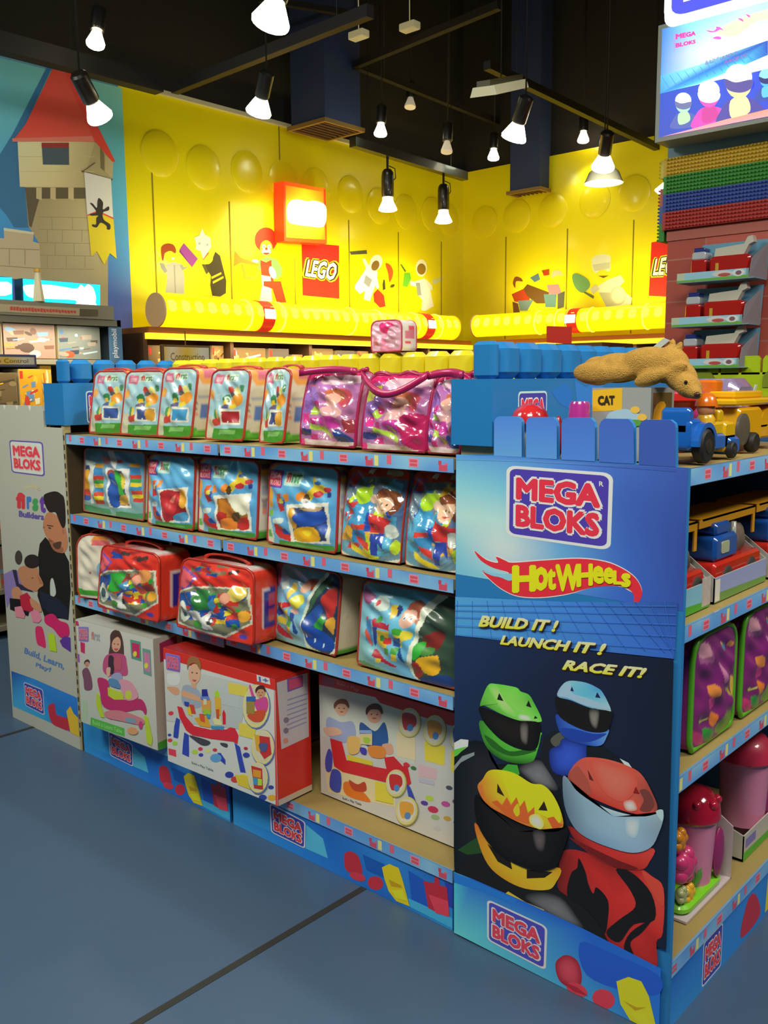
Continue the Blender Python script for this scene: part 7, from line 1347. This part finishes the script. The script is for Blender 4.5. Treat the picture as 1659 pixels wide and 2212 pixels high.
for y in (.53, .74): M = MB(); wheel(M, -.075, y, EZ[0]+.026, .026, .026); M.build('wheel', mat('1c1a1a', .6), e, 'a', world=True)
e = empty('toy_funnel', (-.236, .475, EZ[0]), 0, 'red toy funnel standing between the badge box and the blue tractor', 'toy')
MB().lathe((0, 0, 0), [(.045, 0), (.045, .006), (.032, .01), (.034, .10), (.06, .128)], n=20).build('funnel_body', PL_('b82028', .15), e, 'a'); MB().lathe((0, 0, .128), [(.06, 0), (.078, .006), (.078, .022), (.07, .026), (.001, .028)], n=24).build('funnel_lid', PL_('d82c28', .12), e, 'a')
def blob(name, label, x, y, z, parts, m, cat='toy'):
    M = MB()
    for (dx, dy, dz_, a, b, c) in parts: M.ell((x+dx, y+dy, z+dz_), a, b, c)
    return tag(M.build(name, m, None, True), label, cat)
blob('toy_bag', 'crumpled pink see-through bag behind the yellow loader', -.30, .62, EZ[0]+.08, [(0, 0, 0, .06, .07, .085), (.02, .05, .01, .05, .05, .075)], mat('c83c88', .2, coat=.8, noise=.3, scale=25, bump=.5, bscale=60), 'toy bag')
tag(MB().rbox(-.30, -.24, .72, .78, EZ[0], EZ[0]+.185, .012, 'z').build('toy_block', PL_('e87818'), None, 'a'), 'tall orange toy block behind the yellow loader', 'toy')
e = empty('toy_bag', (-.3, .9, EZ[0]), 0, 'lavender see-through bag with white stripes at the right edge of the top shelf', 'toy bag')
M = MB().rbox(-.38, -.22, .81, .985, EZ[0], EZ[0]+.19, .05, 'x', 6); M.build('bag_body', mat('9080a8', .25, coat=.8, noise=.25, scale=18, bump=.5, bscale=40), e, 'a', world=True)
M = MB()
for k in range(3): M.prism([(-.219, .83+k*.05, EZ[0]+.09+k*.02), (-.219, .845+k*.05, EZ[0]+.09+k*.02), (-.219, .875+k*.05, EZ[0]+.13+k*.02), (-.219, .86+k*.05, EZ[0]+.13+k*.02)], (.002, 0, 0))
M.build('bag_stripe', mat('d0d0d8', .3), e, world=True)
# lettering on the back board of the second level
A = Art(plane_map('x', -.466), 1.4); A.view(1430, 1000, 5.82)
A.poly('2c2858', [(640, 230), (1700, -20), (1700, 540), (1130, 570), (860, 500)]); A.text('b8a0a0', 'OKS', [(800, 245), (1345, 205), (1350, 520), (800, 475)], .12); A.text('8c2024', 'OKS', [(815, 262), (1330, 232), (1335, 498), (815, 455)], .07); A.ell('8c4838', 700, 400, 40, 60)
A.build('back_panel_print', ER, lambda a, b: (-.466, min(a, .985), min(b, 1.27)), (1, 0, 0))
# trucks in open trays
def truckpack(y0, y1, z, label, k):
    e = empty('toy_truck_package', (-.13, (y0+y1)/2, z), 0, label, 'toy package', 'truck packages on the second level'); xf = -.035; xb = -.20
    M = MB().box(xf-.003, xf, y0, y1, z, z+.062); M.box(xb, xf, y0, y1, z, z+.004)
    for y in (y0, y1-.003): M.prism([(xf, y, z), (xb, y, z), (xb, y, z+.16), (xb+.03, y, z+.16), (xf, y, z+.062)], (0, .003, 0))
    M.build('tray', mat('b4b4ac', .5), e, world=True)
    A = Art(lambda p: p, G); A.rect('6c9cb0' if not k else '7c84a8', y0, z+.062, y1, z+.001); A.poly('3c8c24' if not k else '587c3c', [(y0, z+.001), (y1, z+.001), (y1, z+.016), (y0, z+.024)]); A.rect('b8b4a8', y0, z+.058, y0+.03, z+.004)
    A.build('tray_print', e, lambda a, b: (xf, a, b), (1, 0, 0))
    MB().box(xb-.004, xb, y0, y1, z, z+.2).build('back_card', mat('4c4840', .7, noise=.6, scale=30), e, world=True)
    M = MB(); t = .016
    M.box(xb, -.07, y0, y1, z+.196, z+.20); M.box(-.074, -.07, y0-(.0 if not k else .02), y1, z+.18, z+.2); M.box(-.074, -.07, y1-.016, y1, z+.13, z+.18); M.box(xb, xb+.012, y0, y0+t, z+.06, z+.2); M.box(xb, xb+.012, y1-t, y1, z+.06, z+.2); M.prism([(xb+.05, y1-.05, z+.195), (xb+.05, y1-.035, z+.195), (xb+.05, y1-.02, z+.15), (xb+.05, y1-.04, z+.15)], (.003, 0, 0)); M.build('card_frame', mat('d89818', .5), e, world=True)
    L = y1-y0; g = lambda f: y0+L*f
    MB().rbox(-.15, -.045, g(.06), g(.96), z+.045, z+.092, .014, 'x').build('truck_chassis', PL_('c82820'), e, 'a', world=True)
    M = MB().rbox(-.145, -.05, g(.10), g(.52), z+.092, z+.155, .016, 'x'); M.rbox(-.14, -.056, g(.14), g(.42), z+.155, z+.186, .012, 'x'); M.build('truck_cab', PL_('1c58b0', .2), e, 'a', world=True)
    MB().rbox(-.0505, -.0475, g(.2), g(.34), z+.11, z+.14, .006, 'x').build('cab_window', mat('b8c0a0', .15, coat=.6), e, 'a', world=True)
    MB().cyl((-.07, g(.56), z+.10), (-.07, g(.56), z+.175), .008).build('exhaust_pipe', PL_('b8b8b0'), e, True, True)
    MB().lathe((-.11, g(.56), z+.11), [(.02, 0), (.045, .02), (.05, L*.18), (.03, L*.32), (.02, L*.34)], (0, 1, .25), 16).build('mixer_drum', mat('6a5c50', .6, noise=.5, scale=40), e, 'a', world=True)
    for f in (.3, .76):
        M = MB(); wheel(M, -.056, g(f), z+.048, .03, .016); w_ = M.build('wheel', mat('3a3836', .5), e, 'a', world=True); MB().lathe((-.041, g(f), z+.048), [(.014, 0), (.012, .002), (.001, .003)], (1, 0, 0), 12).build('hub_cap', mat('b8bcb8', .3), w_, 'a', True)
truckpack(.028, .232, EZ[1], 'toy truck in a light blue tray package touching the racing panel edge', 0)
truckpack(.262, .60, EZ[1], 'toy truck with a blue cab in the wider lilac tray package', 1)
truckpack(.63, .96, EZ[1], 'toy truck package furthest from the racing panel on the second level', 1)
tag(MB().box(-.0348, -.0335, .188, .236, EZ[1]+.006, EZ[1]+.074).build('price_card', mat('c0b4ac', .6, noise=.25, scale=60)), 'small white card propped between the two tray packages', 'card')
# purple backpacks
def art_pack(k):
    A = HA([(1430+a/5.03, 1320+b/5.03) for a, b in ((250, 420), (690, 200), (700, 1180), (260, 1560))]); A.view(1430, 1320, 5.03)
    A.grid([['5c2858', '6c2068'], ['642058', '701c68'], ['682454', '6c2860']], [(100, 500), (760, 100), (760, 1200), (100, 1700)], 4)
    A.poly('7c4870', [(290, 470), (400, 440), (420, 620), (300, 640)]); A.poly('a87888', [(300, 470), (380, 450), (390, 560), (310, 580)], 1); A.ell('3c80a0', 550, 460, 34, 30); A.ell('c88040', 625, 425, 30, 26); A.ell('c8a850', 525, 430, 14, 12)
    A.poly('c89c3c', [(640, 740), (680, 760), (680, 960), (640, 940)], 1); A.poly('b83878', [(390, 980), (440, 960), (470, 1040), (420, 1080)], 1); A.poly('c86c24', [(420, 1110), (500, 1130), (490, 1230), (430, 1240)], 1); A.poly('c87838', [(380, 860), (430, 830), (480, 870), (470, 940), (400, 950)], 1); A.poly('2c7c30', [(360, 1290), (470, 1280), (460, 1400), (370, 1400)], 1); A.poly('a83060', [(270, 1340), (350, 1350), (370, 1450), (290, 1470)], 1); A.poly('a8b840', [(320, 1220), (410, 1170), (400, 1190), (330, 1240)]); A.poly('a89838', [(560, 850), (600, 850), (630, 920), (600, 900)], 1); A.poly('5c7c28', [(560, 1100), (690, 1080), (640, 1250), (500, 1300)], 1)
    A.poly('a86890', [(480, 620), (520, 640), (560, 760), (530, 800)], 1)
    return A
for i, (y0, y1, lab) in enumerate(((.150, .405, 'purple see-through backpack with thick green piping touching the racing panel'), (.455, .72, 'purple see-through backpack with thick green piping further from the panel'))):
    bag(lab, 'purple backpacks with green piping', (-.035, y0), (-.035, y1), EZ[2], .272, .10, art_pack(i), None, '58b024', .06, .018, wr=.003, seed=110+i, handle=0, side_bg='702060', nx=60, ny=60, pr=.0075, m=print_mat(.35, .1, 0, .06, 6.0), cat='backpack', nm='backpack')
boxed_set((-.06, .75, EZ[2]), (-.06, .97, EZ[2]), .24, .15, 'light boxed toy with pink and green shapes at the end of the third level', ['a8b8b0', 'c84878', '58b048', 'e8c040', 'c8c8c0'], 77, None)
# pink buckets
def bucket(y, x, z, label, k):
    e = empty('toy_bucket', (x, y, z), 0, label, 'toy bucket', 'pink buckets on the lowest level'); s = 1.0 if not k else 1.12; h0 = .012
    M = MB().box(-.08, .06, -.14, .14, 0, .006)
    if k: M.box(.057, .06, -.14, .14, 0, .075); M.prism([(.06, -.14, 0), (-.08, -.14, 0), (-.08, -.14, .12), (.06, -.14, .075)], (0, .003, 0))
    else: M.prism([(.06, .137, 0), (-.08, .137, 0), (-.08, .137, .2), (.0, .137, .19), (.06, .137, .15)], (0, .003, 0))
    M.build('tray', mat('c4c0b4' if k else 'c8b8bc', .4), e)
    if k:
        A = Art(lambda p: p, G); A.poly('3c9028', [(-.14, 0), (.14, 0), (.14, .02), (-.14, .024)]); A.rect('68609c', -.125, .06, -.05, .034); A.build('tray_print', e, lambda a, b: (.06, a, b), (1, 0, 0), world=False)
    else: MB().rbox(-.07, .052, -.13, .11, .006, .03, .03, 'z').build('play_ground', PL_('80d828', .4), e, 'a')
    b0 = .03 if not k else .04
    MB().lathe((-.01, .03, b0), [(.055*s, 0), (.064*s, .17*s), (.066*s, .172*s)], n=28).build('bucket_body', PL_('e48cb0', .3), e, 'a')
    MB().lathe((-.01, .03, b0+.172*s), [(.07*s, 0), (.074*s, .006), (.07*s, .04), (.05*s, .068), (.02, .078), (.001, .08)], n=28).build('bucket_lid', PL_('b01838' if not k else 'd02850', .12 if not k else .5), e, 'a')
    for q in range(6):
        a = q*.9-1.2; M = MB(); M.ell((.004+.05*math.cos(a), .03+.05*math.sin(a), b0+.172*s+.05), .012, .012, .012)
        if not k and q < 3: M.build('lid_stud', PL_('c02040', .1), e, True)
    MB().ell((.048, .075, b0+.07), .012, .03, .07).build('flower_print', PL_('982868', .4), e, True)
    if not k:
        for c, px_, py_, pz_, r in (('d83878', .02, -.085, .12, .042), ('e08c18', .02, -.115, .20, .026), ('e8b020', .03, -.075, .045, .024), ('a8b078', .03, -.11, .055, .02)):
            M = MB(); M.ell((px_, py_, pz_), r*.7, r, r)
            for t in range(5): M.ell((px_+.004, py_+r*.7*math.cos(t*1.256), pz_+r*.7*math.sin(t*1.256)), r*.5, r*.5, r*.5)
            M.build('toy_flower', PL_(c, .35), e, True)
        M = MB()
        for t in range(7): M.prism([(.035, -.06+.006*t, .05), (.035, -.052+.006*t, .05), (.035, -.075+.018*t, .085)], (.003, 0, 0))
        M.build('toy_leaf', PL_('3c9428', .4), e)
bucket(.33, -.10, EZ[3], 'pink toy bucket with a shiny dark red lid on a lime green base', 0)
bucket(.72, -.11, EZ[3], 'pink toy bucket with a matt red lid in a white and green tray', 1)
# packs hanging on the brick pillar
def firepack(x0, x1, z, label):
    y1 = PY-.045; y0 = y1-.15; e = empty('toy_truck_package', ((x0+x1)/2, (y0+y1)/2, z), 0, label, 'toy package', 'fire engine packages on the brick pillar'); L = x1-x0; g = lambda f: x0+L*f
    M = MB().box(x0, x1-.03, y0, y0+.004, z, z+.042); M.box(x0, x1, y0, y1, z-.004, z); M.build('tray', mat('88b0b8', .5), e, world=True)
    A = Art(lambda p: p, 1.5); A.rect('88b8d0', x0+.04, z+.042, x1-.04, z+.001); A.poly('a8b8a0', [(x0, z+.042), (x0+.04, z+.042), (x0+.04, z), (x0, z)]); A.poly('58a030', [(x0, z), (x1-.03, z), (x1-.03, z+.012), (x0, z+.008)]); A.ell('c0c0c0', g(.6), z+.025, .05, .014); A.ell('a84040', g(.62), z+.02, .03, .008); A.ell('c8d0d0', g(.8), z+.024, .03, .016); A.ell('705060', g(.8), z+.024, .014, .01)
    A.build('tray_print', e, lambda a, b: (a, y0, b), (0, -1, 0))
    MB().prism([(g(.12), y1-.004, z), (x1, y1-.004, z), (x1+.01, y1-.004, z+.185), (g(.16), y1-.004, z+.185)], (0, .004, 0)).build('back_card', mat('6ca8c8', .5), e, world=True)
    MB().prism([(x1-.03, y0, z), (x1, y1, z), (x1, y1, z+.17), (x1-.03, y0+.03, z+.09)], (.003, 0, 0)).build('tray_side', mat('8c8c94', .5), e, world=True)
    M = MB().rbox(g(.14), g(.34), y0+.03, y1-.03, z+.03, z+.105, .012, 'y'); M.rbox(g(.38), g(.9), y0+.03, y1-.03, z+.035, z+.112, .02, 'y'); M.build('engine_body', PL_('c02420', .15), e, 'a', world=True)
    MB().rbox(g(.15), g(.33), y0+.032, y1-.032, z+.103, z+.14, .01, 'y').build('engine_cab', PL_('c8d0d8', .2), e, 'a', world=True)
    MB().rbox(g(.16), g(.31), y0+.04, y1-.04, z+.14, z+.16, .008, 'y').build('light_bar', PL_('283c90', .2), e, 'a', world=True)
    MB().prism([(g(.42), y0+.05, z+.105), (g(.8), y0+.05, z+.112), (g(.86), y0+.05, z+.155), (g(.92), y0+.05, z+.165), (g(.9), y0+.05, z+.195), (g(.84), y0+.05, z+.19), (g(.8), y0+.05, z+.16), (g(.44), y0+.05, z+.15)], (0, .04, 0)).build('ladder', PL_('d4d4c4', .3), e, world=True)
    MB().box(g(.47), g(.51), y0+.028, y0+.031, z+.04, z+.08).build('door_badge', mat('d0a820', .4), e, world=True)
    for f in (.24, .64): MB().lathe((g(f), y0+.022, z+.024), [(.006, 0), (.022, 0), (.024, .004), (.024, .02), (.01, .02)], (0, 1, 0), 18).build('wheel', mat('2c2422', .5), e, 'a', world=True)
    for f in (.3, .8): MB().cyl((g(f), y1-.002, z+.17), (g(f), PY+.002, z+.17), .004, n=6).build('hook', mat('8a8680', .3, metal=1), e, True, True)
for (a, b), nm_ in (((1462, 611), 'top'), ((1450, 706), 'middle'), ((1444, 795), 'lowest')):
    q = on('y', PY-.195, a, b); firepack(float(q[0]), float(q[0])+.375, float(q[2]), 'red toy fire engine package on the brick pillar, %s of the three' % nm_)
